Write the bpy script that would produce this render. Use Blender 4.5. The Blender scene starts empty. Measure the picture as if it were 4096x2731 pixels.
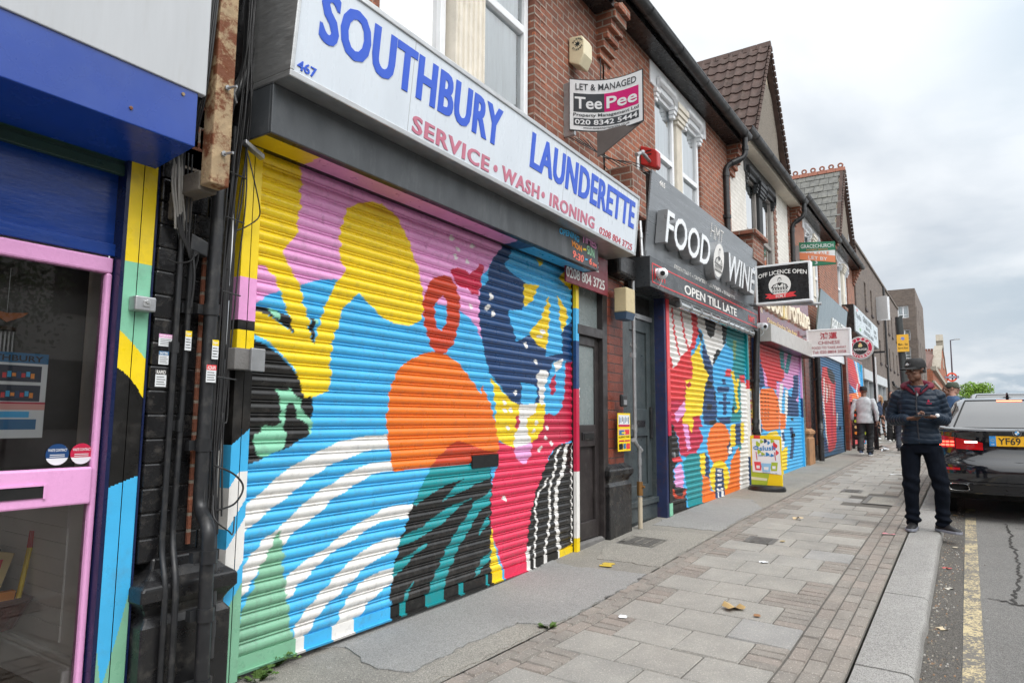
import bpy, bmesh, math, random
import numpy as np
from mathutils import Vector, Matrix, noise
random.seed(7); RNG = np.random.default_rng(5)
SC = bpy.context.scene; COL = SC.collection
rad = math.radians
# ---------------------------------------------------------------- frame of the street
# surveyed street coordinates: s along the pavement, n into the houses, z up; one survey unit is 0.89 m.
U = 0.89
PIV = (6.2, 3.264); TH = rad(1.2)          # frame B (street) turns 1.2 degrees against frame A (launderette front)
EYE = 1.4
def xy(s, n, fr='B'):
    t = 0.0 if fr == 'A' else TH
    return Vector(((PIV[0] + math.cos(t)*(s-6.2) + math.sin(t)*n)*U, (PIV[1] - math.sin(t)*(s-6.2) + math.cos(t)*n)*U))
GX = [-60,2.5,4.5,6.7,8.7,13,24,40,80,300]; GZ = [-.6,0,0,.085,.155,.25,.48,.8,1.25,1.32]
def gz(s, n=0.0): return float(np.interp(s, GX, GZ)) + .016*min(max(n,-2.9),0)
# ---------------------------------------------------------------- camera
cam = bpy.data.cameras.new('camera'); co = bpy.data.objects.new('camera', cam); COL.objects.link(co)
cam.sensor_width = 36; cam.lens = 36*2689.29/4096; cam.clip_end = 3000; cam.clip_start = .05
yaw, pit, rol = 0.57423, 0.11275514, 0.00635969
fw = Vector((math.cos(yaw)*math.cos(pit), math.sin(yaw)*math.cos(pit), math.sin(pit)))
rt = Vector((math.sin(yaw), -math.cos(yaw), 0)); up = rt.cross(fw)
r2 = math.cos(rol)*rt + math.sin(rol)*up; u2 = -math.sin(rol)*rt + math.cos(rol)*up
co.matrix_world = Matrix(((r2.x,u2.x,-fw.x,0),(r2.y,u2.y,-fw.y,0),(r2.z,u2.z,-fw.z,EYE*U),(0,0,0,1)))
SC.camera = co
# ---------------------------------------------------------------- exposure, sky, sun
SC.view_settings.view_transform = 'Standard'; SC.view_settings.look = 'None'
SC.view_settings.exposure = 0.32; SC.view_settings.gamma = 1
SUN_EL, SUN_AZ = rad(52), rad(-112)         # azimuth measured from +X (along the street) anticlockwise
sund = Vector((math.cos(SUN_EL)*math.cos(SUN_AZ), math.cos(SUN_EL)*math.sin(SUN_AZ), math.sin(SUN_EL)))
sl = bpy.data.lights.new('sun','SUN'); sl.energy = 1.2; sl.angle = rad(24); sl.color = (1,.965,.92)
so = bpy.data.objects.new('sun', sl); COL.objects.link(so); so.rotation_euler = sund.to_track_quat('Z','Y').to_euler()
so.location = (0,0,40)
wd = bpy.data.worlds.new('World'); SC.world = wd; wd.use_nodes = True
nt = wd.node_tree; N = nt.nodes; Lk = nt.links; N.clear()
out = N.new('ShaderNodeOutputWorld')
sky = N.new('ShaderNodeTexSky'); sky.sky_type = 'NISHITA'; sky.sun_disc = False
sky.sun_elevation = SUN_EL; sky.sun_rotation = rad(90)-SUN_AZ
bg1 = N.new('ShaderNodeBackground'); bg1.inputs[1].default_value = .12; Lk.new(sky.outputs[0], bg1.inputs[0])
tc = N.new('ShaderNodeTexCoord')
sep = N.new('ShaderNodeSeparateXYZ'); Lk.new(tc.outputs['Generated'], sep.inputs[0])
def mth(op, a, b=None, c=None):
    m = N.new('ShaderNodeMath'); m.operation = op
    for i, q in enumerate((a,b,c)):
        if q is None: continue
        if isinstance(q,(int,float)): m.inputs[i].default_value = q
        else: Lk.new(q, m.inputs[i])
    return m.outputs[0]
# project the direction onto a cloud layer so that clouds flatten towards the horizon
zc = mth('ADD', mth('MAXIMUM', sep.outputs[2], 0.0), .16)
cu = N.new('ShaderNodeCombineXYZ'); Lk.new(mth('DIVIDE', sep.outputs[0], zc), cu.inputs[0]); Lk.new(mth('DIVIDE', sep.outputs[1], zc), cu.inputs[1])
cu.inputs[2].default_value = 3.1
n1 = N.new('ShaderNodeTexNoise'); n1.inputs['Scale'].default_value = .62; n1.inputs['Detail'].default_value = 7; n1.inputs['Roughness'].default_value = .5
n1.inputs['Distortion'].default_value = .25
Lk.new(cu.outputs[0], n1.inputs['Vector'])
ramp = N.new('ShaderNodeValToRGB'); Lk.new(n1.outputs[0], ramp.inputs[0])
e = ramp.color_ramp.elements; e[0].position = .35; e[0].color = (.46,.51,.57,1); e[1].position = .60; e[1].color = (.86,.87,.875,1)
e2 = ramp.color_ramp.elements.new(.45); e2.color = (.69,.72,.755,1)
# thin cloud is brighter round the hidden sun
dt = N.new('ShaderNodeVectorMath'); dt.operation = 'DOT_PRODUCT'; Lk.new(tc.outputs['Generated'], dt.inputs[0]); dt.inputs[1].default_value = sund
gain = mth('MULTIPLY_ADD', mth('POWER', mth('MAXIMUM', mth('MULTIPLY_ADD', dt.outputs['Value'], .5, .5), 0.0), 3.0), 2.2, .82)
# a darker bank of cloud low over the end of the street, ragged with the same noise
az = mth('ARCTAN2', sep.outputs[1], sep.outputs[0])
wn = N.new('ShaderNodeTexNoise'); wn.inputs['Scale'].default_value = 9; wn.inputs['Detail'].default_value = 6; wn.inputs['Roughness'].default_value = .55
st = N.new('ShaderNodeVectorMath'); st.operation = 'MULTIPLY'; Lk.new(tc.outputs['Generated'], st.inputs[0]); st.inputs[1].default_value = (1,1,2.6); Lk.new(st.outputs[0], wn.inputs['Vector'])
wz = mth('MULTIPLY_ADD', mth('SUBTRACT', wn.outputs[0], .5), .16, sep.outputs[2])
def bank(a0, e0, aw, ew):
    da = mth('DIVIDE', mth('SUBTRACT', az, rad(a0)), rad(aw)); de = mth('DIVIDE', mth('SUBTRACT', wz, math.sin(rad(e0))), math.sin(rad(ew)))
    return mth('POWER', 2.718, mth('MULTIPLY', mth('ADD', mth('MULTIPLY', da, da), mth('MULTIPLY', de, de)), -1.0))
bk = mth('MINIMUM', mth('ADD', mth('ADD', bank(-9,7.6,15,4.2), bank(-11,26,10,7.5)), bank(-6,2.2,6,.9)), 1.0)
dk = N.new('ShaderNodeMix'); dk.data_type = 'RGBA'; Lk.new(bk, dk.inputs[0]); Lk.new(ramp.outputs[0], dk.inputs[6]); dk.inputs[7].default_value = (.40,.475,.545,1)
bg2 = N.new('ShaderNodeBackground'); Lk.new(dk.outputs[2], bg2.inputs[0]); Lk.new(gain, bg2.inputs[1])
n2 = N.new('ShaderNodeTexNoise'); n2.inputs['Scale'].default_value = .5; n2.inputs['Detail'].default_value = 5
Lk.new(cu.outputs[0], n2.inputs['Vector'])
cov = N.new('ShaderNodeMapRange'); Lk.new(n2.outputs[0], cov.inputs[0]); cov.inputs[1].default_value = .62; cov.inputs[2].default_value = .78; cov.inputs[3].default_value = 1; cov.inputs[4].default_value = .55
mx = N.new('ShaderNodeMixShader'); Lk.new(cov.outputs[0], mx.inputs[0]); Lk.new(bg1.outputs[0], mx.inputs[1]); Lk.new(bg2.outputs[0], mx.inputs[2])
Lk.new(mx.outputs[0], out.inputs[0])
# ---------------------------------------------------------------- materials
MATS = {}
def _nodes(name):
    m = bpy.data.materials.new(name); m.use_nodes = True
    return m, m.node_tree, m.node_tree.nodes['Principled BSDF']
def _link(nt, a, b): nt.links.new(a, b)
def _objco(nt): return nt.nodes.new('ShaderNodeTexCoord').outputs['Object']
def _noise(nt, co, scale, detail=4, rough=.6):
    n = nt.nodes.new('ShaderNodeTexNoise'); n.inputs['Scale'].default_value = scale; n.inputs['Detail'].default_value = detail; n.inputs['Roughness'].default_value = rough
    _link(nt, co, n.inputs['Vector']); return n.outputs[0]
def _range(nt, v, a, b, c, d):
    r = nt.nodes.new('ShaderNodeMapRange'); _link(nt, v, r.inputs[0])
    for i, q in zip((1,2,3,4),(a,b,c,d)): r.inputs[i].default_value = q
    return r.outputs[0]
def _mix(nt, f, a, b, mode='MIX'):
    m = nt.nodes.new('ShaderNodeMix'); m.data_type = 'RGBA'; m.blend_type = mode
    for s, q in ((m.inputs[0],f),(m.inputs[6],a),(m.inputs[7],b)):
        if isinstance(q,(int,float)): s.default_value = q
        elif isinstance(q,tuple): s.default_value = (*q,1) if len(q)==3 else q
        else: _link(nt, q, s)
    return m.outputs[2]
def _bump(nt, h, strength, dist, b):
    n = nt.nodes.new('ShaderNodeBump'); n.inputs['Strength'].default_value = strength; n.inputs['Distance'].default_value = dist
    _link(nt, h, n.inputs['Height']); _link(nt, n.outputs[0], b.inputs['Normal'])
def M(name, col=None, rough=.55, metal=0., var=.12, vs=6., bump=0., bs=80., attr=False, dirt=0., dcol=(.08,.07,.055), ds=5., coat=0., stretch=(1,1,1), spec=.5):
    """painted / plain surface: colour (or the mesh's own paint layer), mottling, spots of dirt, fine bump"""
    if name in MATS: return MATS[name]
    m, nt, b = _nodes(name); co_ = _objco(nt)
    if stretch != (1,1,1):
        mp = nt.nodes.new('ShaderNodeMapping'); mp.inputs['Scale'].default_value = stretch; _link(nt, co_, mp.inputs[0]); co_ = mp.outputs[0]
    if attr:
        a = nt.nodes.new('ShaderNodeAttribute'); a.attribute_name = 'Col'; base = a.outputs['Color']
    else: base = (*col,)
    v = _range(nt, _noise(nt, co_, vs), .3, .7, 1-var, 1+var)
    cb = nt.nodes.new('ShaderNodeCombineColor')
    for i in range(3): _link(nt, v, cb.inputs[i])
    c = _mix(nt, 1.0, base, cb.outputs[0], 'MULTIPLY')
    if dirt:
        d = _range(nt, _noise(nt, co_, ds, 8, .72), .52 if dirt < .9 else .47, .72 if dirt < .9 else .56, 0, dirt)
        c = _mix(nt, d, c, dcol)
    _link(nt, c, b.inputs['Base Color'])
    b.inputs['Roughness'].default_value = rough; b.inputs['Metallic'].default_value = metal
    rr = _range(nt, _noise(nt, co_, vs*2.3), .3, .7, max(.02,rough-.1), min(1,rough+.12)); _link(nt, rr, b.inputs['Roughness'])
    b.inputs['Coat Weight'].default_value = coat; b.inputs['Coat Roughness'].default_value = .06; b.inputs['Specular IOR Level'].default_value = spec
    if bump: _bump(nt, _noise(nt, co_, bs, 5), bump, .01, b)
    MATS[name] = m; return m
def brick(name, c1, c2, mortar, w=.222, h=.073, ms=.0085, rough=.85, var=.3, offset=.5, dirt=.35, dcol=(.03,.025,.022), bstr=.6, odd=None):
    m, nt, b = _nodes(name); co_ = _objco(nt)
    sp = nt.nodes.new('ShaderNodeSeparateXYZ'); _link(nt, co_, sp.inputs[0])
    ad = nt.nodes.new('ShaderNodeMath'); _link(nt, sp.outputs[0], ad.inputs[0]); _link(nt, sp.outputs[1], ad.inputs[1])
    cc = nt.nodes.new('ShaderNodeCombineXYZ'); _link(nt, ad.outputs[0], cc.inputs[0]); _link(nt, sp.outputs[2], cc.inputs[1])
    # courses are never quite true
    wob = nt.nodes.new('ShaderNodeTexNoise'); wob.inputs['Scale'].default_value = 3.5; _link(nt, cc.outputs[0], wob.inputs['Vector'])
    wv = nt.nodes.new('ShaderNodeVectorMath'); wv.operation = 'MULTIPLY_ADD'; _link(nt, wob.outputs['Color'], wv.inputs[0]); wv.inputs[1].default_value = (.006,.006,0); _link(nt, cc.outputs[0], wv.inputs[2])
    t = nt.nodes.new('ShaderNodeTexBrick'); _link(nt, wv.outputs[0], t.inputs['Vector'])
    for k, q in (('Color1',c1),('Color2',c2),('Mortar',mortar)): t.inputs[k].default_value = (*q,1)
    t.inputs['Scale'].default_value = 1; t.inputs['Brick Width'].default_value = w; t.inputs['Row Height'].default_value = h; t.inputs['Mortar Size'].default_value = ms
    t.inputs['Mortar Smooth'].default_value = .25; t.offset = offset; t.inputs['Bias'].default_value = -.1
    v = _range(nt, _noise(nt, cc.outputs[0], 9, 6, .7), .3, .7, 1-var, 1+var)
    cb = nt.nodes.new('ShaderNodeCombineColor')
    for i in range(3): _link(nt, v, cb.inputs[i])
    c = _mix(nt, 1.0, t.outputs['Color'], cb.outputs[0], 'MULTIPLY')
    d = _range(nt, _noise(nt, cc.outputs[0], 1.3, 9, .7), .45, .75, 0, dirt)
    c = _mix(nt, d, c, dcol)
    if odd:
        o = _range(nt, _noise(nt, cc.outputs[0], 14, 2, .5), .63, .68, 0, .7); c = _mix(nt, o, c, odd)
    _link(nt, c, b.inputs['Base Color']); b.inputs['Roughness'].default_value = rough
    hgt = nt.nodes.new('ShaderNodeMath'); hgt.operation = 'MULTIPLY_ADD'; _link(nt, t.outputs['Fac'], hgt.inputs[0]); hgt.inputs[1].default_value = -1
    _link(nt, _noise(nt, co_, 60, 4), hgt.inputs[2])
    _bump(nt, hgt.outputs[0], bstr, .012, b)
    MATS[name] = m; return m
def glass(name, tint=(.92,.95,.95), rough=.01, refl=2.6):
    m, nt, b = _nodes(name); nt.nodes.remove(b)
    o = nt.nodes['Material Output']; tr = nt.nodes.new('ShaderNodeBsdfTransparent'); tr.inputs[0].default_value = (*tint,1)
    gl = nt.nodes.new('ShaderNodeBsdfGlossy'); gl.inputs['Roughness'].default_value = rough
    fr = nt.nodes.new('ShaderNodeFresnel'); fr.inputs[0].default_value = 1.52
    k = nt.nodes.new('ShaderNodeMath'); k.operation = 'MULTIPLY'; _link(nt, fr.outputs[0], k.inputs[0]); k.inputs[1].default_value = refl; k.use_clamp = True
    mxs = nt.nodes.new('ShaderNodeMixShader'); _link(nt, k.outputs[0], mxs.inputs[0]); _link(nt, tr.outputs[0], mxs.inputs[1]); _link(nt, gl.outputs[0], mxs.inputs[2])
    _link(nt, mxs.outputs[0], o.inputs[0]); MATS[name] = m; return m
def emit(name, col, strength):
    m, nt, b = _nodes(name); b.inputs['Base Color'].default_value = (*col,1); b.inputs['Emission Color'].default_value = (*col,1); b.inputs['Emission Strength'].default_value = strength
    MATS[name] = m; return m
# ---------------------------------------------------------------- mesh helpers
class MB:
    def __init__(s): s.v = []; s.f = []; s.c = []
    def face(s, pts, col=None):
        k = len(s.v); s.v += [tuple(p) for p in pts]; s.f.append(list(range(k,k+len(pts)))); s.c.append(col); return s
    def box(s, a, b, c, d, e, f, col=None):
        a,b = min(a,b),max(a,b); c,d = min(c,d),max(c,d); e,f = min(e,f),max(e,f)
        k = len(s.v); s.v += [(a,c,e),(b,c,e),(b,d,e),(a,d,e),(a,c,f),(b,c,f),(b,d,f),(a,d,f)]
        for q in ((3,2,1,0),(4,5,6,7),(0,1,5,4),(1,2,6,5),(2,3,7,6),(3,0,4,7)): s.f.append([k+i for i in q]); s.c.append(col)
        return s
    def hexa(s, P, col=None):      # 8 corners ordered as in box
        k = len(s.v); s.v += [tuple(p) for p in P]
        for q in ((3,2,1,0),(4,5,6,7),(0,1,5,4),(1,2,6,5),(2,3,7,6),(3,0,4,7)): s.f.append([k+i for i in q]); s.c.append(col)
        return s
    def pane(s, a, b, n, c, d): return s.face([(a,n,c),(b,n,c),(b,n,d),(a,n,d)])
    def grid(s, P, closed=False, caps=False, cols=None):   # P: rows of equal-length point rings
        k = len(s.v); R_ = len(P); n = len(P[0])
        for r in P: s.v += [tuple(p) for p in r]
        for i in range(R_-1):
            for j in range(n if closed else n-1):
                j2 = (j+1)%n; s.f.append([k+i*n+j, k+i*n+j2, k+(i+1)*n+j2, k+(i+1)*n+j]); s.c.append(cols[i] if cols else None)
        if caps:
            s.f.append([k+j for j in range(n)][::-1]); s.c.append(cols[0] if cols else None)
            s.f.append([k+(R_-1)*n+j for j in range(n)]); s.c.append(cols[-1] if cols else None)
        return s
    def tube(s, path, r, seg=8, col=None, caps=True):
        P = [Vector(p) for p in path]; rr = r if isinstance(r,(list,tuple)) else [r]*len(P); rings = []
        t0 = (P[1]-P[0]).normalized(); nrm = t0.orthogonal().normalized()
        for i, p in enumerate(P):
            t = (P[min(i+1,len(P)-1)]-P[max(i-1,0)]).normalized()
            nrm = (nrm - t*nrm.dot(t)).normalized(); bn = t.cross(nrm)
            rings.append([p + (nrm*math.cos(2*math.pi*k/seg) + bn*math.sin(2*math.pi*k/seg))*rr[i] for k in range(seg)])
        return s.grid(rings, True, caps, [col]*len(rings))
    def prism(s, poly, n0, n1, col=None):     # outline in the (s,z) plane, extruded along n
        k = len(s.v); m = len(poly); s.v += [(x,n0,z) for x,z in poly]+[(x,n1,z) for x,z in poly]
        s.f.append(list(range(k,k+m))); s.f.append(list(range(k+2*m-1,k+m-1,-1))); s.c += [col,col]
        for i in range(m): s.f.append([k+i,k+m+i,k+m+(i+1)%m,k+(i+1)%m][::-1]); s.c.append(col)
        return s
    def prisms(s, poly, s0, s1, col=None):    # outline in the (n,z) plane, extruded along s
        k = len(s.v); m = len(poly); s.v += [(s0,x,z) for x,z in poly]+[(s1,x,z) for x,z in poly]
        s.f.append(list(range(k,k+m))[::-1]); s.f.append(list(range(k+m,k+2*m))); s.c += [col,col]
        for i in range(m): s.f.append([k+i,k+m+i,k+m+(i+1)%m,k+(i+1)%m]); s.c.append(col)
        return s
    def lathe(s, prof, c=(0,0,0), seg=20, col=None):
        rings = [[(c[0]+r*math.cos(2*math.pi*k/seg), c[1]+r*math.sin(2*math.pi*k/seg), c[2]+z) for k in range(seg)] for r,z in prof]
        return s.grid(rings, True, True, [col]*len(rings))
    def disc_n(s, c, r, depth, seg=28, col=None):   # cylinder with its axis along n
        return s.prism([(c[0]+r*math.cos(2*math.pi*k/seg), c[2]+r*math.sin(2*math.pi*k/seg)) for k in range(seg)], c[1], c[1]+depth, col)
def thing(name, label, cat, base, fr='B', group=None, rz=0.0, kind=None):
    """an Empty at the thing's base; base in street coordinates"""
    o = bpy.data.objects.new(name, None); COL.objects.link(o); o.empty_display_size = .2
    p = xy(base[0], base[1], fr); o.location = (p.x, p.y, base[2]*U); o.rotation_euler = (0,0,(0 if fr=='A' else -TH)+rz)
    if label: o['label'] = label
    if cat: o['category'] = cat
    if group: o['group'] = group
    if kind: o['kind'] = kind
    o['_b'] = base; return o
def finish(me, smooth):
    if smooth is None: return
    me.polygons.foreach_set('use_smooth', [True]*len(me.polygons)); me.set_sharp_from_angle(angle=rad(smooth))
def part(name, mb, mat, parent, bev=0., smooth=None, label=None, scale=U, base=None, seg=2, root=None, kind=None):
    """links mb as one mesh object under parent; vertices are given in the coordinates of the top-level thing"""
    r = parent
    while r is not None and r.parent: r = r.parent
    b = base if base is not None else (r['_b'] if r is not None and '_b' in r else (0,0,0))
    me = bpy.data.meshes.new(name)
    me.from_pydata([((x-b[0])*scale,(y-b[1])*scale,(z-b[2])*scale) for x,y,z in mb.v], [], mb.f); 
    if any(c is not None for c in mb.c):
        ca = me.color_attributes.new('Col','FLOAT_COLOR','CORNER'); arr = np.ones((len(me.loops),4), np.float32); li = 0
        for f, c in zip(mb.f, mb.c):
            arr[li:li+len(f),:3] = PAL.get(c,c) if isinstance(c,str) else (c if c is not None else (.5,.5,.5)); li += len(f)
        ca.data.foreach_set('color', arr.ravel())
    me.validate(); bm = bmesh.new(); bm.from_mesh(me); bmesh.ops.recalc_face_normals(bm, faces=bm.faces); bm.to_mesh(me); bm.free()
    for m in (mat if isinstance(mat,(list,tuple)) else [mat]): me.materials.append(m)
    finish(me, smooth)
    o = bpy.data.objects.new(name, me); COL.objects.link(o); o.parent = parent
    if bev:
        md = o.modifiers.new('Bevel','BEVEL'); md.width = bev; md.segments = seg; md.limit_method = 'ANGLE'; md.angle_limit = rad(40); md.use_clamp_overlap = True
    if label: o['label'] = label
    if kind: o['kind'] = kind
    return o
def struct(name, mb, mat, base=(0,0,0), fr='B', kind='structure', smooth=None, bev=0., label=None, cat=None):
    o = part(name, mb, mat, None, bev, smooth, base=base)
    p = xy(base[0], base[1], fr); o.location = (p.x, p.y, base[2]*U); o.rotation_euler = (0,0,0 if fr=='A' else -TH)
    o['kind'] = kind
    if label: o['label'] = label
    if cat: o['category'] = cat
    return o
def single(name, label, cat, mb, mat, base, fr='B', group=None, bev=0., smooth=None, rz=0., scale=U):
    """a thing that is one mesh"""
    o = part(name, mb, mat, None, bev, smooth, base=base, scale=scale)
    p = xy(base[0], base[1], fr); o.location = (p.x, p.y, base[2]*U); o.rotation_euler = (0,0,(0 if fr=='A' else -TH)+rz)
    o['label'] = label; o['category'] = cat
    if group: o['group'] = group
    return o
def text_mesh(body, bold=0., extrude=.02, align='LEFT', space=1.0, res=3):
    c = bpy.data.curves.new('tmp','FONT'); c.body = body; c.offset = bold; c.extrude = extrude; c.align_x = align; c.space_character = space; c.resolution_u = res
    o = bpy.data.objects.new('tmp', c); COL.objects.link(o)
    dg = bpy.context.evaluated_depsgraph_get(); me = bpy.data.meshes.new_from_object(o.evaluated_get(dg))
    bpy.data.objects.remove(o); bpy.data.curves.remove(c)
    v = np.array([p.co for p in me.vertices]); f = [list(p.vertices) for p in me.polygons]; bpy.data.meshes.remove(me)
    return v, f
def text_fit(mb, body, x0, x1, z0, z1, n=0., depth=.004, plane='n', bold=.012, space=1.0, col=None, warp=None, box=None):
    """lettering filling the box x0..x1, z0..z1, standing proud of plane n by depth (towards -n, or towards -s for plane 's' where x runs along -n)"""
    v, f = text_mesh(body, bold, .01, space=space)
    lo, hi = v.min(0), v.max(0); k = len(mb.v)
    for x, y, z in v:
        a = x0+(x-lo[0])/(hi[0]-lo[0])*(x1-x0); h = z0+(y-lo[1])/(hi[1]-lo[1])*(z1-z0); d = n-depth*(0 if z < 0 else 1)
        p = (a,d,h) if plane == 'n' else (d,a,h)
        mb.v.append(warp(p) if warp else p)
    mb.f += [[k+i for i in q] for q in f]; mb.c += [col]*len(f)
    return mb
def wallmesh(mb, s0, s1, z0, z1, n, holes, depth=.13):
    """front face with openings and their reveals"""
    xs = sorted({s0,s1,*[h[0] for h in holes],*[h[1] for h in holes]}); zs = sorted({z0,z1,*[h[2] for h in holes],*[h[3] for h in holes]})
    for i in range(len(xs)-1):
        for j in range(len(zs)-1):
            a,b,c,d = xs[i],xs[i+1],zs[j],zs[j+1]; cx,cz = (a+b)/2,(c+d)/2
            if any(h[0]<cx<h[1] and h[2]<cz<h[3] for h in holes): continue
            mb.face([(a,n,c),(b,n,c),(b,n,d),(a,n,d)])
    for a,b,c,d in holes:
        m = n+depth
        mb.face([(a,n,c),(a,n,d),(a,m,d),(a,m,c)]); mb.face([(b,n,c),(b,m,c),(b,m,d),(b,n,d)])
        mb.face([(a,n,d),(b,n,d),(b,m,d),(a,m,d)]); mb.face([(a,n,c),(a,m,c),(b,m,c),(b,n,c)])
    return mb
def poly_in(poly, X, Y):
    P = np.asarray(poly); ins = np.zeros(X.shape, bool); j = len(P)-1
    for i in range(len(P)):
        xi, yi = P[i]; xj, yj = P[j]
        c = ((yi > Y) != (yj > Y)) & (X < (xj-xi)*(Y-yi)/((yj-yi) if yj != yi else 1e-9)+xi); ins ^= c; j = i
    return ins
def srgb(h): 
    h = h.lstrip('#'); c = [int(h[i:i+2],16)/255 for i in (0,2,4)]
    return tuple(q/12.92 if q <= .04045 else ((q+.055)/1.055)**2.4 for q in c)
PAL = {k: srgb(h) for k, h in dict(yellow='#f2d21c',pink='#e6a0d2',sky='#44b2e6',black='#141312',white='#e9e7e3',navy='#174172',orange='#f0781e',brick='#c4401c',crimson='#c22347',crimson_lit='#e03058',teal='#0f9096',mint='#86c9a8',sage='#7fb596',red='#dc3a40',lilac='#e0a8a0',olive='#7d9a62',mid='#2f6f9c').items()}
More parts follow.
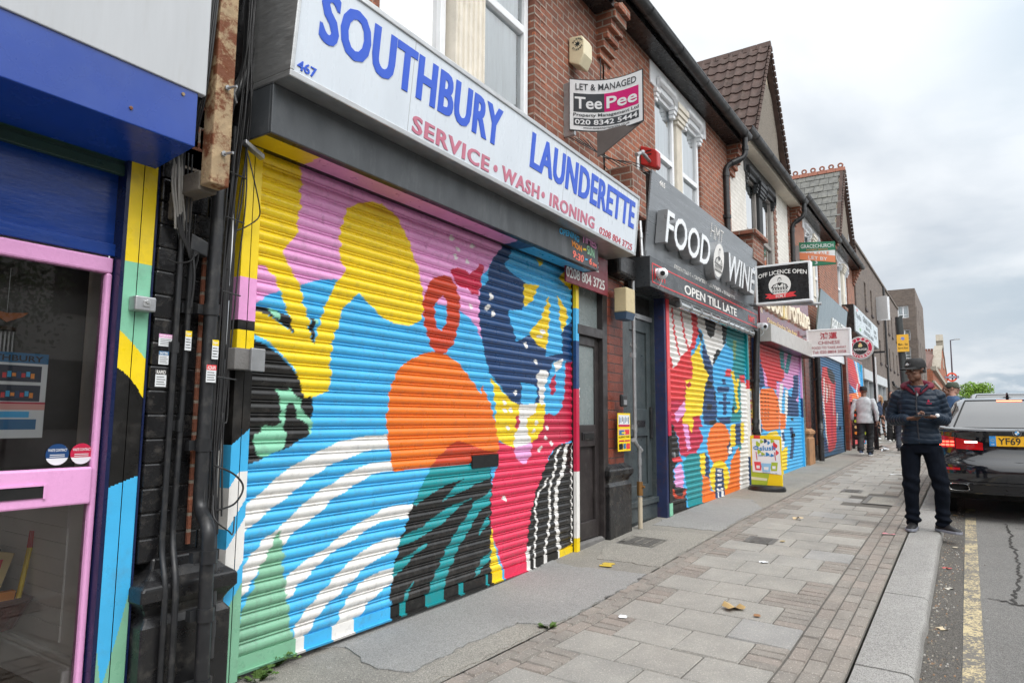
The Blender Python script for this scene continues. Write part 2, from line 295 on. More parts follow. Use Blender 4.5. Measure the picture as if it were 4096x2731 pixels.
LAUND_ART=[('pink',[(-.06,3.04),(2.66,3.15),(2.55,2.92),(2.42,2.82),(2.3,2.67),(2.2,2.53),(2.18,2.37),(2.21,2.21),(2.22,2.05),(2.14,2.15),(2.04,2.21),(1.93,2.25),(1.71,2.32),(1.46,2.16),(.64,2.28),(.48,2.25),(.32,2.19),(.17,2.13),(.07,2.07),(-.0,2.02)]),
('black',[(.0,2.02),(.09,2.02),(.21,2.0),(.25,1.99),(.29,1.91),(.29,1.89),(.21,1.94),(.13,1.97),(.0,1.99)]),
('mint',[(.1,2.02),(.17,2.01),(.18,1.96),(.12,1.98)]),
('yellow',[(-.04,3.05),(.27,3.17),(.28,2.97),(.3,2.84),(.3,2.69),(.28,2.49),(.23,2.42),(.18,2.36),(.23,2.3),(.3,2.22),(.34,2.14),(.36,2.07),(.39,1.99),(.42,1.89),(.45,1.83),(.49,2.01),(.56,2.17),(.61,2.25),(.68,2.34),(.63,2.44),(.62,2.55),(.64,2.67),(.68,2.76),(.78,2.83),(.89,2.87),(1.0,2.88),(1.12,2.85),(1.21,2.78),(1.29,2.68),(1.35,2.57),(1.41,2.48),(1.44,2.38),(1.46,2.28),(1.46,2.18),(1.43,2.1),(1.33,2.06),(1.17,2.05),(1.05,2.08),(.97,2.12),(.9,2.16),(.85,2.19),(.8,2.22),(.75,2.17),(.68,2.1),(.65,2.04),(.63,1.96),(.59,1.86),(.58,1.76),(.59,1.68),(.58,1.57),(.59,1.56),(.46,1.52),(.39,1.5),(.37,1.54),(.34,1.62),(.29,1.7),(.21,1.76),(.12,1.82),(-.01,1.87),(-.01,1.99),(.07,1.98),(.15,1.96),(.22,1.93),(.28,1.89),(.3,1.9),(.27,1.95),(.22,2.04),(.21,2.09),(.17,2.14),(.13,2.21),(.08,2.26),(-.01,2.25)]),
('black',[(.4,2.0),(.44,2.0),(.45,1.93),(.45,1.83),(.42,1.9)]),
('mint',[(.43,2.0),(.47,1.99),(.46,1.97),(.44,1.97)]),
('black',[(-.02,1.83),(.08,1.81),(.19,1.76),(.27,1.7),(.33,1.64),(.37,1.58),(.39,1.51),(.44,1.52),(.46,1.46),(.46,1.39),(.45,1.31),(.41,1.28),(.34,1.24),(.26,1.21),(.15,1.18),(.07,1.15),(-.05,1.12)]),
('mint',[(.19,1.56),(.22,1.55),(.27,1.55),(.29,1.57),(.33,1.52),(.36,1.5),(.37,1.44),(.41,1.41),(.45,1.39),(.46,1.31),(.43,1.29),(.43,1.34),(.39,1.37),(.35,1.39),(.33,1.44),(.31,1.48),(.28,1.48),(.25,1.44),(.27,1.39),(.24,1.36),(.26,1.3),(.28,1.25),(.24,1.21),(.13,1.17),(.09,1.17),(.06,1.22),(.06,1.25),(.04,1.3),(.09,1.31),(.11,1.35),(.17,1.34),(.22,1.36),(.23,1.4),(.21,1.47)]),
('white',[(-.03,.86),(.0,.9),(.07,.95),(.16,1.01),(.25,1.07),(.36,1.13),(.52,1.19),(.68,1.24),(.88,1.27),(1.12,1.28),(1.13,1.18),(.96,1.18),(.85,1.16),(.72,1.13),(.62,1.1),(.5,1.05),(.38,.99),(.29,.93),(.19,.88),(.11,.83),(.03,.78),(-.04,.74)]),
('white',[(-.04,.53),(.0,.58),(.08,.66),(.16,.72),(.25,.77),(.33,.83),(.43,.89),(.53,.95),(.69,1.01),(.82,1.06),(.96,1.09),(1.17,1.1),(1.19,1.03),(1.07,1.03),(.96,1.01),(.86,.98),(.76,.93),(.66,.9),(.57,.84),(.48,.79),(.38,.74),(.31,.69),(.27,.66),(.26,.7),(.2,.68),(.17,.62),(.13,.56),(.07,.49),(.04,.45),(-.03,.39)]),
('white',[(1.41,.78),(1.24,.79),(1.08,.78),(.94,.73),(.8,.69),(.7,.65),(.6,.6),(.49,.56),(.39,.53),(.3,.47),(.32,.35),(.36,.37),(.4,.42),(.5,.48),(.58,.53),(.71,.58),(.84,.62),(.96,.67),(1.07,.7),(1.2,.7),(1.36,.69)]),
('white',[(1.29,.57),(1.15,.58),(1.02,.56),(.9,.53),(.79,.48),(.71,.44),(.64,.38),(.55,.33),(.48,.28),(.42,.22),(.38,.17),(.37,.04),(.46,.04),(.48,.12),(.53,.18),(.6,.24),(.67,.28),(.77,.33),(.87,.38),(.97,.44),(1.08,.47),(1.24,.49)]),
('white',[(1.22,.38),(1.1,.38),(.99,.36),(.89,.33),(.82,.28),(.77,.23),(.73,.17),(.7,.12),(.66,.04),(.83,.02),(.86,.08),(.93,.15),(1.0,.2),(1.09,.24),(1.22,.28)]),
('sage',[(.25,.76),(.27,.7),(.27,.66),(.29,.6),(.29,.51),(.31,.42),(.33,.33),(.35,.23),(.37,.15),(.39,.06),(-.02,.05),(.0,.27),(.03,.36),(.09,.47),(.13,.56),(.19,.66),(.23,.72)]),
('orange',[(1.12,1.52),(1.14,1.62),(1.18,1.69),(1.23,1.75),(1.34,1.82),(1.45,1.86),(1.58,1.89),(1.77,1.88),(1.87,1.84),(1.98,1.78),(2.1,1.69),(2.22,1.59),(2.23,1.67),(2.32,1.57),(2.37,1.49),(2.42,1.39),(2.46,1.29),(2.49,1.21),(2.5,1.08),(1.59,1.03),(1.35,1.03),(1.19,1.02),(1.16,1.09),(1.14,1.17),(1.12,1.27),(1.1,1.35),(1.11,1.44),(1.12,1.53),(1.14,1.61)]),
('brick',[(1.59,1.03),(1.68,1.11),(1.78,1.17),(1.9,1.22),(2.05,1.19),(2.27,1.13),(2.5,1.1),(2.5,1.08),(2.08,1.03)]),
('brick',[(1.58,2.46),(1.69,2.5),(1.79,2.5),(1.86,2.45),(1.9,2.37),(1.92,2.27),(1.91,2.16),(1.87,2.05),(1.83,1.97),(1.74,1.89),(1.62,1.88),(1.54,1.96),(1.5,2.05),(1.47,2.13),(1.46,2.25),(1.49,2.35),(1.55,2.43)]),
('sky',[(1.61,2.27),(1.69,2.33),(1.75,2.29),(1.75,2.22),(1.74,2.13),(1.69,2.06),(1.63,2.09),(1.6,2.15),(1.6,2.23)]),
('pink',[(1.62,2.28),(1.65,2.31),(1.69,2.34),(1.74,2.31),(1.75,2.27),(1.64,2.26)]),
('crimson',[(1.8,2.57),(1.88,2.6),(1.97,2.6),(2.03,2.57),(2.13,2.63),(2.17,2.69),(2.23,2.69),(2.24,2.59),(2.2,2.51),(2.16,2.42),(2.08,2.41),(2.01,2.45),(1.92,2.44),(1.86,2.47),(1.8,2.51)]),
('navy',[(2.44,3.13),(4.07,3.43),(3.86,2.39),(3.85,1.93),(3.64,1.91),(3.5,1.82),(3.34,1.58),(2.91,1.39),(2.74,1.51),(2.57,1.62),(2.44,1.72),(2.34,1.78),(2.27,1.92),(2.22,2.06),(2.18,2.2),(2.18,2.39),(2.2,2.5),(2.3,2.57),(2.26,2.61),(2.32,2.69),(2.42,2.82),(2.53,2.92)]),
('sky',[(2.76,3.11),(4.15,3.29),(3.89,2.93),(3.86,2.39),(3.72,2.32),(3.63,2.24),(3.63,2.05),(3.29,1.99),(3.3,2.07),(3.14,2.09),(3.02,2.18),(2.9,2.14),(2.77,2.08),(2.7,2.2),(2.61,2.35),(2.87,2.39),(2.9,2.46),(2.9,2.65),(2.7,2.7),(2.56,2.74),(2.66,2.89)]),
('navy',[(3.68,2.33),(3.86,2.41),(3.86,2.23),(3.61,2.2),(3.63,2.25)]),
('yellow',[(2.89,2.64),(3.15,2.67),(3.11,2.59),(3.02,2.49),(2.9,2.42),(2.88,2.5)]),
('yellow',[(3.34,2.6),(3.37,2.51),(3.37,2.41),(3.35,2.29),(3.34,2.17),(3.3,2.06),(3.14,2.09),(3.02,2.16),(2.98,2.19),(3.08,2.26),(3.21,2.36),(3.27,2.46)]),
('yellow',[(3.52,2.64),(3.61,2.58),(3.7,2.52),(3.76,2.44),(3.68,2.33),(3.62,2.26),(3.58,2.37),(3.57,2.5)]),
('yellow',[(3.06,2.97),(3.28,2.96),(3.25,2.91),(3.17,2.86),(3.13,2.9)]),
('yellow',[(3.54,2.81),(3.68,2.91),(3.95,2.97),(3.87,2.75),(3.79,2.73),(3.68,2.78)]),
('sky',[(2.2,2.58),(2.3,2.66),(2.31,2.57),(2.26,2.52),(2.21,2.51)]),
('crimson_lit',[(2.46,.98),(2.49,1.19),(2.71,1.15),(3.03,1.18),(3.91,1.18),(3.55,1.14),(3.39,1.06),(3.28,.93),(3.17,.79),(3.1,.67),(3.0,.4),(2.96,.27),(2.95,.01),(2.58,.02),(2.55,.17),(2.46,.33),(2.39,.45),(2.37,.61),(2.39,.84)]),  # lower part of the crimson field; the brighter light on it is painted in
('crimson',[(3.17,1.25),(3.28,1.43),(3.61,1.49),(3.65,1.95),(3.91,1.99),(3.91,1.17),(3.03,1.17)]),
('yellow',[(2.36,1.74),(2.44,1.7),(2.53,1.63),(2.69,1.55),(2.82,1.51),(3.28,1.55),(3.28,1.43),(3.24,1.3),(3.13,1.21),(3.03,1.17),(2.71,1.14),(2.6,1.17),(2.49,1.21),(2.44,1.31),(2.44,1.46),(2.41,1.63)]),
('sky',[(2.85,1.72),(3.09,1.71),(3.14,1.62),(3.1,1.54),(2.95,1.51),(2.85,1.53)]),
('white',[(2.81,1.52),(3.13,1.53),(3.1,1.45),(2.96,1.39),(2.94,1.32),(3.03,1.18),(2.99,1.12),(2.72,1.14),(2.76,1.27),(2.82,1.36)]),
('crimson',[(2.77,1.41),(2.83,1.42),(2.82,1.31),(2.75,1.3)]),
('pink',[(2.73,1.14),(3.03,1.17),(3.03,1.05),(2.93,.99),(2.86,.99),(2.76,1.06)]),
('white',[(3.11,1.81),(3.21,1.86),(3.33,1.86),(3.34,1.78),(3.35,1.68),(3.32,1.54),(3.19,1.52),(3.15,1.71)]),
('white',[(3.13,1.8),(3.35,1.81),(3.32,1.7),(3.29,1.62),(3.2,1.53),(3.17,1.62)]),
('sky',[(3.28,1.7),(3.45,1.96),(3.7,1.98),(3.67,1.63),(3.61,1.49),(3.47,1.42),(3.32,1.45),(3.26,1.58)]),
('crimson',[(3.37,1.73),(3.47,1.84),(3.5,1.72),(3.45,1.62),(3.39,1.63)]),
('white',[(3.45,1.94),(3.63,2.0),(3.63,1.92),(3.5,1.85)]),
('black',[(3.53,1.14),(3.91,1.16),(3.92,.05),(3.47,.03),(2.97,.01),(2.95,.1),(2.96,.29),(3.03,.54),(3.13,.74),(3.24,.88),(3.32,.98),(3.43,1.07)]),
('white',[(3.68,1.14),(3.64,1.01),(3.62,.9),(3.48,.75),(3.46,.6),(3.46,.49),(3.48,.34),(3.52,.15),(3.51,.06),(3.57,.05),(3.59,.14),(3.55,.33),(3.53,.48),(3.53,.6),(3.55,.74),(3.68,.88),(3.71,1.0),(3.75,1.14)]),
('white',[(3.58,1.12),(3.48,1.05),(3.46,.9),(3.37,.8),(3.34,.65),(3.36,.5),(3.34,.4),(3.3,.27),(3.26,.15),(3.26,.01),(3.3,.0),(3.3,.15),(3.34,.27),(3.38,.39),(3.4,.5),(3.38,.65),(3.41,.79),(3.5,.9),(3.52,1.05),(3.62,1.11)]),
('white',[(3.3,.84),(3.26,.77),(3.16,.71),(3.1,.64),(3.09,.53),(3.12,.42),(3.09,.3),(3.08,.18),(3.07,.05),(3.1,.04),(3.11,.18),(3.12,.3),(3.15,.42),(3.12,.53),(3.13,.63),(3.18,.7),(3.29,.76),(3.33,.83)]),
('white',[(3.82,1.15),(3.8,.84),(3.81,.65),(3.8,.45),(3.81,.16),(3.85,.16),(3.84,.45),(3.85,.64),(3.84,.84),(3.86,1.15)]),
('white',[(2.96,.25),(2.94,.15),(2.95,.03),(3.01,.02),(3.0,.14),(3.02,.24)]),
('yellow',[(3.45,.04),(3.67,.13),(3.92,.16),(3.96,-.07),(3.39,-.05)]),
('yellow',[(2.38,.5),(2.42,.4),(2.46,.28),(2.52,.17),(2.6,.01),(2.38,.02),(2.39,.21),(2.37,.36)]),
('black',[(1.59,1.03),(2.08,1.03),(2.37,.98),(2.39,.84),(2.38,.45),(2.39,.02),(1.19,.03),(1.19,.22),(1.22,.4),(1.27,.54),(1.34,.67),(1.4,.79),(1.48,.89),(1.54,.97)]),
('teal',[(1.59,1.03),(2.08,1.03),(2.37,.98),(2.36,.89),(2.14,.86),(1.93,.81),(1.73,.77),(1.83,.84),(2.0,.92),(1.81,.89),(1.6,.84),(1.43,.77),(1.4,.78),(1.48,.89),(1.54,.97)]),
('teal',[(2.12,.76),(1.89,.73),(1.67,.68),(1.5,.61),(1.37,.59),(1.27,.55),(1.25,.5),(1.39,.52),(1.59,.56),(1.77,.62),(1.91,.69),(1.99,.72)]),
('teal',[(2.39,.82),(2.34,.78),(2.14,.72),(2.04,.62),(1.92,.53),(1.82,.45),(1.75,.36),(1.68,.28),(1.62,.19),(1.53,.03),(1.73,.03),(1.78,.16),(1.83,.25),(1.92,.37),(1.99,.44),(2.1,.52),(2.2,.63),(2.37,.69)]),
('teal',[(1.59,.49),(1.46,.47),(1.31,.42),(1.22,.4),(1.2,.31),(1.3,.34),(1.4,.41),(1.5,.45)]),
('teal',[(1.44,.25),(1.36,.2),(1.32,.15),(1.26,.03),(1.32,.02),(1.36,.15),(1.4,.2)]),
('teal',[(2.36,.6),(2.26,.53),(2.19,.44),(2.24,.47),(2.36,.52)]),
('teal',[(2.39,.31),(2.26,.26),(2.14,.13),(2.21,.15),(2.38,.24)]),
('teal',[(2.03,.13),(1.95,.1),(1.9,.04),(1.97,.05),(2.01,.1)]),
('teal',[(2.35,.12),(2.25,.03),(2.31,.02)]),
('white',[(1.82,2.83),(1.82,2.82),(1.8,2.8),(1.78,2.8),(1.76,2.8),(1.75,2.82),(1.76,2.83),(1.78,2.85),(1.8,2.85),(1.81,2.85)]),
('white',[(1.91,2.76),(1.91,2.74),(1.89,2.73),(1.87,2.73),(1.86,2.73),(1.85,2.74),(1.86,2.76),(1.87,2.77),(1.89,2.77),(1.91,2.77)]),
('white',[(1.87,2.69),(1.87,2.67),(1.85,2.66),(1.84,2.65),(1.82,2.66),(1.82,2.68),(1.82,2.69),(1.84,2.71),(1.85,2.71),(1.87,2.7)]),
('white',[(2.1,2.83),(2.09,2.81),(2.08,2.8),(2.05,2.8),(2.04,2.8),(2.03,2.81),(2.04,2.83),(2.05,2.84),(2.07,2.85),(2.09,2.84)]),
('white',[(2.03,2.68),(2.02,2.66),(2.01,2.65),(1.99,2.65),(1.98,2.65),(1.97,2.66),(1.98,2.68),(1.99,2.69),(2.01,2.7),(2.02,2.69)]),
('white',[(2.39,2.44),(2.38,2.42),(2.37,2.41),(2.35,2.4),(2.33,2.41),(2.33,2.43),(2.33,2.45),(2.35,2.47),(2.37,2.47),(2.38,2.46)]),
('white',[(2.33,2.34),(2.33,2.32),(2.31,2.31),(2.29,2.3),(2.27,2.31),(2.26,2.33),(2.27,2.35),(2.29,2.36),(2.31,2.36),(2.33,2.35)]),
('white',[(2.42,2.29),(2.41,2.28),(2.4,2.27),(2.37,2.26),(2.36,2.27),(2.35,2.28),(2.36,2.3),(2.37,2.31),(2.4,2.32),(2.41,2.31)]),
('white',[(2.09,2.31),(2.09,2.3),(2.07,2.29),(2.06,2.28),(2.04,2.29),(2.04,2.3),(2.04,2.32),(2.05,2.33),(2.07,2.33),(2.09,2.32)]),
('white',[(2.96,2.07),(2.95,2.05),(2.94,2.04),(2.92,2.04),(2.9,2.05),(2.89,2.06),(2.9,2.08),(2.91,2.09),(2.94,2.1),(2.95,2.09)]),
('white',[(3.15,1.93),(3.14,1.91),(3.12,1.9),(3.1,1.9),(3.09,1.91),(3.08,1.92),(3.09,1.94),(3.1,1.95),(3.12,1.95),(3.14,1.94)]),
('white',[(2.78,1.62),(2.77,1.61),(2.76,1.6),(2.74,1.6),(2.73,1.61),(2.72,1.62),(2.73,1.63),(2.74,1.64),(2.76,1.65),(2.77,1.64)]),
('white',[(3.3,2.23),(3.29,2.22),(3.26,2.21),(3.22,2.2),(3.19,2.21),(3.18,2.22),(3.19,2.24),(3.22,2.25),(3.26,2.25),(3.29,2.25)]),
('white',[(3.24,2.18),(3.23,2.17),(3.19,2.16),(3.16,2.16),(3.12,2.16),(3.11,2.17),(3.12,2.18),(3.16,2.19),(3.19,2.19),(3.23,2.19)]),
('white',[(2.63,.71),(2.62,.69),(2.61,.68),(2.59,.69),(2.57,.7),(2.56,.71),(2.57,.73),(2.59,.73),(2.6,.73),(2.62,.72)]),
('white',[(3.35,1.31),(3.34,1.29),(3.33,1.28),(3.31,1.28),(3.29,1.29),(3.29,1.31),(3.29,1.32),(3.31,1.33),(3.33,1.33),(3.34,1.32)]),
('white',[(3.32,1.21),(3.31,1.19),(3.3,1.19),(3.28,1.19),(3.26,1.2),(3.25,1.21),(3.26,1.22),(3.28,1.23),(3.3,1.23),(3.31,1.22)]),
('white',[(3.43,1.15),(3.42,1.14),(3.4,1.13),(3.38,1.13),(3.37,1.14),(3.36,1.15),(3.37,1.17),(3.38,1.18),(3.4,1.18),(3.42,1.17)]),
('white',[(3.22,1.11),(3.21,1.09),(3.2,1.08),(3.18,1.08),(3.16,1.09),(3.15,1.11),(3.16,1.13),(3.18,1.14),(3.2,1.14),(3.21,1.13)]),
('white',[(2.6,1.53),(2.6,1.52),(2.58,1.51),(2.57,1.51),(2.55,1.51),(2.55,1.53),(2.55,1.54),(2.57,1.55),(2.58,1.55),(2.6,1.55)]),
('white',[(2.61,1.46),(2.61,1.45),(2.59,1.44),(2.57,1.44),(2.56,1.45),(2.55,1.46),(2.56,1.48),(2.57,1.48),(2.59,1.48),(2.61,1.48)]),
('white',[(2.71,1.46),(2.7,1.45),(2.69,1.44),(2.67,1.44),(2.65,1.45),(2.65,1.46),(2.65,1.48),(2.67,1.49),(2.69,1.49),(2.7,1.48)]),
('white',[(2.66,1.31),(2.66,1.3),(2.64,1.29),(2.63,1.29),(2.61,1.3),(2.61,1.31),(2.61,1.32),(2.62,1.33),(2.64,1.33),(2.66,1.32)]),
('white',[(3.15,1.36),(3.14,1.34),(3.12,1.33),(3.1,1.33),(3.09,1.34),(3.08,1.36),(3.09,1.37),(3.1,1.38),(3.12,1.38),(3.14,1.37)]),
('white',[(3.1,1.28),(3.09,1.26),(3.08,1.26),(3.06,1.26),(3.04,1.26),(3.04,1.28),(3.04,1.29),(3.06,1.3),(3.08,1.3),(3.09,1.29)])]
WINE_ART=[('red',[(-.08,3.04),(1.4,3.08),(1.51,2.72),(1.28,2.46),(1.11,2.4),(1.2,2.18),(1.15,2.0),(.85,1.87),(.81,1.67),(.4,1.51),(.01,1.45)]),
('crimson',[(.04,1.63),(.78,1.68),(.85,1.89),(1.48,1.41),(1.57,1.25),(1.59,.98),(1.37,.89),(.91,.85),(.57,.9),(.53,1.12),(.28,1.33),(.03,1.37)]),
('white',[(.03,3.02),(1.19,3.1),(1.21,2.89),(1.36,2.63),(1.08,2.47),(.95,2.39),(.69,2.29),(.56,2.18),(.38,2.09),(.33,2.21),(.22,2.3),(.18,2.45),(.07,2.56)]),
('red',[(.34,2.95),(.42,2.6),(.6,2.29),(.66,2.3),(.49,2.61),(.4,2.97)]),
('red',[(.7,2.94),(.83,2.6),(.97,2.43),(1.04,2.44),(.9,2.61),(.76,2.95)]),
('red',[(.06,2.56),(.11,2.4),(.18,2.28),(.25,2.29),(.17,2.41),(.13,2.57)]),
('red',[(1.14,3.09),(1.48,3.07),(1.45,2.73),(1.33,2.58),(1.12,2.46),(1.23,2.69)]),
('white',[(1.46,3.04),(2.37,3.06),(3.0,3.04),(2.87,2.65),(2.48,2.49),(2.14,2.24),(1.96,2.35),(1.79,2.55),(1.66,2.76),(1.45,2.8)]),
('black',[(1.75,3.03),(2.41,3.04),(2.26,2.75),(2.02,2.69),(1.88,2.78)]),
('black',[(2.69,3.03),(3.06,3.02),(2.87,2.68),(2.73,2.64)]),
('black',[(2.4,2.55),(2.69,2.51),(2.63,2.38),(2.31,2.27),(2.14,2.29),(2.23,2.42)]),
('black',[(1.43,2.77),(1.65,2.73),(1.68,2.61),(1.57,2.6)]),
('black',[(1.85,2.41),(2.0,2.4),(1.99,2.3),(1.88,2.32)]),
('sky',[(1.4,2.63),(1.61,2.58),(1.56,2.41),(1.34,2.32),(1.23,2.34)]),
('navy',[(1.68,2.61),(1.96,2.38),(2.14,2.24),(2.15,1.95),(2.3,1.81),(2.31,1.56),(2.25,1.32),(1.9,1.29),(1.67,1.32),(1.59,1.44),(1.65,1.79),(1.74,1.93),(1.93,2.1),(1.73,2.17),(1.64,2.4)]),
('black',[(1.76,2.22),(1.94,2.18),(1.82,2.13),(1.72,2.14)]),
('black',[(1.85,2.01),(2.11,1.97),(2.07,1.9),(1.8,1.87)]),
('black',[(1.64,1.81),(1.76,1.79),(1.72,1.7),(1.62,1.7)]),
('black',[(2.18,1.83),(2.32,1.81),(2.3,1.69),(2.18,1.69)]),
('black',[(1.82,1.64),(2.05,1.63),(2.04,1.54),(1.81,1.54)]),
('black',[(1.91,1.37),(2.22,1.39),(2.23,1.31),(1.94,1.29)]),
('yellow',[(1.59,2.61),(1.53,2.41),(1.66,2.3),(1.73,2.17),(1.95,2.1),(1.73,1.91),(1.64,1.69),(1.56,1.46),(1.14,1.43),(1.2,1.32),(1.06,1.19),(.94,1.32),(.68,1.34),(.79,1.5),(.83,1.63),(.88,1.89),(.86,1.95),(1.15,2.0),(1.19,2.16),(1.11,2.31),(1.28,2.39)]),
('crimson',[(.88,1.89),(1.06,1.95),(1.11,1.88),(.98,1.85)]),
('crimson',[(1.21,1.44),(1.38,1.45),(1.55,1.25),(1.57,1.18),(1.09,1.19)]),
('sky',[(2.14,2.24),(2.87,2.68),(3.31,2.59),(3.23,2.26),(3.45,2.11),(3.34,1.84),(3.18,1.58),(3.06,1.32),(2.29,1.31),(2.3,1.59),(2.26,1.83),(2.15,1.95)]),
('navy',[(2.62,2.07),(2.81,2.07),(2.81,1.98),(2.64,1.97)]),
('navy',[(2.36,1.93),(3.02,1.95),(3.01,1.86),(2.35,1.83)]),
('navy',[(2.66,1.82),(2.85,1.83),(2.82,1.47),(2.63,1.47)]),
('navy',[(2.4,1.69),(3.04,1.7),(3.03,1.65),(2.4,1.64)]),
('navy',[(2.3,1.42),(3.06,1.44),(3.04,1.32),(2.53,1.31)]),
('teal',[(3.0,3.04),(4.31,3.11),(3.99,2.18),(3.4,2.11),(3.23,2.26),(3.31,2.59),(2.92,2.68)]),
('olive',[(3.33,2.79),(3.55,2.79),(3.44,2.46),(3.28,2.42)]),
('sky',[(2.96,2.66),(3.31,2.59),(3.31,2.32),(3.01,2.3),(2.81,2.49)]),
('teal',[(3.4,2.11),(3.79,2.13),(3.7,1.37),(3.05,1.34),(3.22,1.68)]),
('black',[(3.17,1.63),(3.3,1.62),(3.26,1.5),(3.13,1.5)]),
('red',[(2.79,2.12),(3.1,2.12),(3.17,2.26),(2.86,2.25)]),
('red',[(3.64,2.18),(4.01,2.21),(4.0,2.05),(3.73,2.05)]),
('yellow',[(3.12,2.22),(3.3,1.99),(3.35,1.79),(3.46,1.58),(3.25,1.54),(3.35,1.5),(3.64,1.58),(3.53,1.8),(3.48,2.01),(3.3,2.24)]),
('yellow',[(3.52,2.12),(3.32,1.85),(3.46,1.84),(3.67,2.12)]),
('white',[(3.72,2.05),(4.18,2.07),(4.15,.13),(3.45,.19),(3.58,1.05),(3.71,1.45)]),
('pink',[(.81,1.66),(.84,1.5),(.48,1.34),(.39,1.47)]),
('pink',[(.71,1.33),(.92,1.32),(1.02,.97),(.88,.93)]),
('sky',[(1.4,1.28),(1.91,1.3),(2.26,1.31),(1.96,1.11),(1.8,.95),(1.44,.86),(1.24,.9),(1.6,1.09)]),
('black',[(-.05,1.41),(.33,1.32),(.47,1.14),(.56,.95),(.48,.8),(.3,.71),(.35,.51),(.8,.41),(.77,.16),(-.11,.15)]),
('pink',[(.35,.73),(.6,.78),(.72,.6),(.67,.44),(.36,.48)]),
('red',[(.25,.86),(.6,.88),(.66,.8),(.31,.81)]),
('brick',[(.18,.45),(.36,.32),(.69,.29),(.84,.4),(.73,.42),(.62,.33),(.43,.35),(.28,.46)]),
('teal',[(.69,.79),(.94,.9),(1.44,.89),(1.51,.69),(1.5,.04),(.83,.09),(.82,.41)]),
('yellow',[(1.41,.88),(1.67,.89),(1.64,.54),(1.44,.58)]),
('navy',[(1.67,.88),(1.85,.78),(1.85,.5),(1.64,.49)]),
('orange',[(1.52,.57),(1.82,.49),(1.89,.29),(2.43,.24),(2.86,.34),(2.98,.68),(3.58,.97),(3.46,.14),(1.45,.06)]),
('orange',[(3.01,.98),(2.96,.86),(2.83,.76),(2.65,.69),(2.43,.66),(2.22,.67),(2.03,.72),(1.88,.8),(1.79,.9),(1.76,1.02),(1.81,1.13),(1.92,1.23),(2.08,1.3),(2.28,1.34),(2.5,1.34),(2.71,1.3),(2.87,1.22),(2.98,1.11)]),
('navy',[(2.79,.94),(3.02,1.06),(3.13,.85),(2.9,.76)]),
('white',[(2.87,.91),(3.05,.96),(3.08,.83),(2.9,.81)]),
('yellow',[(2.88,.43),(2.83,.33),(2.7,.25),(2.52,.21),(2.32,.21),(2.12,.24),(1.97,.31),(1.87,.4),(1.84,.51),(1.88,.6),(2.0,.68),(2.17,.73),(2.37,.74),(2.57,.71),(2.74,.64),(2.85,.54)]),
('navy',[(2.15,.63),(2.55,.6),(2.6,.16),(2.07,.18)]),
('white',[(2.23,.6),(2.46,.58),(2.48,.54),(2.22,.56)]),
('white',[(2.22,.53),(2.46,.51),(2.47,.47),(2.22,.49)]),
('white',[(2.21,.45),(2.45,.43),(2.46,.4),(2.21,.41)]),
('white',[(2.24,.37),(2.44,.36),(2.45,.32),(2.2,.34)]),
('white',[(2.2,.29),(2.43,.27),(2.45,.23),(2.2,.25)]),
('white',[(2.2,.31),(2.29,.31),(2.27,.19),(2.17,.2)]),
('white',[(2.4,.3),(2.5,.29),(2.51,.17),(2.41,.18)]),
('navy',[(3.04,1.3),(3.65,1.33),(3.62,.97),(3.27,.94)]),
('yellow',[(3.03,1.3),(3.31,1.32),(3.29,.94),(2.99,.92)]),
('yellow',[(3.65,1.33),(3.87,1.34),(3.83,.99),(3.63,.97)]),
('teal',[(3.46,.96),(3.65,.97),(3.64,.86),(3.49,.84)])]
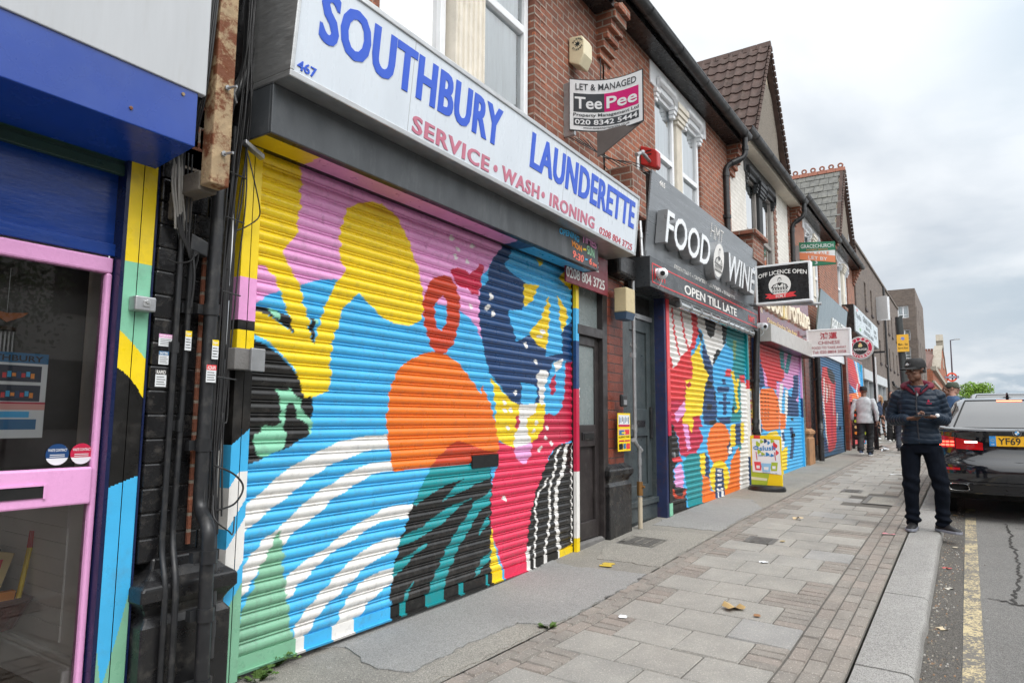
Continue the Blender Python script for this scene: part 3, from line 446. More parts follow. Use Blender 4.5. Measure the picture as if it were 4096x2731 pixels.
FORTUNE_ART=[('navy',[(-.4,2.99),(.21,3.05),(.31,2.5),(.48,2.09),(.14,2.01),(-.17,1.84),(-.13,1.47),(.17,1.15),(-.73,1.09),(-.56,2.44)]),
('red',[(-.06,3.03),(2.07,3.02),(2.28,2.66),(2.2,2.34),(1.93,2.21),(1.46,2.21),(1.49,2.02),(1.09,2.04),(.66,2.07),(.49,2.3),(.21,2.49)]),
('pink',[(.3,2.44),(.6,2.25),(.68,2.04),(.45,2.06)]),
('pink',[(2.05,3.07),(3.99,3.06),(3.62,1.8),(3.16,1.78),(3.09,2.15),(2.54,2.07),(2.17,2.14),(1.86,1.8),(1.4,1.86),(1.45,2.16),(2.19,2.28),(2.25,2.66)]),
('teal',[(1.84,2.99),(1.89,2.54),(2.58,2.41),(3.1,2.92),(2.68,2.9),(2.23,2.44),(2.29,2.58),(2.24,3.04)]),
('pink',[(2.27,2.92),(2.32,2.66),(2.5,2.68),(2.46,2.94)]),
('red',[(-.29,2.37),(-.08,2.37),(-.12,2.27),(-.32,2.27)]),
('navy',[(3.14,2.42),(3.75,2.48),(3.65,1.97),(3.16,1.79),(2.85,1.9),(3.13,2.21)]),
('navy',[(2.49,1.98),(2.91,1.9),(3.62,1.8),(3.59,1.43),(2.69,1.46),(2.28,1.49),(2.37,1.89)]),
('sky',[(2.2,1.49),(2.69,1.47),(3.61,1.47),(3.72,.28),(1.84,.22),(1.96,.93)]),
('white',[(1.78,2.18),(1.59,1.76),(1.55,1.48),(1.72,1.07),(1.67,.78),(1.95,.77),(2.01,1.07),(1.83,1.49),(1.88,1.76),(2.07,2.19)]),
('white',[(2.26,2.06),(2.14,1.6),(1.95,1.32),(2.22,1.31),(2.41,1.6),(2.55,2.07)]),
('white',[(-.6,2.12),(-.31,2.08),(-.45,1.71),(-.46,1.23),(-.44,1.11),(-.73,1.11)]),
('orange',[(.14,2.0),(1.09,2.05),(1.54,1.86),(1.66,1.54),(1.52,1.2),(.53,1.16),(.13,1.22),(-.07,1.52),(-.08,1.82)]),
('orange',[(1.66,1.54),(2.21,1.52),(2.15,1.2),(1.6,1.18)]),
('black',[(.11,1.9),(.24,1.89),(.24,1.88),(.1,1.88)]),
('black',[(.1,1.83),(.23,1.82),(.23,1.81),(.09,1.81)]),
('black',[(.09,1.76),(.22,1.75),(.22,1.73),(.08,1.74)]),
('black',[(.08,1.69),(.22,1.68),(.21,1.66),(.07,1.67)]),
('black',[(.07,1.62),(.21,1.61),(.2,1.59),(.06,1.6)]),
('black',[(.06,1.55),(.2,1.54),(.19,1.52),(.06,1.53)]),
('black',[(.05,1.48),(.19,1.47),(.18,1.45),(.05,1.46)]),
('black',[(.04,1.41),(.18,1.4),(.17,1.38),(.04,1.39)]),
('black',[(.38,1.91),(.52,1.9),(.52,1.89),(.38,1.89)]),
('black',[(.37,1.84),(.51,1.83),(.51,1.81),(.37,1.82)]),
('black',[(.36,1.77),(.5,1.76),(.5,1.74),(.36,1.75)]),
('black',[(.35,1.69),(.49,1.69),(.49,1.67),(.34,1.67)]),
('black',[(.34,1.62),(.48,1.61),(.48,1.6),(.33,1.6)]),
('black',[(.33,1.55),(.47,1.54),(.47,1.52),(.32,1.53)]),
('black',[(.32,1.48),(.46,1.47),(.46,1.45),(.31,1.46)]),
('black',[(.31,1.41),(.45,1.4),(.45,1.38),(.3,1.39)]),
('black',[(.62,1.92),(.76,1.91),(.76,1.89),(.61,1.9)]),
('black',[(.61,1.84),(.75,1.84),(.75,1.82),(.6,1.82)]),
('black',[(.6,1.77),(.74,1.76),(.74,1.75),(.59,1.75)]),
('black',[(.59,1.7),(.73,1.69),(.73,1.67),(.58,1.68)]),
('black',[(.57,1.63),(.72,1.62),(.72,1.6),(.57,1.61)]),
('black',[(.56,1.55),(.71,1.55),(.71,1.53),(.56,1.53)]),
('black',[(.55,1.48),(.7,1.47),(.7,1.45),(.55,1.46)]),
('black',[(.54,1.41),(.69,1.4),(.69,1.38),(.54,1.39)]),
('black',[(1.41,1.94),(1.57,1.94),(1.57,1.92),(1.41,1.92)]),
('black',[(1.39,1.82),(1.55,1.81),(1.55,1.79),(1.39,1.8)]),
('black',[(1.37,1.7),(1.53,1.69),(1.53,1.67),(1.37,1.68)]),
('black',[(1.35,1.58),(1.51,1.57),(1.51,1.55),(1.35,1.55)]),
('black',[(1.33,1.45),(1.49,1.44),(1.49,1.43),(1.33,1.43)]),
('navy',[(2.54,1.23),(2.68,.91),(2.42,.53),(2.75,.5),(3.03,.9),(2.89,1.23)]),
('navy',[(1.76,1.12),(1.85,.93),(2.07,.93),(1.98,1.13)]),
('yellow',[(1.66,.72),(2.28,.82),(2.12,.32),(1.47,.2)]),
('yellow',[(.63,1.14),(1.29,1.16),(1.53,1.07),(.41,1.07)]),
('black',[(2.71,1.44),(3.02,1.44),(2.98,1.37),(2.75,1.37)])]
FIGURE_ART=[('red',[(.73,2.89),(1.41,2.94),(2.46,2.87),(2.95,2.52),(2.68,2.0),(2.73,1.53),(2.6,.76),(2.26,.54),(1.13,.45),(1.02,.98),(.63,1.52),(.56,2.05),(.45,2.4)]),
('black',[(1.47,2.91),(2.24,2.91),(2.85,2.77),(2.74,2.47),(2.13,2.52),(1.62,2.68)]),
('white',[(.81,2.6),(.78,2.24),(.59,1.87),(.72,1.44),(.9,1.45),(.77,1.88),(.97,2.25),(1.0,2.61)]),
('lilac',[(1.13,2.44),(1.99,2.44),(1.78,2.05),(1.13,2.03)]),
('white',[(1.33,2.33),(1.11,1.89),(1.28,1.89),(1.51,2.34)]),
('lilac',[(2.13,2.29),(2.26,1.91),(2.19,1.53),(2.43,1.53),(2.49,1.92),(2.37,2.3)]),
('brick',[(1.16,2.62),(1.49,2.26),(1.28,1.89),(1.54,1.89),(1.75,2.28),(1.41,2.64)]),
('crimson',[(1.84,2.05),(1.71,1.15),(1.69,.71),(2.0,.7),(2.02,1.15),(2.16,2.06)]),
('white',[(2.9,1.61),(2.7,1.18),(2.89,1.18),(3.1,1.61)]),
('white',[(.74,1.45),(.81,.94),(1.01,.69),(1.16,.69),(.96,.94),(.88,1.45)]),
('navy',[(-.34,.9),(.93,.87),(1.12,.43),(-.45,.43)])]
STRIPE_ART=[('sky',[(-.74,3.64),(5.5,4.0),(4.78,2.2),(-1.33,1.69)]),
('red',[(.67,3.61),(2.3,3.72),(4.29,2.61),(4.19,2.35),(2.19,2.61),(.05,3.19)]),
('crimson',[(.07,3.26),(1.52,3.05),(3.65,2.59),(4.19,2.35),(.39,2.72),(-.12,2.81)]),
('navy',[(-.11,2.84),(1.14,2.72),(2.65,2.3),(-.28,2.14)]),
('orange',[(.23,2.23),(4.24,2.48),(4.3,2.23),(-.04,1.78)]),
('red',[(.04,2.04),(1.79,2.28),(1.38,1.88),(-.04,1.78)]),
('white',[(2.95,3.63),(3.38,3.16),(3.78,2.76),(4.16,2.78),(3.75,3.19),(3.32,3.66)]),
('teal',[(4.08,3.71),(4.74,3.76),(4.53,3.23),(4.15,3.25)]),
('white',[(3.25,2.74),(2.84,2.43),(3.22,2.23),(3.52,2.25),(3.14,2.44),(3.55,2.75)]),
('navy',[(-.07,3.18),(.4,3.15),(.3,2.83),(-.16,2.84)])]
# ================================================================ MATERIALS
m_brick = brick('red_brick', (.33,.115,.062), (.215,.075,.046), (.34,.29,.235), dirt=.42, odd=(.50,.15,.06))
m_brickB = brick('brown_brick', (.27,.10,.06), (.175,.068,.045), (.34,.29,.24), dirt=.45, odd=(.46,.14,.06))
m_brickW = brick('white_painted_brick', (.74,.72,.67), (.68,.66,.61), (.60,.58,.53), dirt=.35, dcol=(.33,.30,.26), var=.08, bstr=.5)
m_brickG = brick('grey_brown_brick', (.165,.128,.105), (.105,.082,.072), (.15,.135,.12), dirt=.25, var=.22)
m_brickK = M('black_painted_brick', (.010,.010,.011), .22, var=.3, dirt=.45, dcol=(.10,.09,.08), ds=18, bump=.12, bs=50)
m_glazed = brick('glazed_red_brick', (.21,.05,.028), (.15,.035,.02), (.05,.03,.025), w=.3, h=.095, ms=.006, rough=.28, dirt=.3)
m_stationbrick = brick('orange_brick', (.36,.10,.04), (.26,.07,.03), (.22,.15,.11), dirt=.3)
m_cream = M('cream_stone', srgb('#d9d2c4'), .6, var=.07, dirt=.3, dcol=(.30,.27,.22), bump=.15)
m_white = M('white_upvc', srgb('#e6e8ea'), .35, var=.04, dirt=.12, dcol=(.4,.38,.34))
m_black = M('black_gloss_paint', (.012,.012,.013), .30, var=.3, dirt=.55, dcol=(.10,.092,.08), ds=11, bump=.1, bs=40)
m_blackp = M('black_plastic', (.017,.018,.02), .40, var=.3, dirt=.45, dcol=(.12,.112,.10), ds=13)
m_cable = M('black_cable', (.02,.02,.021), .5, var=.2)
m_greybox = M('charcoal_paint', (.050,.056,.062), .42, var=.2, vs=2.5, dirt=.45, dcol=(.11,.115,.12), ds=5, stretch=(2,1,.7), bump=.12, bs=220)
m_alu = M('brushed_aluminium', (.55,.56,.56), .38, .85, var=.12, stretch=(1,1,9), dirt=.25, dcol=(.18,.17,.15))
m_galv = M('galvanised_steel', (.40,.41,.42), .45, .7, var=.2, dirt=.4, dcol=(.12,.11,.10))
m_signwhite = M('sign_white', srgb('#d3dbe3'), .30, var=.05, vs=2, dirt=.22, dcol=(.42,.42,.40), ds=4, stretch=(3,1,.8))
m_lead = M('grey_render', (.16,.155,.15), .85, var=.2, dirt=.4, bump=.3)
m_rust = M('rusted_cream_steel', (.36,.26,.15), .7, .1, var=.25, vs=12, dirt=1., dcol=(.15,.045,.014), ds=9, bump=.4, bs=60)
m_roof = M('dark_tile', (.070,.042,.034), .8, var=.3, dirt=.4, dcol=(.05,.05,.03), bump=.3)
m_slate = M('grey_slate', (.13,.13,.12), .65, var=.3, vs=9, dirt=.5, dcol=(.28,.27,.2), ds=8, bump=.3)
m_redtile = M('red_ridge_tile', (.26,.10,.065), .8, var=.2, dirt=.3)
m_rough = M('pebbledash', (.19,.165,.135), .95, var=.35, vs=60, dirt=.3, bump=1., bs=70)
m_paint = M('gloss_paint_layers', None, .34, var=.07, vs=5, dirt=.25, dcol=(.12,.11,.10), ds=6, attr=True, bump=.08, bs=160)
m_paintm = M('matt_paint_layers', None, .55, var=.08, vs=6, dirt=.2, dcol=(.12,.11,.10), ds=6, attr=True)
m_print = M('printed_sheet', None, .4, var=.03, attr=True)
m_glass = glass('window_glass',(.96,.98,.98),.01,3.0); m_glassd = glass('shop_glass', (.55,.57,.57))
m_curtain = M('net_curtain', srgb('#dbe4e8'), .8, var=.12, vs=3, stretch=(9,1,.4))
m_dark = M('dark_void', (.006,.006,.006), .8)
m_frost = M('obscured_glass', (.20,.235,.235), .22, var=.10, vs=4, dirt=.2, dcol=(.5,.5,.48), ds=10, bump=.25, bs=260)
m_doorb = M('brown_black_door_paint', (.030,.025,.025), .38, var=.2, dirt=.35, dcol=(.11,.10,.09), ds=9)
m_doorg = M('grey_green_door_paint', (.052,.066,.070), .36, var=.2, dirt=.4, dcol=(.16,.15,.14), ds=10)
m_blue = M('blue_enamel', (.009,.050,.30), .25, var=.10, vs=2.5, dirt=.2, dcol=(.05,.11,.32), ds=3, coat=.05)
m_navy = M('blue_gloss_board', (.009,.048,.26), .22, var=.2, vs=2, stretch=(1,1,6), bump=.07, bs=18)
m_greend = M('dark_green_paint', (.018,.05,.036), .35, var=.2, dirt=.25)
m_pink = M('pink_gloss_paint', srgb('#e7a6d6'), .28, var=.05, dirt=.14, dcol=(.3,.14,.25), ds=12, bump=.12, bs=40)
m_mosaic = brick('mosaic_tile', (.30,.26,.20), (.05,.045,.035), (.03,.03,.03), w=.03, h=.03, ms=.003, offset=0, dirt=.1, bstr=.3)
# ================================================================ GROUND
def sheet(mb, s0, s1, n0, n1, dz, ds=.4, nn=2, zf=None, col=None):
    k = max(1,int(math.ceil((s1-s0)/ds))); ss = [s0+(s1-s0)*i/k for i in range(k+1)]; ns = [n0+(n1-n0)*j/nn for j in range(nn+1)]
    zf = zf or gz
    mb.grid([[(s,n,zf(s,n)+dz) for n in ns] for s in ss], cols=[col]*(k+1)); return mb
def road_z(s, n): return gz(s,-2.9)-.112
def ground_mat(name, c1, c2, speck, var=.2, bump=.5, bs=160, rough=.85, stain=.35, attr=False, sp_lo=.62):
    m, nt, b = _nodes(name); co_ = _objco(nt)
    base = _mix(nt, _range(nt, _noise(nt, co_, 1.1, 8, .65), .35, .65, 0, 1), c1, c2)
    if attr:
        a = nt.nodes.new('ShaderNodeAttribute'); a.attribute_name = 'Col'; base = _mix(nt, 1., a.outputs['Color'], _mix(nt, _range(nt, _noise(nt, co_, 3, 7, .65), .3, .7, 0, 1), (.82,.82,.82), (1.12,1.11,1.09)), 'MULTIPLY')
    v = nt.nodes.new('ShaderNodeTexVoronoi'); v.inputs['Scale'].default_value = 210; _link(nt, co_, v.inputs['Vector'])
    sepc = nt.nodes.new('ShaderNodeSeparateColor'); _link(nt, v.outputs['Color'], sepc.inputs[0])
    spk = _range(nt, sepc.outputs[0], 0, 1, 1-var, 1+var*.6)
    cb = nt.nodes.new('ShaderNodeCombineColor')
    for i in range(3): _link(nt, spk, cb.inputs[i])
    c = _mix(nt, 1., base, cb.outputs[0], 'MULTIPLY')
    c = _mix(nt, _range(nt, sepc.outputs[1], sp_lo+.3, .98, 0, .8), c, speck)
    c = _mix(nt, _range(nt, _noise(nt, co_, 2.3, 9, .72), .52, .75, 0, stain), c, (.06,.055,.05))
    gum = nt.nodes.new('ShaderNodeTexVoronoi'); gum.inputs['Scale'].default_value = 2.6; gum.inputs['Randomness'].default_value = 1; _link(nt, co_, gum.inputs['Vector'])
    c = _mix(nt, _range(nt, gum.outputs['Distance'], .035, .045, .35, 0), c, (.42,.41,.39))
    _link(nt, c, b.inputs['Base Color']); b.inputs['Roughness'].default_value = rough
    h = nt.nodes.new('ShaderNodeMath'); h.operation = 'ADD'; _link(nt, v.outputs['Distance'], h.inputs[0]); _link(nt, _noise(nt, co_, bs, 4), h.inputs[1])
    _bump(nt, h.outputs[0], bump, .006, b); MATS[name] = m; return m
m_asph = ground_mat('old_asphalt', (.275,.26,.228), (.225,.214,.19), (.46,.43,.37), .3, stain=.3)
m_patch = ground_mat('grey_asphalt', (.30,.298,.285), (.255,.254,.246), (.34,.33,.31), .35, stain=.18)
m_conc = ground_mat('aggregate_concrete', (.33,.312,.272), (.285,.27,.24), (.50,.47,.40), .4, bump=.7)
m_slab = ground_mat('paving_blocks', (.3,.3,.3), (.3,.3,.3), (.46,.43,.38), .14, attr=True, stain=.22, bump=.35)
m_joint = ground_mat('joint_sand', (.12,.11,.095), (.09,.082,.072), (.12,.11,.09), .3)
m_kerb = ground_mat('granite', (.375,.366,.348), (.325,.318,.302), (.50,.49,.47), .42, stain=.25, bump=.9, bs=25)
m_road = ground_mat('road_asphalt', (.225,.22,.208), (.188,.184,.175), (.30,.285,.26), .45, bump=.9, stain=.25)
m_gutterdirt = ground_mat('gutter_grit', (.17,.16,.145), (.125,.117,.107), (.30,.27,.22), .6, bump=1.4, bs=60, sp_lo=.45)
m_iron = M('worn_iron_cover', (.17,.165,.155), .55, .4, var=.3, vs=20, dirt=.4, bump=.6, bs=120)
# the ground itself, far and wide, then the strips laid on it
mb = MB(); sheet(mb, -60, 300, -120, 60, -.30, ds=6, nn=6, zf=lambda s,n: gz(s,-1)); struct('ground', mb, m_asph)
mb = MB(); sheet(mb, 1.0, 60, -2.73, -.95, -.011, ds=.5); struct('pavement_bed', mb, m_joint)
mb = MB()
slabc = [(.300,.288,.264),(.292,.28,.256),(.308,.296,.27),(.296,.282,.257),(.29,.28,.259)]; paverc = [(.24,.215,.19),(.252,.22,.194),(.225,.206,.184),(.245,.224,.2)]
def block(mb, s0, s1, n0, n1, c, g=.005, lift=0.):
    j = random.gauss(0,.0016)+lift; tl = random.gauss(0,.0012); tn = random.gauss(0,.0012); e = .007
    a,b,d,f = s0+g,s1-g,n0+g,n1-g; q = random.uniform(.94,1.06); c = tuple(x*q for x in c)
    T = [(a+e,d+e),(b-e,d+e),(b-e,f-e),(a+e,f-e)]; B = [(a,d),(b,d),(b,f),(a,f)]
    top = [(s,n,gz(s,n)+j+tl*(1 if s>(a+b)/2 else -1)+tn*(1 if n>(d+f)/2 else -1)) for s,n in T]
    bot = [(s,n,gz(s,n)-.012) for s,n in B]
    mb.face(top,c)
    for i in range(4): k = (i+1)%4; mb.face([bot[i],bot[k],top[k],top[i]],c)
P_ = .4185; s = 1.35; row = 0; covers = [(11.35,12.32,-2.49,-2.0)]
while s < 52:
    s1 = s+P_; left = row%2; nn = -1.145
    segs = [(0,.2,'f')]+[(.2+.413*i,.2+.413*(i+1),'s') for i in range(2)]+[(1.026,1.238,'f')] if left else [(.413*i,.413*(i+1),'s') for i in range(3)]
    if row%7 == 3: segs = [(0,.413,'s'),(.413,.826,'s'),(.826,1.238,'f')]
    for a,b,k in segs:
        if any(s1 > c[0] and s < c[1] and nn-a > c[2] and nn-b < c[3] for c in covers): continue
        if k == 's': block(mb, s, s1, nn-b, nn-a, random.choice(slabc) if random.random() > .06 else (.295,.29,.28))
        else:
            red = random.random() < .05; m4 = 4
            for q in range(m4): block(mb, s+P_*q/m4, s+P_*(q+1)/m4, nn-b, nn-a, (.26,.14,.11) if red else random.choice(paverc), .004)
    s = s1; row += 1
# rows of small pavers along both edges
for (na, nb, ln) in ((-2.389,-2.502,.225),(-2.502,-2.615,.225),(-2.615,-2.725,.225),(-1.045,-1.14,.225),(-.955,-1.045,.225)):
    s = 1.3+random.random()*.2
    while s < 52: block(mb, s, s+ln, nb, na, random.choice(paverc), .004); s += ln
pav = struct('pavement', mb, m_slab)
# iron and stone inspection covers let into the paving
mb = MB()
a,b,c,d = covers[0]
mb.grid([[(s_,n_,gz(s_,n_)-.001) for n_ in (c+.06,d-.06)] for s_ in (a+.06,b-.06)]); cv = thing('inspection_cover','large square inspection cover in the paving behind the man in the puffer jacket','inspection cover',(11.8,-2.25,gz(11.8,-2.25)))
part('cover_plate', mb, m_slab if False else m_conc, cv)
mb = MB()
for x0,x1,y0,y1 in ((a,b,c,c+.055),(a,b,d-.055,d),(a,a+.055,c+.055,d-.055),(b-.055,b,c+.055,d-.055)):
    mb.grid([[(s_,n_,gz(s_,n_)+.002) for n_ in (y0,y1)] for s_ in (x0,x1)])
part('cover_rim', mb, m_iron, cv)
for (a,b,c,d,lb) in ((7.6,7.93,-1.6,-1.3,'small square iron cover in the paving level with the black front door'),(12.55,12.95,-1.85,-1.55,'small dark iron cover in the paving beyond the drinks board'),(6.75,7.2,-.62,-.2,'dark iron cover in the asphalt in front of the brick pillar')):
    mb = MB(); t_ = thing('stopcock_cover', lb, 'utility cover', ((a+b)/2,(c+d)/2,gz((a+b)/2,(c+d)/2)), group='small iron covers in the pavement')
    mb.grid([[(s_,n_,gz(s_,n_)+.006) for n_ in (c,d)] for s_ in (a,b)]); part('cover_rim', mb, m_iron, t_)
    mb = MB()
    for i in range(6):
        for j in range(3): 
            x = a+.04+(b-a-.08)*i/6; y = c+.05+(d-c-.1)*j/3
            mb.box(x,x+(b-a)/6*.55,y,y+(d-c)/3*.6,gz(x,y)+.006,gz(x,y)+.011)
    part('cover_tread', mb, m_iron, t_)
# asphalt forecourt between shops and paving
mb = MB(); sheet(mb, -4, 60, -.955, .6, 0., ds=.3, nn=5); struct('forecourt', mb, m_asph)
def patch(name, outline, mat, lift, jit=.012):
    pts = []
    for i in range(len(outline)):
        (x0,y0),(x1,y1) = outline[i],outline[(i+1)%len(outline)]; k = max(1,int(math.hypot(x1-x0,y1-y0)/.06))
        for q in range(k):
            t = q/k; pts.append((x0+(x1-x0)*t+(random.gauss(0,jit) if q else 0), y0+(y1-y0)*t+(random.gauss(0,jit) if q else 0)))
    bm = bmesh.new(); vs = [bm.verts.new((x,y,0)) for x,y in pts]; f = bm.faces.new(vs)
    bmesh.ops.triangulate(bm, faces=[f]); bmesh.ops.subdivide_edges(bm, edges=[e for e in bm.edges if e.calc_length() > .5], cuts=2)
    mb = MB(); mb.v = [(v.co.x,v.co.y,gz(v.co.x,v.co.y)+lift) for v in bm.verts]; bm.verts.index_update()
    for fc in bm.faces: mb.f.append([v.index for v in fc.verts]); mb.c.append(None)
    n_ = len(mb.v); bnd = [e for e in bm.edges if len(e.link_faces) == 1]
    for e_ in bnd:
        i,j = e_.verts[0].index,e_.verts[1].index; A,B = mb.v[i],mb.v[j]; k = len(mb.v)
        mb.v += [(A[0],A[1],A[2]-lift-.01),(B[0],B[1],B[2]-lift-.01)]; mb.f.append([i,j,k+1,k]); mb.c.append(None)
    bm.free(); return struct(name, mb, mat)
patch('asphalt_patch', [(2.9,.02),(3.06,-.15),(3.0,-.35),(2.93,-.55),(3.0,-.735),(3.5,-.72),(4.1,-.72),(4.2,-.93),(4.75,-.955),(5.8,-.96),(5.72,-.5),(5.66,-.3),(5.75,.02)], m_patch, .008)
patch('concrete_patch', [(2.45,-.93),(2.55,-.62),(2.95,-.78),(3.5,-.74),(4.05,-.74),(4.15,-.94)], m_conc, .005)
patch('concrete_patch', [(6.1,-.94),(6.05,-.35),(6.5,-.2),(7.6,-.2),(7.75,-.95)], m_conc, .006)
patch('asphalt_patch', [(8.0,-.93),(7.9,-.15),(10.6,-.1),(10.7,-.6),(9.9,-.93)], m_patch, .006)
# kerb stones
mb = MB(); edges = [1.2,2.9,4.69,6.39,7.91,9.6,11.2,12.9]; x = 12.9
while x < 60: x += 1.6; edges.append(x)
for i in range(len(edges)-1):
    a,b = edges[i]+.006,edges[i+1]-.006; j = random.gauss(0,.002); k = 6; ring = []
    for q in range(k+1):
        s_ = a+(b-a)*q/k; z = gz(s_,-2.9)+j; w = random.gauss(0,.006) if 0<q<k else 0
        ring.append([(s_,-2.733,z-.03),(s_,-2.745,z-.002),(s_,-2.76,z),(s_,-2.98,z-.002+w*.5),(s_,-3.02+w,z-.006),(s_,-3.043+w,z-.022),(s_,-3.05+w,z-.05),(s_,-3.058,z-.16)])
    mb.grid(ring, False)
    for rg in (ring[0],ring[-1]): mb.face(rg)
struct('kerb', mb, m_kerb, smooth=50)
# road, gutter grit, yellow line, cracks
mb = MB(); sheet(mb, -60, 300, -13, -3.0, 0., ds=1.5, nn=4, zf=road_z); struct('road', mb, m_road)
mb = MB(); sheet(mb, -5, 60, -3.26, -3.045, .004, ds=.4, nn=2, zf=road_z); struct('gutter_grit', mb, m_gutterdirt)
m_, nt_, b_ = _nodes('worn_yellow_paint'); co_ = _objco(nt_)
vn = _noise(nt_, co_, 55, 6, .75); vb = _noise(nt_, co_, 5, 3)
ad = nt_.nodes.new('ShaderNodeMath'); ad.operation = 'MULTIPLY_ADD'; _link(nt_, vb, ad.inputs[0]); ad.inputs[1].default_value = .55; _link(nt_, vn, ad.inputs[2])
_link(nt_, _mix(nt_, _range(nt_, ad.outputs[0], .70, .80, 0, 1), (.52,.43,.25), (.14,.132,.12)), b_.inputs['Base Color']); b_.inputs['Roughness'].default_value = .85
_bump(nt_, vn, .7, .006, b_)
mb = MB()
for a,b in ((-5,11.5),(12.0,12.45)): sheet(mb, a, b, -3.385, -3.268, .008, ds=.3, nn=2, zf=road_z)
struct('yellow_line', mb, m_)
mb = MB()
for pts in ([(11.2,-3.70),(10.4,-3.73),(9.7,-3.70),(9.0,-3.72),(8.4,-3.70),(7.9,-3.68),(7.5,-3.66),(7.15,-3.61),(6.9,-3.60)],[(7.05,-3.42),(7.0,-3.6),(6.85,-3.9)],[(10.9,-3.8),(10.85,-4.2)]):
    P = []
    for (x0,y0),(x1,y1) in zip(pts,pts[1:]):
        for q in range(8): P.append((x0+(x1-x0)*q/8+random.gauss(0,.015), y0+(y1-y0)*q/8+random.gauss(0,.012)))
    dx = abs(pts[-1][0]-pts[0][0]) > .5
    mb.grid([[(x+(0 if dx else -w),y+(w if dx else 0),road_z(x,y)+.005),(x-(0 if dx else -w),y-(w if dx else 0),road_z(x,y)+.005)] for x,y in P for w in [random.uniform(.004,.018)]])
struct('road_crack', mb, M('crack', (.035,.033,.03), .95))
mb = MB()
for x,y in ((11.75,-3.9),(11.6,-4.1)): sheet(mb, x, x+.06, y-.25, y, .006, zf=road_z)
struct('white_bay_mark', mb, M('worn_white_paint', (.5,.5,.48), .8, dirt=.8, dcol=(.11,.1,.1), ds=20))
mb = MB(); sheet(mb, -60, 120, -16.5, -13, -.0, ds=4, nn=1, zf=lambda s,n: gz(s,-2.9)); mb.grid([[(s_,-13,gz(s_,-2.9)-.2) ,(s_,-13,gz(s_,-2.9))] for s_ in range(-60,121,6)]); struct('far_pavement', mb, m_asph)
# ================================================================ HOUSES
def sash(house, s0, s1, z0, z1, n, bar=None, fmat=None, fw=.07, sub=True):
    """one window: frame with rail(s), pane, net curtain behind"""
    fmat = fmat or m_white; mb = MB()
    mb.box(s0,s0+fw,n,n+.09,z0,z1); mb.box(s1-fw,s1,n,n+.09,z0,z1); mb.box(s0+fw,s1-fw,n,n+.09,z0,z0+fw); mb.box(s0+fw,s1-fw,n,n+.09,z1-fw,z1)
    rails = [bar] if bar else []
    for r in rails: mb.box(s0+fw,s1-fw,n+.004,n+.086,r-.04,r+.04)
    w = part('window', mb, fmat, house, bev=.006)
    mb = MB(); mb.pane(s0+fw,s1-fw,n+.045,z0+fw,(bar-.04) if bar else z1-fw)
    if bar: mb.pane(s0+fw,s1-fw,n+.035,bar+.04,z1-fw)
    part('pane', mb, m_glass, w)
    mb = MB(); k = 26
    mb.grid([[(s0+(s1-s0)*i/k, n+.085+.014*math.sin(i*1.7)+.008*math.sin(i*.6), z) for z in (z0,z1)] for i in range(k+1)])
    part('curtain', mb, m_curtain, w, smooth=60); return w
def column(house, s0, s1, z0, z1, n, mat, cap=True):
    mb = MB(); c = (s0+s1)/2; w = (s1-s0)
    mb.box(s0,s1,n-.03,n+.12,z0,z0+.22); mb.box(s0+.02,s1-.02,n-.05,n+.12,z0+.22,z0+.27)
    # fluted shaft
    k = 6; P = []; a,b = s0+.05,s1-.05; prof = []
    for i in range(k):
        x0 = a+(b-a)*i/k; x1 = a+(b-a)*(i+1)/k
        prof += [(x0,n-.04),(x0+.25*(x1-x0),n-.04),(x0+.35*(x1-x0),n-.015),(x0+.65*(x1-x0),n-.015),(x0+.75*(x1-x0),n-.04)]
    prof += [(b,n-.04),(b,n+.1),(a,n+.1)]
    zt = z1-.3
    mb.grid([[(x,y,z) for x,y in prof] for z in (z0+.27,zt)], True, True)
    for i,(g,h) in enumerate(((.03,.06),(.0,.07),(-.04,.08),(-.07,.09))): mb.box(s0+g,s1-g,n-.07-.02*i,n+.12,zt+sum((.06,.07,.08,.09)[:i]),zt+sum((.06,.07,.08,.09)[:i+1]))
    return part('column', mb, mat, house, bev=.008)
def lintel(house, spans, s0, s1, z0, z1, n, mat):
    """painted band over the windows with a hood mould dipping over each light"""
    mb = MB(); mb.box(s0,s1,n-.02,n+.06,z0,z1)
    for a,b in spans:
        prof = [(n-.03,z0+.02),(n-.07,z0+.05),(n-.085,z0+.09),(n-.06,z0+.12),(n-.03,z0+.13)]
        c = .14
        pts = [(a-.05,-.10),(a-.05,.05),(a+.0,.09),(b-.0,.09),(b+.05,.05),(b+.05,-.10)]
        mb.grid([[(x,y,z+dz-.03) for y,z in prof] for x,dz in pts], False)
        for x in (a-.09,b+.0):
            for i in range(3): mb.box(x-.01*i,x+.09+.01*i,n-.025-.018*i,n+.05,z0-.20+.06*i,z0-.142+.06*i)
    return part('lintel', mb, mat, house, bev=.006)
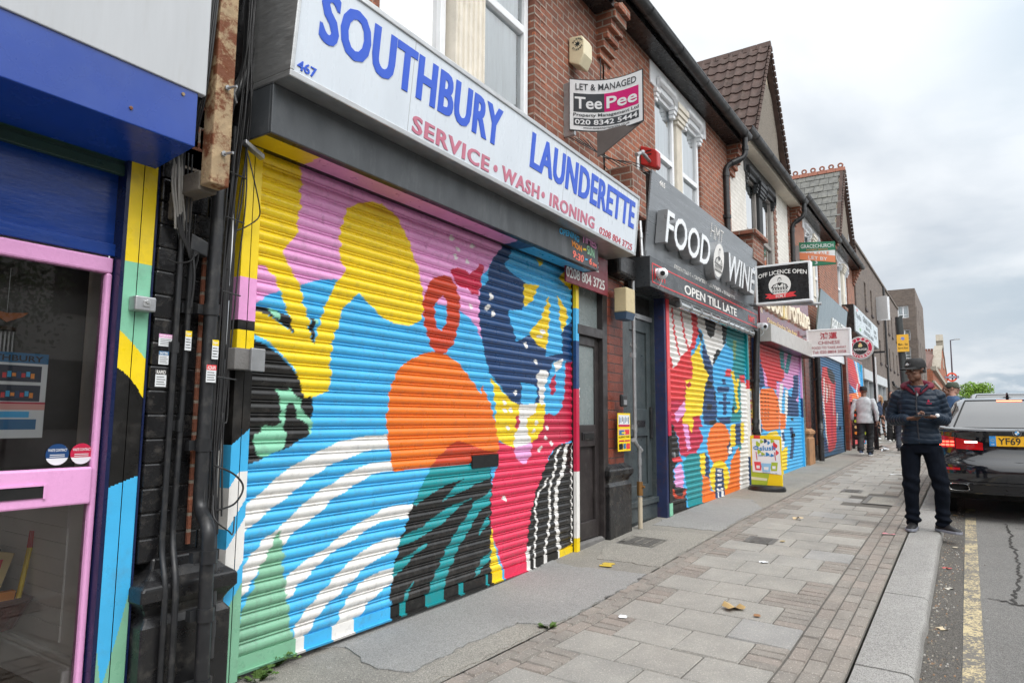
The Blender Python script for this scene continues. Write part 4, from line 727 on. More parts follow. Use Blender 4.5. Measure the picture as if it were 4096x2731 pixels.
def gutter(house, s0, s1, z, n=-.3, mat=None, soff=None):
    mb = MB(); r = .075
    mb.grid([[(x,n+r*math.cos(t),z-.02+r*math.sin(t)) for t in [math.pi+math.pi*i/8 for i in range(9)]] for x in np.linspace(s0,s1,12)])
    mb.grid([[(x,n+(r+.012)*math.cos(t),z-.02+(r+.012)*math.sin(t)) for t in [math.pi+math.pi*i/8 for i in range(9)]] for x in np.linspace(s0,s1,12)])
    mb.box(s0,s1,n-r-.014,n-r+.0,z-.03,z-.01); mb.box(s0,s1,n+r,n+r+.014,z-.03,z-.01)
    for x in np.arange(s0+.5,s1,1.1): mb.grid([[(x+d,n+(r+.02)*math.cos(t),z-.02+(r+.02)*math.sin(t)) for t in [math.pi+math.pi*i/8 for i in range(9)]] for d in (0,.09)])
    part('gutter', mb, mat or m_blackp, house, smooth=40)
    mb = MB(); mb.box(s0,s1,n+r+.016,n+r+.05,z-.14,z+.02); mb.box(s0,s1,n+r+.05,.046,z-.14,z-.11)
    part('fascia_board', mb, soff or m_black, house)
def corbel(house, s, z, mat, n=.05):
    mb = MB()
    for i in range(6): mb.box(s-.17,s+.17,n-.05*(i+1),n+.02,z-.72+.11*i,z-.61+.11*i+.002*(i<5))
    part('corbel', mb, mat, house, bev=.006)
def downpipe(parent, path, r=.045, name='downpipe', mat=None, clips=(), coup=True):
    mb = MB(); P = [Vector(path[0])]
    for i in range(1,len(path)-1):      # rounded elbows
        a,b,c = Vector(path[i-1]),Vector(path[i]),Vector(path[i+1]); d = min(.11,(a-b).length*.4,(c-b).length*.4)
        p0 = b+(a-b).normalized()*d; p1 = b+(c-b).normalized()*d
        for t in (0,.25,.5,.75,1): P.append(p0*(1-t)**2+b*2*t*(1-t)+p1*t*t)
    P.append(Vector(path[-1])); mb.tube(P, r, 12)
    for i in range(1,len(path)-1 if coup else 1):
        b = Vector(path[i])
        for q in (path[i-1],path[i+1]):
            d = (Vector(q)-b).normalized(); mb.tube([b+d*.12,b+d*.2], r*1.22, 12)
    for c in clips: mb.tube([(c[0],c[1],c[2]-.03),(c[0],c[1],c[2]+.03)], r*1.2, 12); mb.box(c[0]-r*2,c[0]+r*2,c[1]+r*.5,c[1]+r*1.6,c[2]-.025,c[2]+.025)
    return part(name, mb, mat or m_blackp, parent, smooth=40)
def roof_slope(house, s0, s1, z, mat, tile=.28, depth=4.6, rise=3.6, n0=-.22):
    mb = MB(); k = 12
    for i in range(k):
        a,b = i/k,(i+1)/k
        mb.box(s0,s1,n0+depth*a,n0+depth*a+.001,0,.001) if False else None
        y0,y1 = n0+depth*a,n0+depth*(b+.03); h0,h1 = z+.06+rise*a,z+.03+rise*(b+.03)
        mb.hexa([(s0,y0,h0-.04),(s1,y0,h0-.04),(s1,y1,h1-.06),(s0,y1,h1-.06),(s0,y0,h0+.02),(s1,y0,h0+.02),(s1,y1,h1),(s0,y1,h1)])
    part('roof', mb, mat, house); 
    mb = MB(); mb.box(s0,s1,n0+depth,n0+depth+5,z,z+rise-.1); part('rear_wall', mb, m_brickB, house)
def gable(house, s, z0, z1, hw, n, tilem, facem, profiled=True, crest=False):
    """street gable: face with plaster border, barge tiles, tiled slopes running back"""
    mb = MB(); mb.prism([(s-hw,z0),(s+hw,z0),(s,z1)], n, n+.12); part('gable_face', mb, M('pale_render', srgb('#b9ac98'), .8, var=.1, dirt=.3), house)
    mb = MB(); h = z1-z0; top = [(s-hw*.62,z0),(s+hw*.62,z0)]
    arch = [(s+hw*.62*math.cos(t)**.8 if math.cos(t)>=0 else s-hw*.62*abs(math.cos(t))**.8, z0+h*.18+h*.55*math.sin(t)) for t in np.linspace(0.02,math.pi-.02,15)]
    mb.prism([(s-hw*.62,z0)]+[(s+hw*.62,z0)]+arch, n-.03, n-.001); part('gable_panel', mb, m_rough, house)
    mb = MB(); L_ = math.hypot(hw,h); ux,uz = hw/L_,h/L_
    ncr = 11; nb = n+6.0
    for sd in (-1,1):
        for i in range(ncr):            # courses of tiles up the slope, each lapped over the one below
            a,b = i/ncr,(i+1.12)/ncr
            def pt(t,y,o): 
                x = s+sd*(hw+.14)*(1-t); return (x+sd*uz*o, y, z0-.2+(h+.28)*t+ux*o)
            if profiled:
                rows_ = []
                ys = np.arange(n-.16, nb, .05)
                for t,o in ((a,.06),(b,.03)):
                    rows_.append([pt(t,y,o+.036*max(0,math.sin(y/.22*2*math.pi))) for y in ys])
                mb.grid(rows_)
                mb.grid([[pt(a,y,.0) for y in ys],[pt(a,y,.06+.036*max(0,math.sin(y/.22*2*math.pi))) for y in ys]])
            else:
                y = n-.14+(.16 if i%2 else 0)
                while y < nb:
                    w = .32; o = random.gauss(0,.004)
                    P = [pt(a,y+.006,.0),pt(a,y+w-.006,.0),pt(b,y+w-.006,-.02),pt(b,y+.006,-.02),pt(a,y+.006,.035+o),pt(a,y+w-.006,.035+o),pt(b,y+w-.006,.012),pt(b,y+.006,.012)]
                    mb.hexa(P); y += w
    part('gable_roof', mb, tilem, house, smooth=35 if profiled else None)
    mb = MB()
    for sd in (-1,1):
        k = 26
        for i in range(k):
            t = i/k; x = s+sd*(hw+.10)*(1-t); z = z0-.16+(h+.22)*t; x2 = s+sd*(hw+.10)*(1-t-1/k*.8); z2 = z0-.16+(h+.22)*(t+1/k*.8)
            mb.tube([(x,n-.17,z),(x2,n-.17,z2)], .035, 6)
        mb.hexa([(s+sd*hw,n-.13,z0-.12),(s+sd*(hw+.12),n-.13,z0-.12),(s+sd*(hw+.12),n-.02,z0-.12),(s+sd*hw,n-.02,z0-.12),(s-.001*sd,n-.13,z1+.02),(s+sd*.02,n-.13,z1+.12),(s+sd*.02,n-.02,z1+.12),(s-.001*sd,n-.02,z1+.02)])
    part('barge_tile', mb, m_roof, house)
    mb = MB()
    for i in range(20):
        y = n-.18+i*.31; zz = z1+.10
        mb.prism([(s-.10,zz-.08),(s+.10,zz-.08),(s+.03,zz+.07),(s-.03,zz+.07)], y, y+.30)
        if crest:
            ring = []
            for t in np.linspace(0,2*math.pi,12,endpoint=False): ring.append((t,))
            mb.tube([(s,y+.15+.075*math.cos(t),zz+.15+.075*math.sin(t)) for t in np.linspace(0,2*math.pi,13)], .03, 6)
    part('ridge', mb, m_redtile if crest else m_roof, house)
def pier(parent, s0, s1, n, z0, z1, mat, name='pier', rnd=.05):
    mb = MB(); r = rnd; P = [(s0,.3),(s0,n+r)]
    P += [(s0+r-r*math.cos(t),n+r-r*math.sin(t)) for t in (rad(30),rad(60),rad(90))]+[(s1-r+r*math.sin(t),n+r-r*math.cos(t)) for t in (0,rad(30),rad(60),rad(90))]+[(s1,.3)]
    mb.grid([[(x,y,z) for x,y in P] for z in (z0,z1)], True, True); return part(name, mb, mat, parent, smooth=40)
def plinth(parent, s0, s1, n, zb, z, mat, name='plinth'):
    """moulded black base of a pier"""
    mb = MB(); prof = [(.0,zb-.05),(.0,z-.30),(.03,z-.26),(.01,z-.22),(-.02,z-.18),(-.02,z-.12),(.02,z-.09),(.06,z-.05),(.07,z)]
    mb.grid([[(s0+g,.3,h),(s0+g,n+g,h),(s1-g,n+g,h),(s1-g,.3,h)] for g,h in prof], True, True); return part(name, mb, mat, parent, bev=.01)

# ---- house with the launderette (467)
A = 'A'
H1 = thing('terraced_house','red brick house over the launderette with a fluted cream column between its tall windows','house',(4.5,.05,0),A,'brick terraced houses with shops below')
mb = MB(); mb.box(1.8,2.25,.02,.045,3.3,4.7); part('black_pier', mb, m_black, H1); mb = MB(); wallmesh(mb, -3.0, 7.12, 2.6, 6.42, .05, [(3.32,5.50,3.9,6.1)], .14); part('wall', mb, m_brickB, H1)
mb = MB()
for i in range(32):          # quoin-like rubbed brick at the window jamb
    z = 3.9+.0825*i; mb.box(5.50,5.50+(.22 if i%2 else .12),.046,.052,z+.004,z+.0785)
part('window_jamb', mb, m_brickB, H1)
sash(H1, 3.34,4.16,3.92,6.05,.11,5.28); sash(H1, 4.64,5.48,3.92,6.05,.11,5.28)
column(H1, 4.14,4.66,3.92,6.1,.06,m_cream)
lintel(H1,[(3.4,4.1),(4.7,5.4)],3.2,5.6,6.05,6.40,.05,m_cream)
gutter(H1,-3,6.9,6.36); corbel(H1,7.12,6.42,m_brick)
roof_slope(H1,-3.2,7.0,6.36,m_roof)
mb = MB(); mb.box(-.2,.1,-.5,-.45,3.2,3.3)
# pier and stepped brick bracket between the launderette sign and the next fascia
mb = MB()
for i,(y,z0,z1) in enumerate(((-.2,3.3,3.45),(-.26,3.454,3.6),(-.32,3.604,3.72),(-.40,3.724,4.27))): mb.box(6.95-.01*i,7.30+.01*i,y,.045,z0,z1)
part('brick_bracket', mb, m_brickB, H1, bev=.006)
mb = MB(); mb.box(7.0,7.5,-.2,-.001,3.05,3.29); part('stone_bracket', mb, m_black, H1, bev=.03)
pier(H1,6.94,7.42,-.06,.85,3.0,m_glazed,rnd=.06)
plinth(H1,6.86,7.47,-.11,.09,.95,m_black)
# black pier between the blue shop and the launderette
mb = MB()
for i in range(32): mb.box(1.785+random.gauss(0,.002),1.885,-.02+random.gauss(0,.002),.3,.70+.118*i,.70+.118*(i+1)-.003)
mb.box(1.79,1.88,-.01,.29,.7,4.6); part('black_pier', mb, m_brickK, H1, bev=.008)
mb = MB()
for i in range(32):
    x = 1.886
    while x < 2.22: w = .20 if (i+int(x*9))%2 else .12; mb.box(x,min(2.22,x+w)-.003,.05,.3,.70+.118*i,.70+.118*(i+1)-.004); x += w
mb.box(1.887,2.215,.056,.29,.7,4.6); part('side_pier', mb, m_brickK, H1, bev=.005)
mb = MB(); mb.box(2.06,2.078,.035,.049,.75,2.3); part('bare_brick_strip', mb, m_brick, H1)
plinth(H1,1.78,2.24,-.10,-.02,.72,m_black)
# side door 467A
D1 = part('door', MB().box(6.22,6.82,0.03,0.075,0.14,2.28), m_doorb, H1, bev=.004)
D1.data.materials.clear(); D1.data.materials.append(m_doorb)
mb = MB(); mb.box(6.252,6.258,-0.03,0.13,0.12,2.98); mb.box(6.82,6.94,-0.06,0.13,0.12,2.98); mb.box(6.22,6.82,-0.06,0.13,2.28,2.38); mb.box(6.22,6.82,-0.06,0.13,2.84,2.98)
part('door_frame', mb, m_doorb, H1, bev=.006)
mb = MB(); mb.box(6.22,6.82,0.01,0.02,2.38,2.84); part('transom_pane', mb, m_frost, H1)
mb = MB(); mb.box(6.32,6.73,0.015,0.029,1.33,2.18); part('pane', mb, m_frost, D1)
mb = MB()
for a_,b_,c_,d_ in ((6.22,6.32,.14,2.28),(6.73,6.82,.14,2.28),(6.32,6.73,2.18,2.28),(6.32,6.73,1.10,1.33),(6.32,6.73,.14,.32)): mb.box(a_,b_,-.005,.03,c_,d_)
part('door_rail', mb, m_doorb, D1, bev=.006)
mb = MB(); mb.box(6.4,6.68,-0.02,-0.004,1.17,1.25); lf = part('letter_flap', mb, m_black, D1, bev=.004)
mb = MB(); mb.box(6.43,6.65,-0.024,-0.021,1.185,1.235); part('letter_slot', mb, m_dark, lf)
mb = MB(); mb.box(6.305,6.4,0.0135,0.0145,1.62,1.72,'white'); text_fit(mb,'467A',6.325,6.41,1.635,1.705,.0135,.001,col='black'); part('number_sticker', mb, m_print, D1)
mb = MB(); mb.box(6.252,6.94,-0.05,0.13,0.02,0.13); part('doorstep', mb, m_lead, H1, bev=.015)
mb = MB(); mb.box(6.1,6.9,0.13,0.33,0.1,3); part('passage', mb, m_dark, H1)
# ---- house 465 (food and wine)
H2 = thing('terraced_house','red brick house with white paired windows above the grey food and wine fascia','house',(9.8,.05,.2),'B','brick terraced houses with shops below')
mb = MB(); wallmesh(mb, 7.12,12.38,3.0,6.60,.05,[(8.72,10.68,4.2,6.12)],.14); part('wall', mb, m_brick, H2)
mb = MB(); wallmesh(mb, 7.42,12.38,.1,3.0,.0,[(7.58,8.42,.16,2.96),(8.5,12.42,.1,2.96)],.12); part('shopfront_wall', mb, m_doorg, H2)
sash(H2,8.74,9.54,4.3,6.08,.08,5.18); sash(H2,9.86,10.66,4.3,6.08,.08,5.18)
column(H2,9.54,9.86,4.2,6.15,.09,m_cream); lintel(H2,[(8.8,9.4),(10.0,10.6)],8.55,10.95,6.08,6.42,.05,m_white)
gutter(H2,7.15,12.35,6.585); corbel(H2,12.40,6.64,m_brick); roof_slope(H2,7.15,12.4,6.585,m_roof)
downpipe(H2,[(12.15,-.3,6.52),(12.15,-.3,6.12),(11.95,.0,5.95),(11.95,-.01,4.0)],.05,clips=((11.95,-.01,5.0),))
D2 = part('door', MB().box(7.62,8.40,.07,.10,.42,2.66), m_doorg, H2, bev=.004)
mb = MB()
for a_,b_,c_,d_ in ((7.62,7.74,.42,2.66),(8.28,8.40,.42,2.66),(7.74,8.28,2.5,2.66),(7.74,8.28,1.18,1.52),(7.74,8.28,.42,.58)): mb.box(a_,b_,.045,.0695,c_,d_)
part('door_rail', mb, m_doorg, D2, bev=.005)
mb = MB(); mb.box(7.85,8.17,.032,.0445,1.30,1.38); part('letter_flap', mb, m_black, D2, bev=.004)
mb = MB(); mb.box(8.33,8.38,.01,.0445,1.15,1.55); part('door_handle', mb, m_blackp, D2, bev=.004)
mb = MB(); text_fit(mb,'465A',7.80,8.02,2.28,2.35,.069,.004,col=(.2,.2,.2)); part('door_number', mb, m_paintm, D2)
mb = MB(); mb.box(7.58,8.42,.02,.12,2.66,2.72); part('door_head', mb, m_galv, H2)
mb = MB(); mb.box(7.6,8.42,.06,.07,2.72,2.96); part('transom_pane', mb, m_dark, H2)
mb = MB(); mb.box(7.56,8.44,-.03,.2,.34,.41); mb.box(7.58,8.42,.0,.2,.1,.34); part('doorstep', mb, m_doorg, H2, bev=.006)
mb = MB(); mb.box(8.44,8.60,-.14,.06,.14,3.0); part('steel_post', mb, M('navy_rusty_steel',(.018,.028,.085),.5,var=.2,dirt=.7,dcol=(.09,.035,.02),ds=10), H2, bev=.005)
pier(H2,12.42,12.78,-.1,.2,3.0,m_brickB,rnd=.03)
mb = MB(); mb.box(12.30,13.05,-.35,.04,4.28,4.72); mb.box(12.22,13.12,-.42,.04,4.72,4.80); part('brick_bracket', mb, m_brickB, H2, bev=.008)
# ---- house 463 (chinese takeaway)
H3 = thing('terraced_house','white painted brick house with dark grey window hoods and a steep tiled street gable','house',(15.0,.05,.3),'B','brick terraced houses with shops below')
mb = MB(); wallmesh(mb, 12.38,13.35,3.0,6.82,.05,[],.1); wallmesh(mb, 13.35,17.7,3.0,6.82,.05,[(13.45,15.75,4.2,6.38)],.14); part('wall', mb, m_brickW, H3)
mb = MB()
for i in range(27): mb.box(15.75,15.75+(.26 if i%2 else .18),.03,.05,4.2+.0825*i,4.278+.0825*i)
part('brick_quoin', mb, m_brickB, H3); mb = MB()
for i in range(45): mb.box(17.25,17.68,.035,.05,3.1+.0825*i,3.178+.0825*i)
part('brick_quoin', mb, m_brickB, H3)
sash(H3,13.48,14.42,4.3,6.34,.09,5.2,M('brown_frame',(.25,.23,.21),.5)); sash(H3,14.80,15.73,4.3,6.34,.09,5.2,MATS['brown_frame'])
m_dk = M('dark_grey_paint',(.028,.031,.034),.5,var=.1)
column(H3,14.42,14.80,4.2,6.4,.08,m_dk); lintel(H3,[(13.55,14.25),(15.0,15.7)],13.35,16.0,6.32,6.74,.05,m_dk)
gutter(H3,12.4,17.65,6.81,soff=m_cream); corbel(H3,17.70,6.86,m_brick); roof_slope(H3,12.4,17.7,6.81,m_roof)
gable(H3,15.2,6.95,9.72,1.72,.02,m_roof,m_rough)
downpipe(H3,[(17.5,-.3,6.72),(17.5,-.3,6.4),(17.42,-.02,6.2),(17.42,-.02,3.8)],.05,clips=((17.42,-.02,5.2),))
mb = MB(); wallmesh(mb, 12.78,17.9,.2,3.2,-.08,[(12.95,17.1,.2,3.0)],.1); part('shopfront_wall', mb, m_brickB, H3)
mb = MB(); mb.box(17.0,17.30,-.17,-.081,.25,2.85); part('mosaic_strip', mb, m_mosaic, H3)
pier(H3,17.30,17.85,-.20,1.2,3.0,m_glazed,rnd=.06)
plinth(H3,17.25,17.9,-.24,.3,1.25,M('peeling_ochre_stone',(.36,.19,.09),.8,var=.2,dirt=.6,dcol=(.1,.08,.07)))
# ---- house 461
H4 = thing('terraced_house','red brick house with white window hoods above the mirrored salon fascia','house',(20.4,.05,.4),'B','brick terraced houses with shops below')
mb = MB(); wallmesh(mb, 17.7,23.15,3.0,7.05,.05,[(19.3,21.4,4.6,6.6)],.14); part('wall', mb, m_brick, H4)
sash(H4,19.34,20.15,4.62,6.55,.09,5.5); sash(H4,20.55,21.36,4.62,6.55,.09,5.5)
column(H4,20.15,20.55,4.6,6.6,.05,m_cream); lintel(H4,[(19.4,20.0),(20.7,21.3)],19.1,21.7,6.55,6.95,.05,m_white)
gutter(H4,17.7,23.1,7.04); corbel(H4,23.15,7.08,m_brick); roof_slope(H4,17.7,23.15,7.04,m_slate)
mb = MB(); wallmesh(mb, 17.9,23.3,.3,3.2,-.1,[(18.9,22.9,.3,3.15)],.1); part('shopfront_wall', mb, m_black, H4)
downpipe(H4,[(18.2,-.34,3.6),(18.2,-.34,1.3),(18.05,-.36,1.1),(18.05,-.36,.4)],.06,clips=((18.2,-.34,2.4),))
# ---- house 459
H5 = thing('terraced_house','red brick end house with a slate gable topped by pierced red ridge tiles','house',(26,.05,.5),'B','brick terraced houses with shops below')
mb = MB(); wallmesh(mb, 23.15,28.95,3.2,7.28,.05,[(24.9,27.2,5.0,6.85)],.14); mb.face([(28.95,.05,.4),(28.95,8,.4),(28.95,8,7.3),(28.95,.05,7.3)]); part('wall', mb, m_brick, H5)
sash(H5,24.95,25.8,5.02,6.8,.09,5.9); sash(H5,26.3,27.15,5.02,6.8,.09,5.9)
column(H5,25.8,26.3,5.0,6.85,.05,m_cream); lintel(H5,[(25.0,25.7),(26.45,27.1)],24.7,27.5,6.8,7.2,.05,m_white)
gutter(H5,23.15,28.9,7.28); corbel(H5,28.75,7.3,m_brick); roof_slope(H5,23.15,29,7.28,m_slate)
gable(H5,26.45,7.4,10.4,2.0,.02,m_slate,m_rough,False,True)
mb = MB(); wallmesh(mb, 23.3,28.95,.4,3.6,-.1,[(23.9,28.3,.5,3.5)],.1); part('shopfront_wall', mb, m_glazed, H5)
mb = MB(); mb.box(23.3,23.75,-.3,.0,3.9,4.85); mb.box(23.2,23.85,-.36,.0,4.85,4.95); part('brick_bracket', mb, m_brickB, H5)
mb = MB(); mb.box(23.35,23.75,-.28,-.101,.45,3.4); part('pier', mb, m_glazed, H5)
# ---- blue shop on the left (frame A)
H0 = thing('shop_building','blue and white shopfront with a pink door frame at the left edge','shop',(1.0,.1,0),A)
mb = MB(); wallmesh(mb, -3,1.80,2.62,3.6,.05,[]); part('wall', mb, m_brickB, H0)
mb = MB(); mb.box(-3,1.79,-.34,-.30,2.93,4.6); fas = part('white_fascia', mb, M('off_white_panel',srgb('#b4b7ba'),.4,var=.05,vs=2,dirt=.25,dcol=(.35,.34,.32),ds=3,stretch=(6,1,.7)), H0, bev=.004)
mb = MB(); mb.box(1.79,1.80,-.3,.05,2.93,4.6); part('fascia_return', mb, m_dark, H0)
mb = MB(); mb.hexa([(-3,-.33,2.665),(1.755,-.33,2.665),(1.755,.02,2.62),(-3,.02,2.62),(-3,-.33,2.96),(1.755,-.33,2.96),(1.755,.02,2.93),(-3,.02,2.93)]); part('shutter_housing', mb, m_blue, H0, bev=.004)
for x in (.95,1.45,1.68): part('rivet', MB().disc_n((x,-.336,2.72+.1*(x*7%2)),.008,.006,8), m_rust, H0)
mb = MB(); mb.box(-3,1.64,.03,.06,2.60,2.64); mb.tube([(-3,.035,2.645),(1.64,.035,2.645)],.03,8); mb.box(-3,1.64,.02,.05,2.55,2.60); part('green_rail', mb, m_greend, H0, bev=.004)
mb = MB(); mb.box(-3,1.63,.075,.10,2.17,2.66); mb.box(-3,1.63,.055,.0745,2.155,2.215); part('blue_panel', mb, m_navy, H0, bev=.004)
mb = MB(); P_ = [(x,.066+.004*math.sin(x*3),2.28-.07*(x+.2)**.5*(1 if x>-.2 else 0)) for x in np.linspace(0.2,1.6,20)]; mb.tube([(x,.068,2.40-.18*min(1,(x-.2)/.8)+.02*math.sin(x*3)) for x in np.linspace(.2,1.6,24)],.004,5); part('loose_cable', mb, m_cable, H0)
mb = MB(); mb.box(1.617,1.635,-.005,.10,.1,2.62); mb.box(1.767,1.776,-.008,.06,.1,2.64); part('blue_trim', mb, M('deep_blue_paint',(.005,.012,.055),.3), H0)
# pilaster boards painted in colour fields
def pil_col(x,z):
    t = (x-1.635)/(1.766-1.635)
    if z > 2.13: return 'yellow'
    if z > 1.80-.11*t-.02*t*t: return 'mint'
    if z > 1.62-.05*t-.09*t*t: return 'yellow'
    if z > 1.07+.045*t: return 'black'
    if z < .50*t**1.2+.10 or (t<.25 and z<.36-.8*t): return 'sage'
    return 'sky'
mb = MB(); xs = np.linspace(1.636,1.766,31); zs = np.linspace(.08,2.64,420)
for j in range(len(zs)-1):
    for i in range(len(xs)-1):
        if i == 14: continue
        mb.face([(xs[i],-.004,zs[j]),(xs[i+1],-.004,zs[j]),(xs[i+1],-.004,zs[j+1]),(xs[i],-.004,zs[j+1])], pil_col((xs[i]+xs[i+1])/2,(zs[j]+zs[j+1])/2))
mb.face([(xs[14],.004,.08),(xs[15],.004,.08),(xs[15],.004,2.64),(xs[14],.004,2.64)],'black')
for x in (1.636,xs[14],xs[15],1.766): mb.face([(x,-.004,.08),(x,.03,.08),(x,.03,2.64),(x,-.004,2.64)],'black')
part('painted_pilaster', mb, m_paint, H0)
mb = MB(); mb.box(1.665,1.765,-.07,-.005,1.895,1.965); kb = part('key_switch_box', mb, m_galv, H0, bev=.006)
mb = MB(); mb.box(1.70,1.735,-.075,-.0701,1.915,1.945); mb.disc_n((1.72,-.08,1.94),.011,.01,10); part('lock', mb, m_alu, kb, bev=.002)
# pink window frame, panes, interior
mb = MB(); mb.box(-3,1.612,.05,.11,2.07,2.145); mb.box(1.585,1.612,.05,.11,.1,2.07); mb.box(-3,1.585,.04,.11,1.0,1.165)
mb.box(-3,1.585,.06,.10,.08,.14)
pf = part('window_frame', mb, m_pink, H0, bev=.008)
mb = MB(); mb.box(1.02,1.385,.034,.0395,1.045,1.095); lb_ = part('letter_slot', mb, m_dark, H0)
mb = MB(); mb.box(1.0,1.02,.03,.0395,1.04,1.1); mb.box(1.385,1.395,.03,.0395,1.04,1.1); mb.box(1.02,1.385,.03,.0395,1.095,1.103); part('letter_slot_edge', mb, m_pink, H0)
mb = MB(); mb.pane(-3,1.585,.078,1.165,2.07); part('upper_pane', mb, glass('tinted_glass',(.95,.95,.94),.01,1.5), H0)
mb = MB(); mb.pane(-3,1.585,.078,.14,1.0); part('lower_pane', mb, glass('clear_glass',(.95,.95,.95),.01,2.0), H0)
mb = MB(); mb.box(.95,1.6,.25,.27,1.12,2.1); part('window_back_board', mb, M('dark_back_board',(.075,.072,.07),.7), H0)
m_intw = M('interior_white',srgb('#ececE8'),.7,var=.03,dirt=.1)
mb = MB(); mb.face([(1.62,.12,.1),(1.62,3,.1),(1.62,3,2.6),(1.62,.12,2.6)]); mb.face([(-3,3,0),(1.62,3,0),(1.62,3,2.6),(-3,3,2.6)])
for i in range(9): mb.box(1.612,1.62,.3+.0,2.9,.34+.075*i,.412+.075*i)
part('interior_wall', mb, m_intw, H0)
mb = MB(); mb.box(1.585,1.62,.14,3,.13,.27); mb.box(1.595,1.62,.14,3,.27,.30); mb.box(1.56,1.6,.13,.18,.13,.26); part('skirting', mb, m_intw, H0, bev=.008)
mb = MB(); mb.face([(-3,.11,.14),(1.62,.11,.14),(1.62,3,.14),(-3,3,.14)]); part('shop_floor', mb, M('brown_carpet',(.16,.10,.055),.95,var=.2,vs=40,bump=.8,bs=200), H0)
mb = MB(); mb.face([(-3,.11,2.5),(1.62,.11,2.5),(1.62,3,2.5),(-3,3,2.5)]); part('ceiling', mb, m_intw, H0)
# ================================================================ ROLLER SHUTTERS
def slat_depth(t):
    if t < .74: return .0145*math.sin(math.pi*t/.74)**.8
    if t < .80: return -.004
    if t < .97: return .0065*math.sin(math.pi*(t-.80)/.17)
    return -.004
SLAT_T = [0,.03,.10,.2,.32,.44,.56,.66,.715,.745,.78,.81,.85,.90,.95,.975]
def art_colours(art, base, S, Z):
    c = np.empty(S.shape+(3,)); c[:] = PAL[base] if isinstance(base,str) else base
    for k, poly in art: c[poly_in(poly,S,Z)] = PAL[k]
    return c
def refit(art, u0, n):
    k = (3.39+n)/3.39
    return [(c,[(.07+(u+u0-.07)*k, 1.4+(z-1.4)*k) for u,z in p]) for c,p in art]
def curtain(name, parent, s0, s1, z0, z1, n, art, base, mat, pitch=.0762, dx=.012, bar=.085, post=None):
    nsl = int(round((z1-z0-bar)/pitch)); zs = []; ds = []
    for i in range(nsl):
        for t in SLAT_T: zs.append(z0+bar+pitch*(i+t)); ds.append(slat_depth(t))
    zs.append(z0+bar+pitch*nsl); ds.append(0)
    ss = np.linspace(s0,s1,max(3,int((s1-s0)/dx)+1)); Z,S = np.meshgrid(zs,ss,indexing='ij'); D = np.repeat(np.array(ds)[:,None],len(ss),1)
    # laths sit a touch unevenly
    wob = np.repeat(np.repeat(RNG.normal(0,.0012,nsl),len(SLAT_T))[:,None],len(ss),1); D[:-1] += wob
    for _ in range(14):      # shallow dents
        a_,b_,r_ = RNG.uniform(s0,s1),RNG.uniform(z0,z0+1.8),RNG.uniform(.04,.14); D -= .005*np.exp(-((S-a_)**2+(Z-b_)**2)/r_**2)
    b = parent['_b']; R_,C_ = Z.shape
    co_ = np.stack([(S-b[0])*U,(n-D-b[1])*U,(Z-b[2])*U],-1).reshape(-1,3)
    idx = np.arange(R_*C_).reshape(R_,C_); F_ = np.stack([idx[:-1,:-1],idx[:-1,1:],idx[1:,1:],idx[1:,:-1]],-1).reshape(-1,4)
    me = bpy.data.meshes.new(name); me.from_pydata(co_.tolist(), [], F_.tolist())
    # the paint follows the wall behind the brush: edges are a little ragged
    jx = .006*np.sin(Z*37)+.004*np.sin(Z*91+S*5); col = art_colours(art, base, S+jx, Z)
    if post is not None: col = post(col,S,Z)
    g_ = np.clip(np.exp(-(Z-z0)/.16)*(.55+.45*np.sin(S*9+np.sin(S*23)*2)),0,1)*.30; g_ += (np.sin(S*61+Z*7)+np.sin(S*143+Z*3)>1.55)*np.exp(-(Z-z0)/.9)*.16   # splashed dirt near the ground, a few drip marks
    col = col*(1-g_[...,None])+np.array([.13,.12,.105])*g_[...,None]
    ca = me.color_attributes.new('Col','FLOAT_COLOR','POINT'); ca.data.foreach_set('color', np.concatenate([col.reshape(-1,3),np.ones((R_*C_,1))],1).astype(np.float32).ravel())
    me.materials.append(mat); me.polygons.foreach_set('use_smooth',[True]*len(me.polygons)); me.set_sharp_from_angle(angle=rad(75))
    o = bpy.data.objects.new(name, me); COL.objects.link(o); o.parent = parent
    # bottom bar, painted with whatever the mural carries down there
    mb = MB(); bs = np.linspace(s0,s1,int((s1-s0)/.03)); cc = art_colours(art, base, bs[:-1]+.015, np.full(len(bs)-1,z0+bar*.5))
    if post is not None: cc = post(cc[None],bs[None,:-1],np.full((1,len(bs)-1),z0+bar*.5))[0]
    for i in range(len(bs)-1):
        a,d = bs[i],bs[i+1]; c = tuple(cc[i])
        mb.face([(a,n-.012,z0+.012),(d,n-.012,z0+.012),(d,n-.012,z0+bar),(a,n-.012,z0+bar)],c); mb.face([(a,n-.012,z0+bar),(d,n-.012,z0+bar),(d,n+.01,z0+bar),(a,n+.01,z0+bar)],c)
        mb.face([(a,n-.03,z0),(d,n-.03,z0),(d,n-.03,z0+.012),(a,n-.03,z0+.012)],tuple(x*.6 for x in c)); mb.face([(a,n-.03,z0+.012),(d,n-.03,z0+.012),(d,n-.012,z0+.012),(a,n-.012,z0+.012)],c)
    mb.box(s0,s1,n-.028,n+.02,z0-.001,z0+.001,'black')
    part('bottom_bar', mb, mat, parent)
    return o
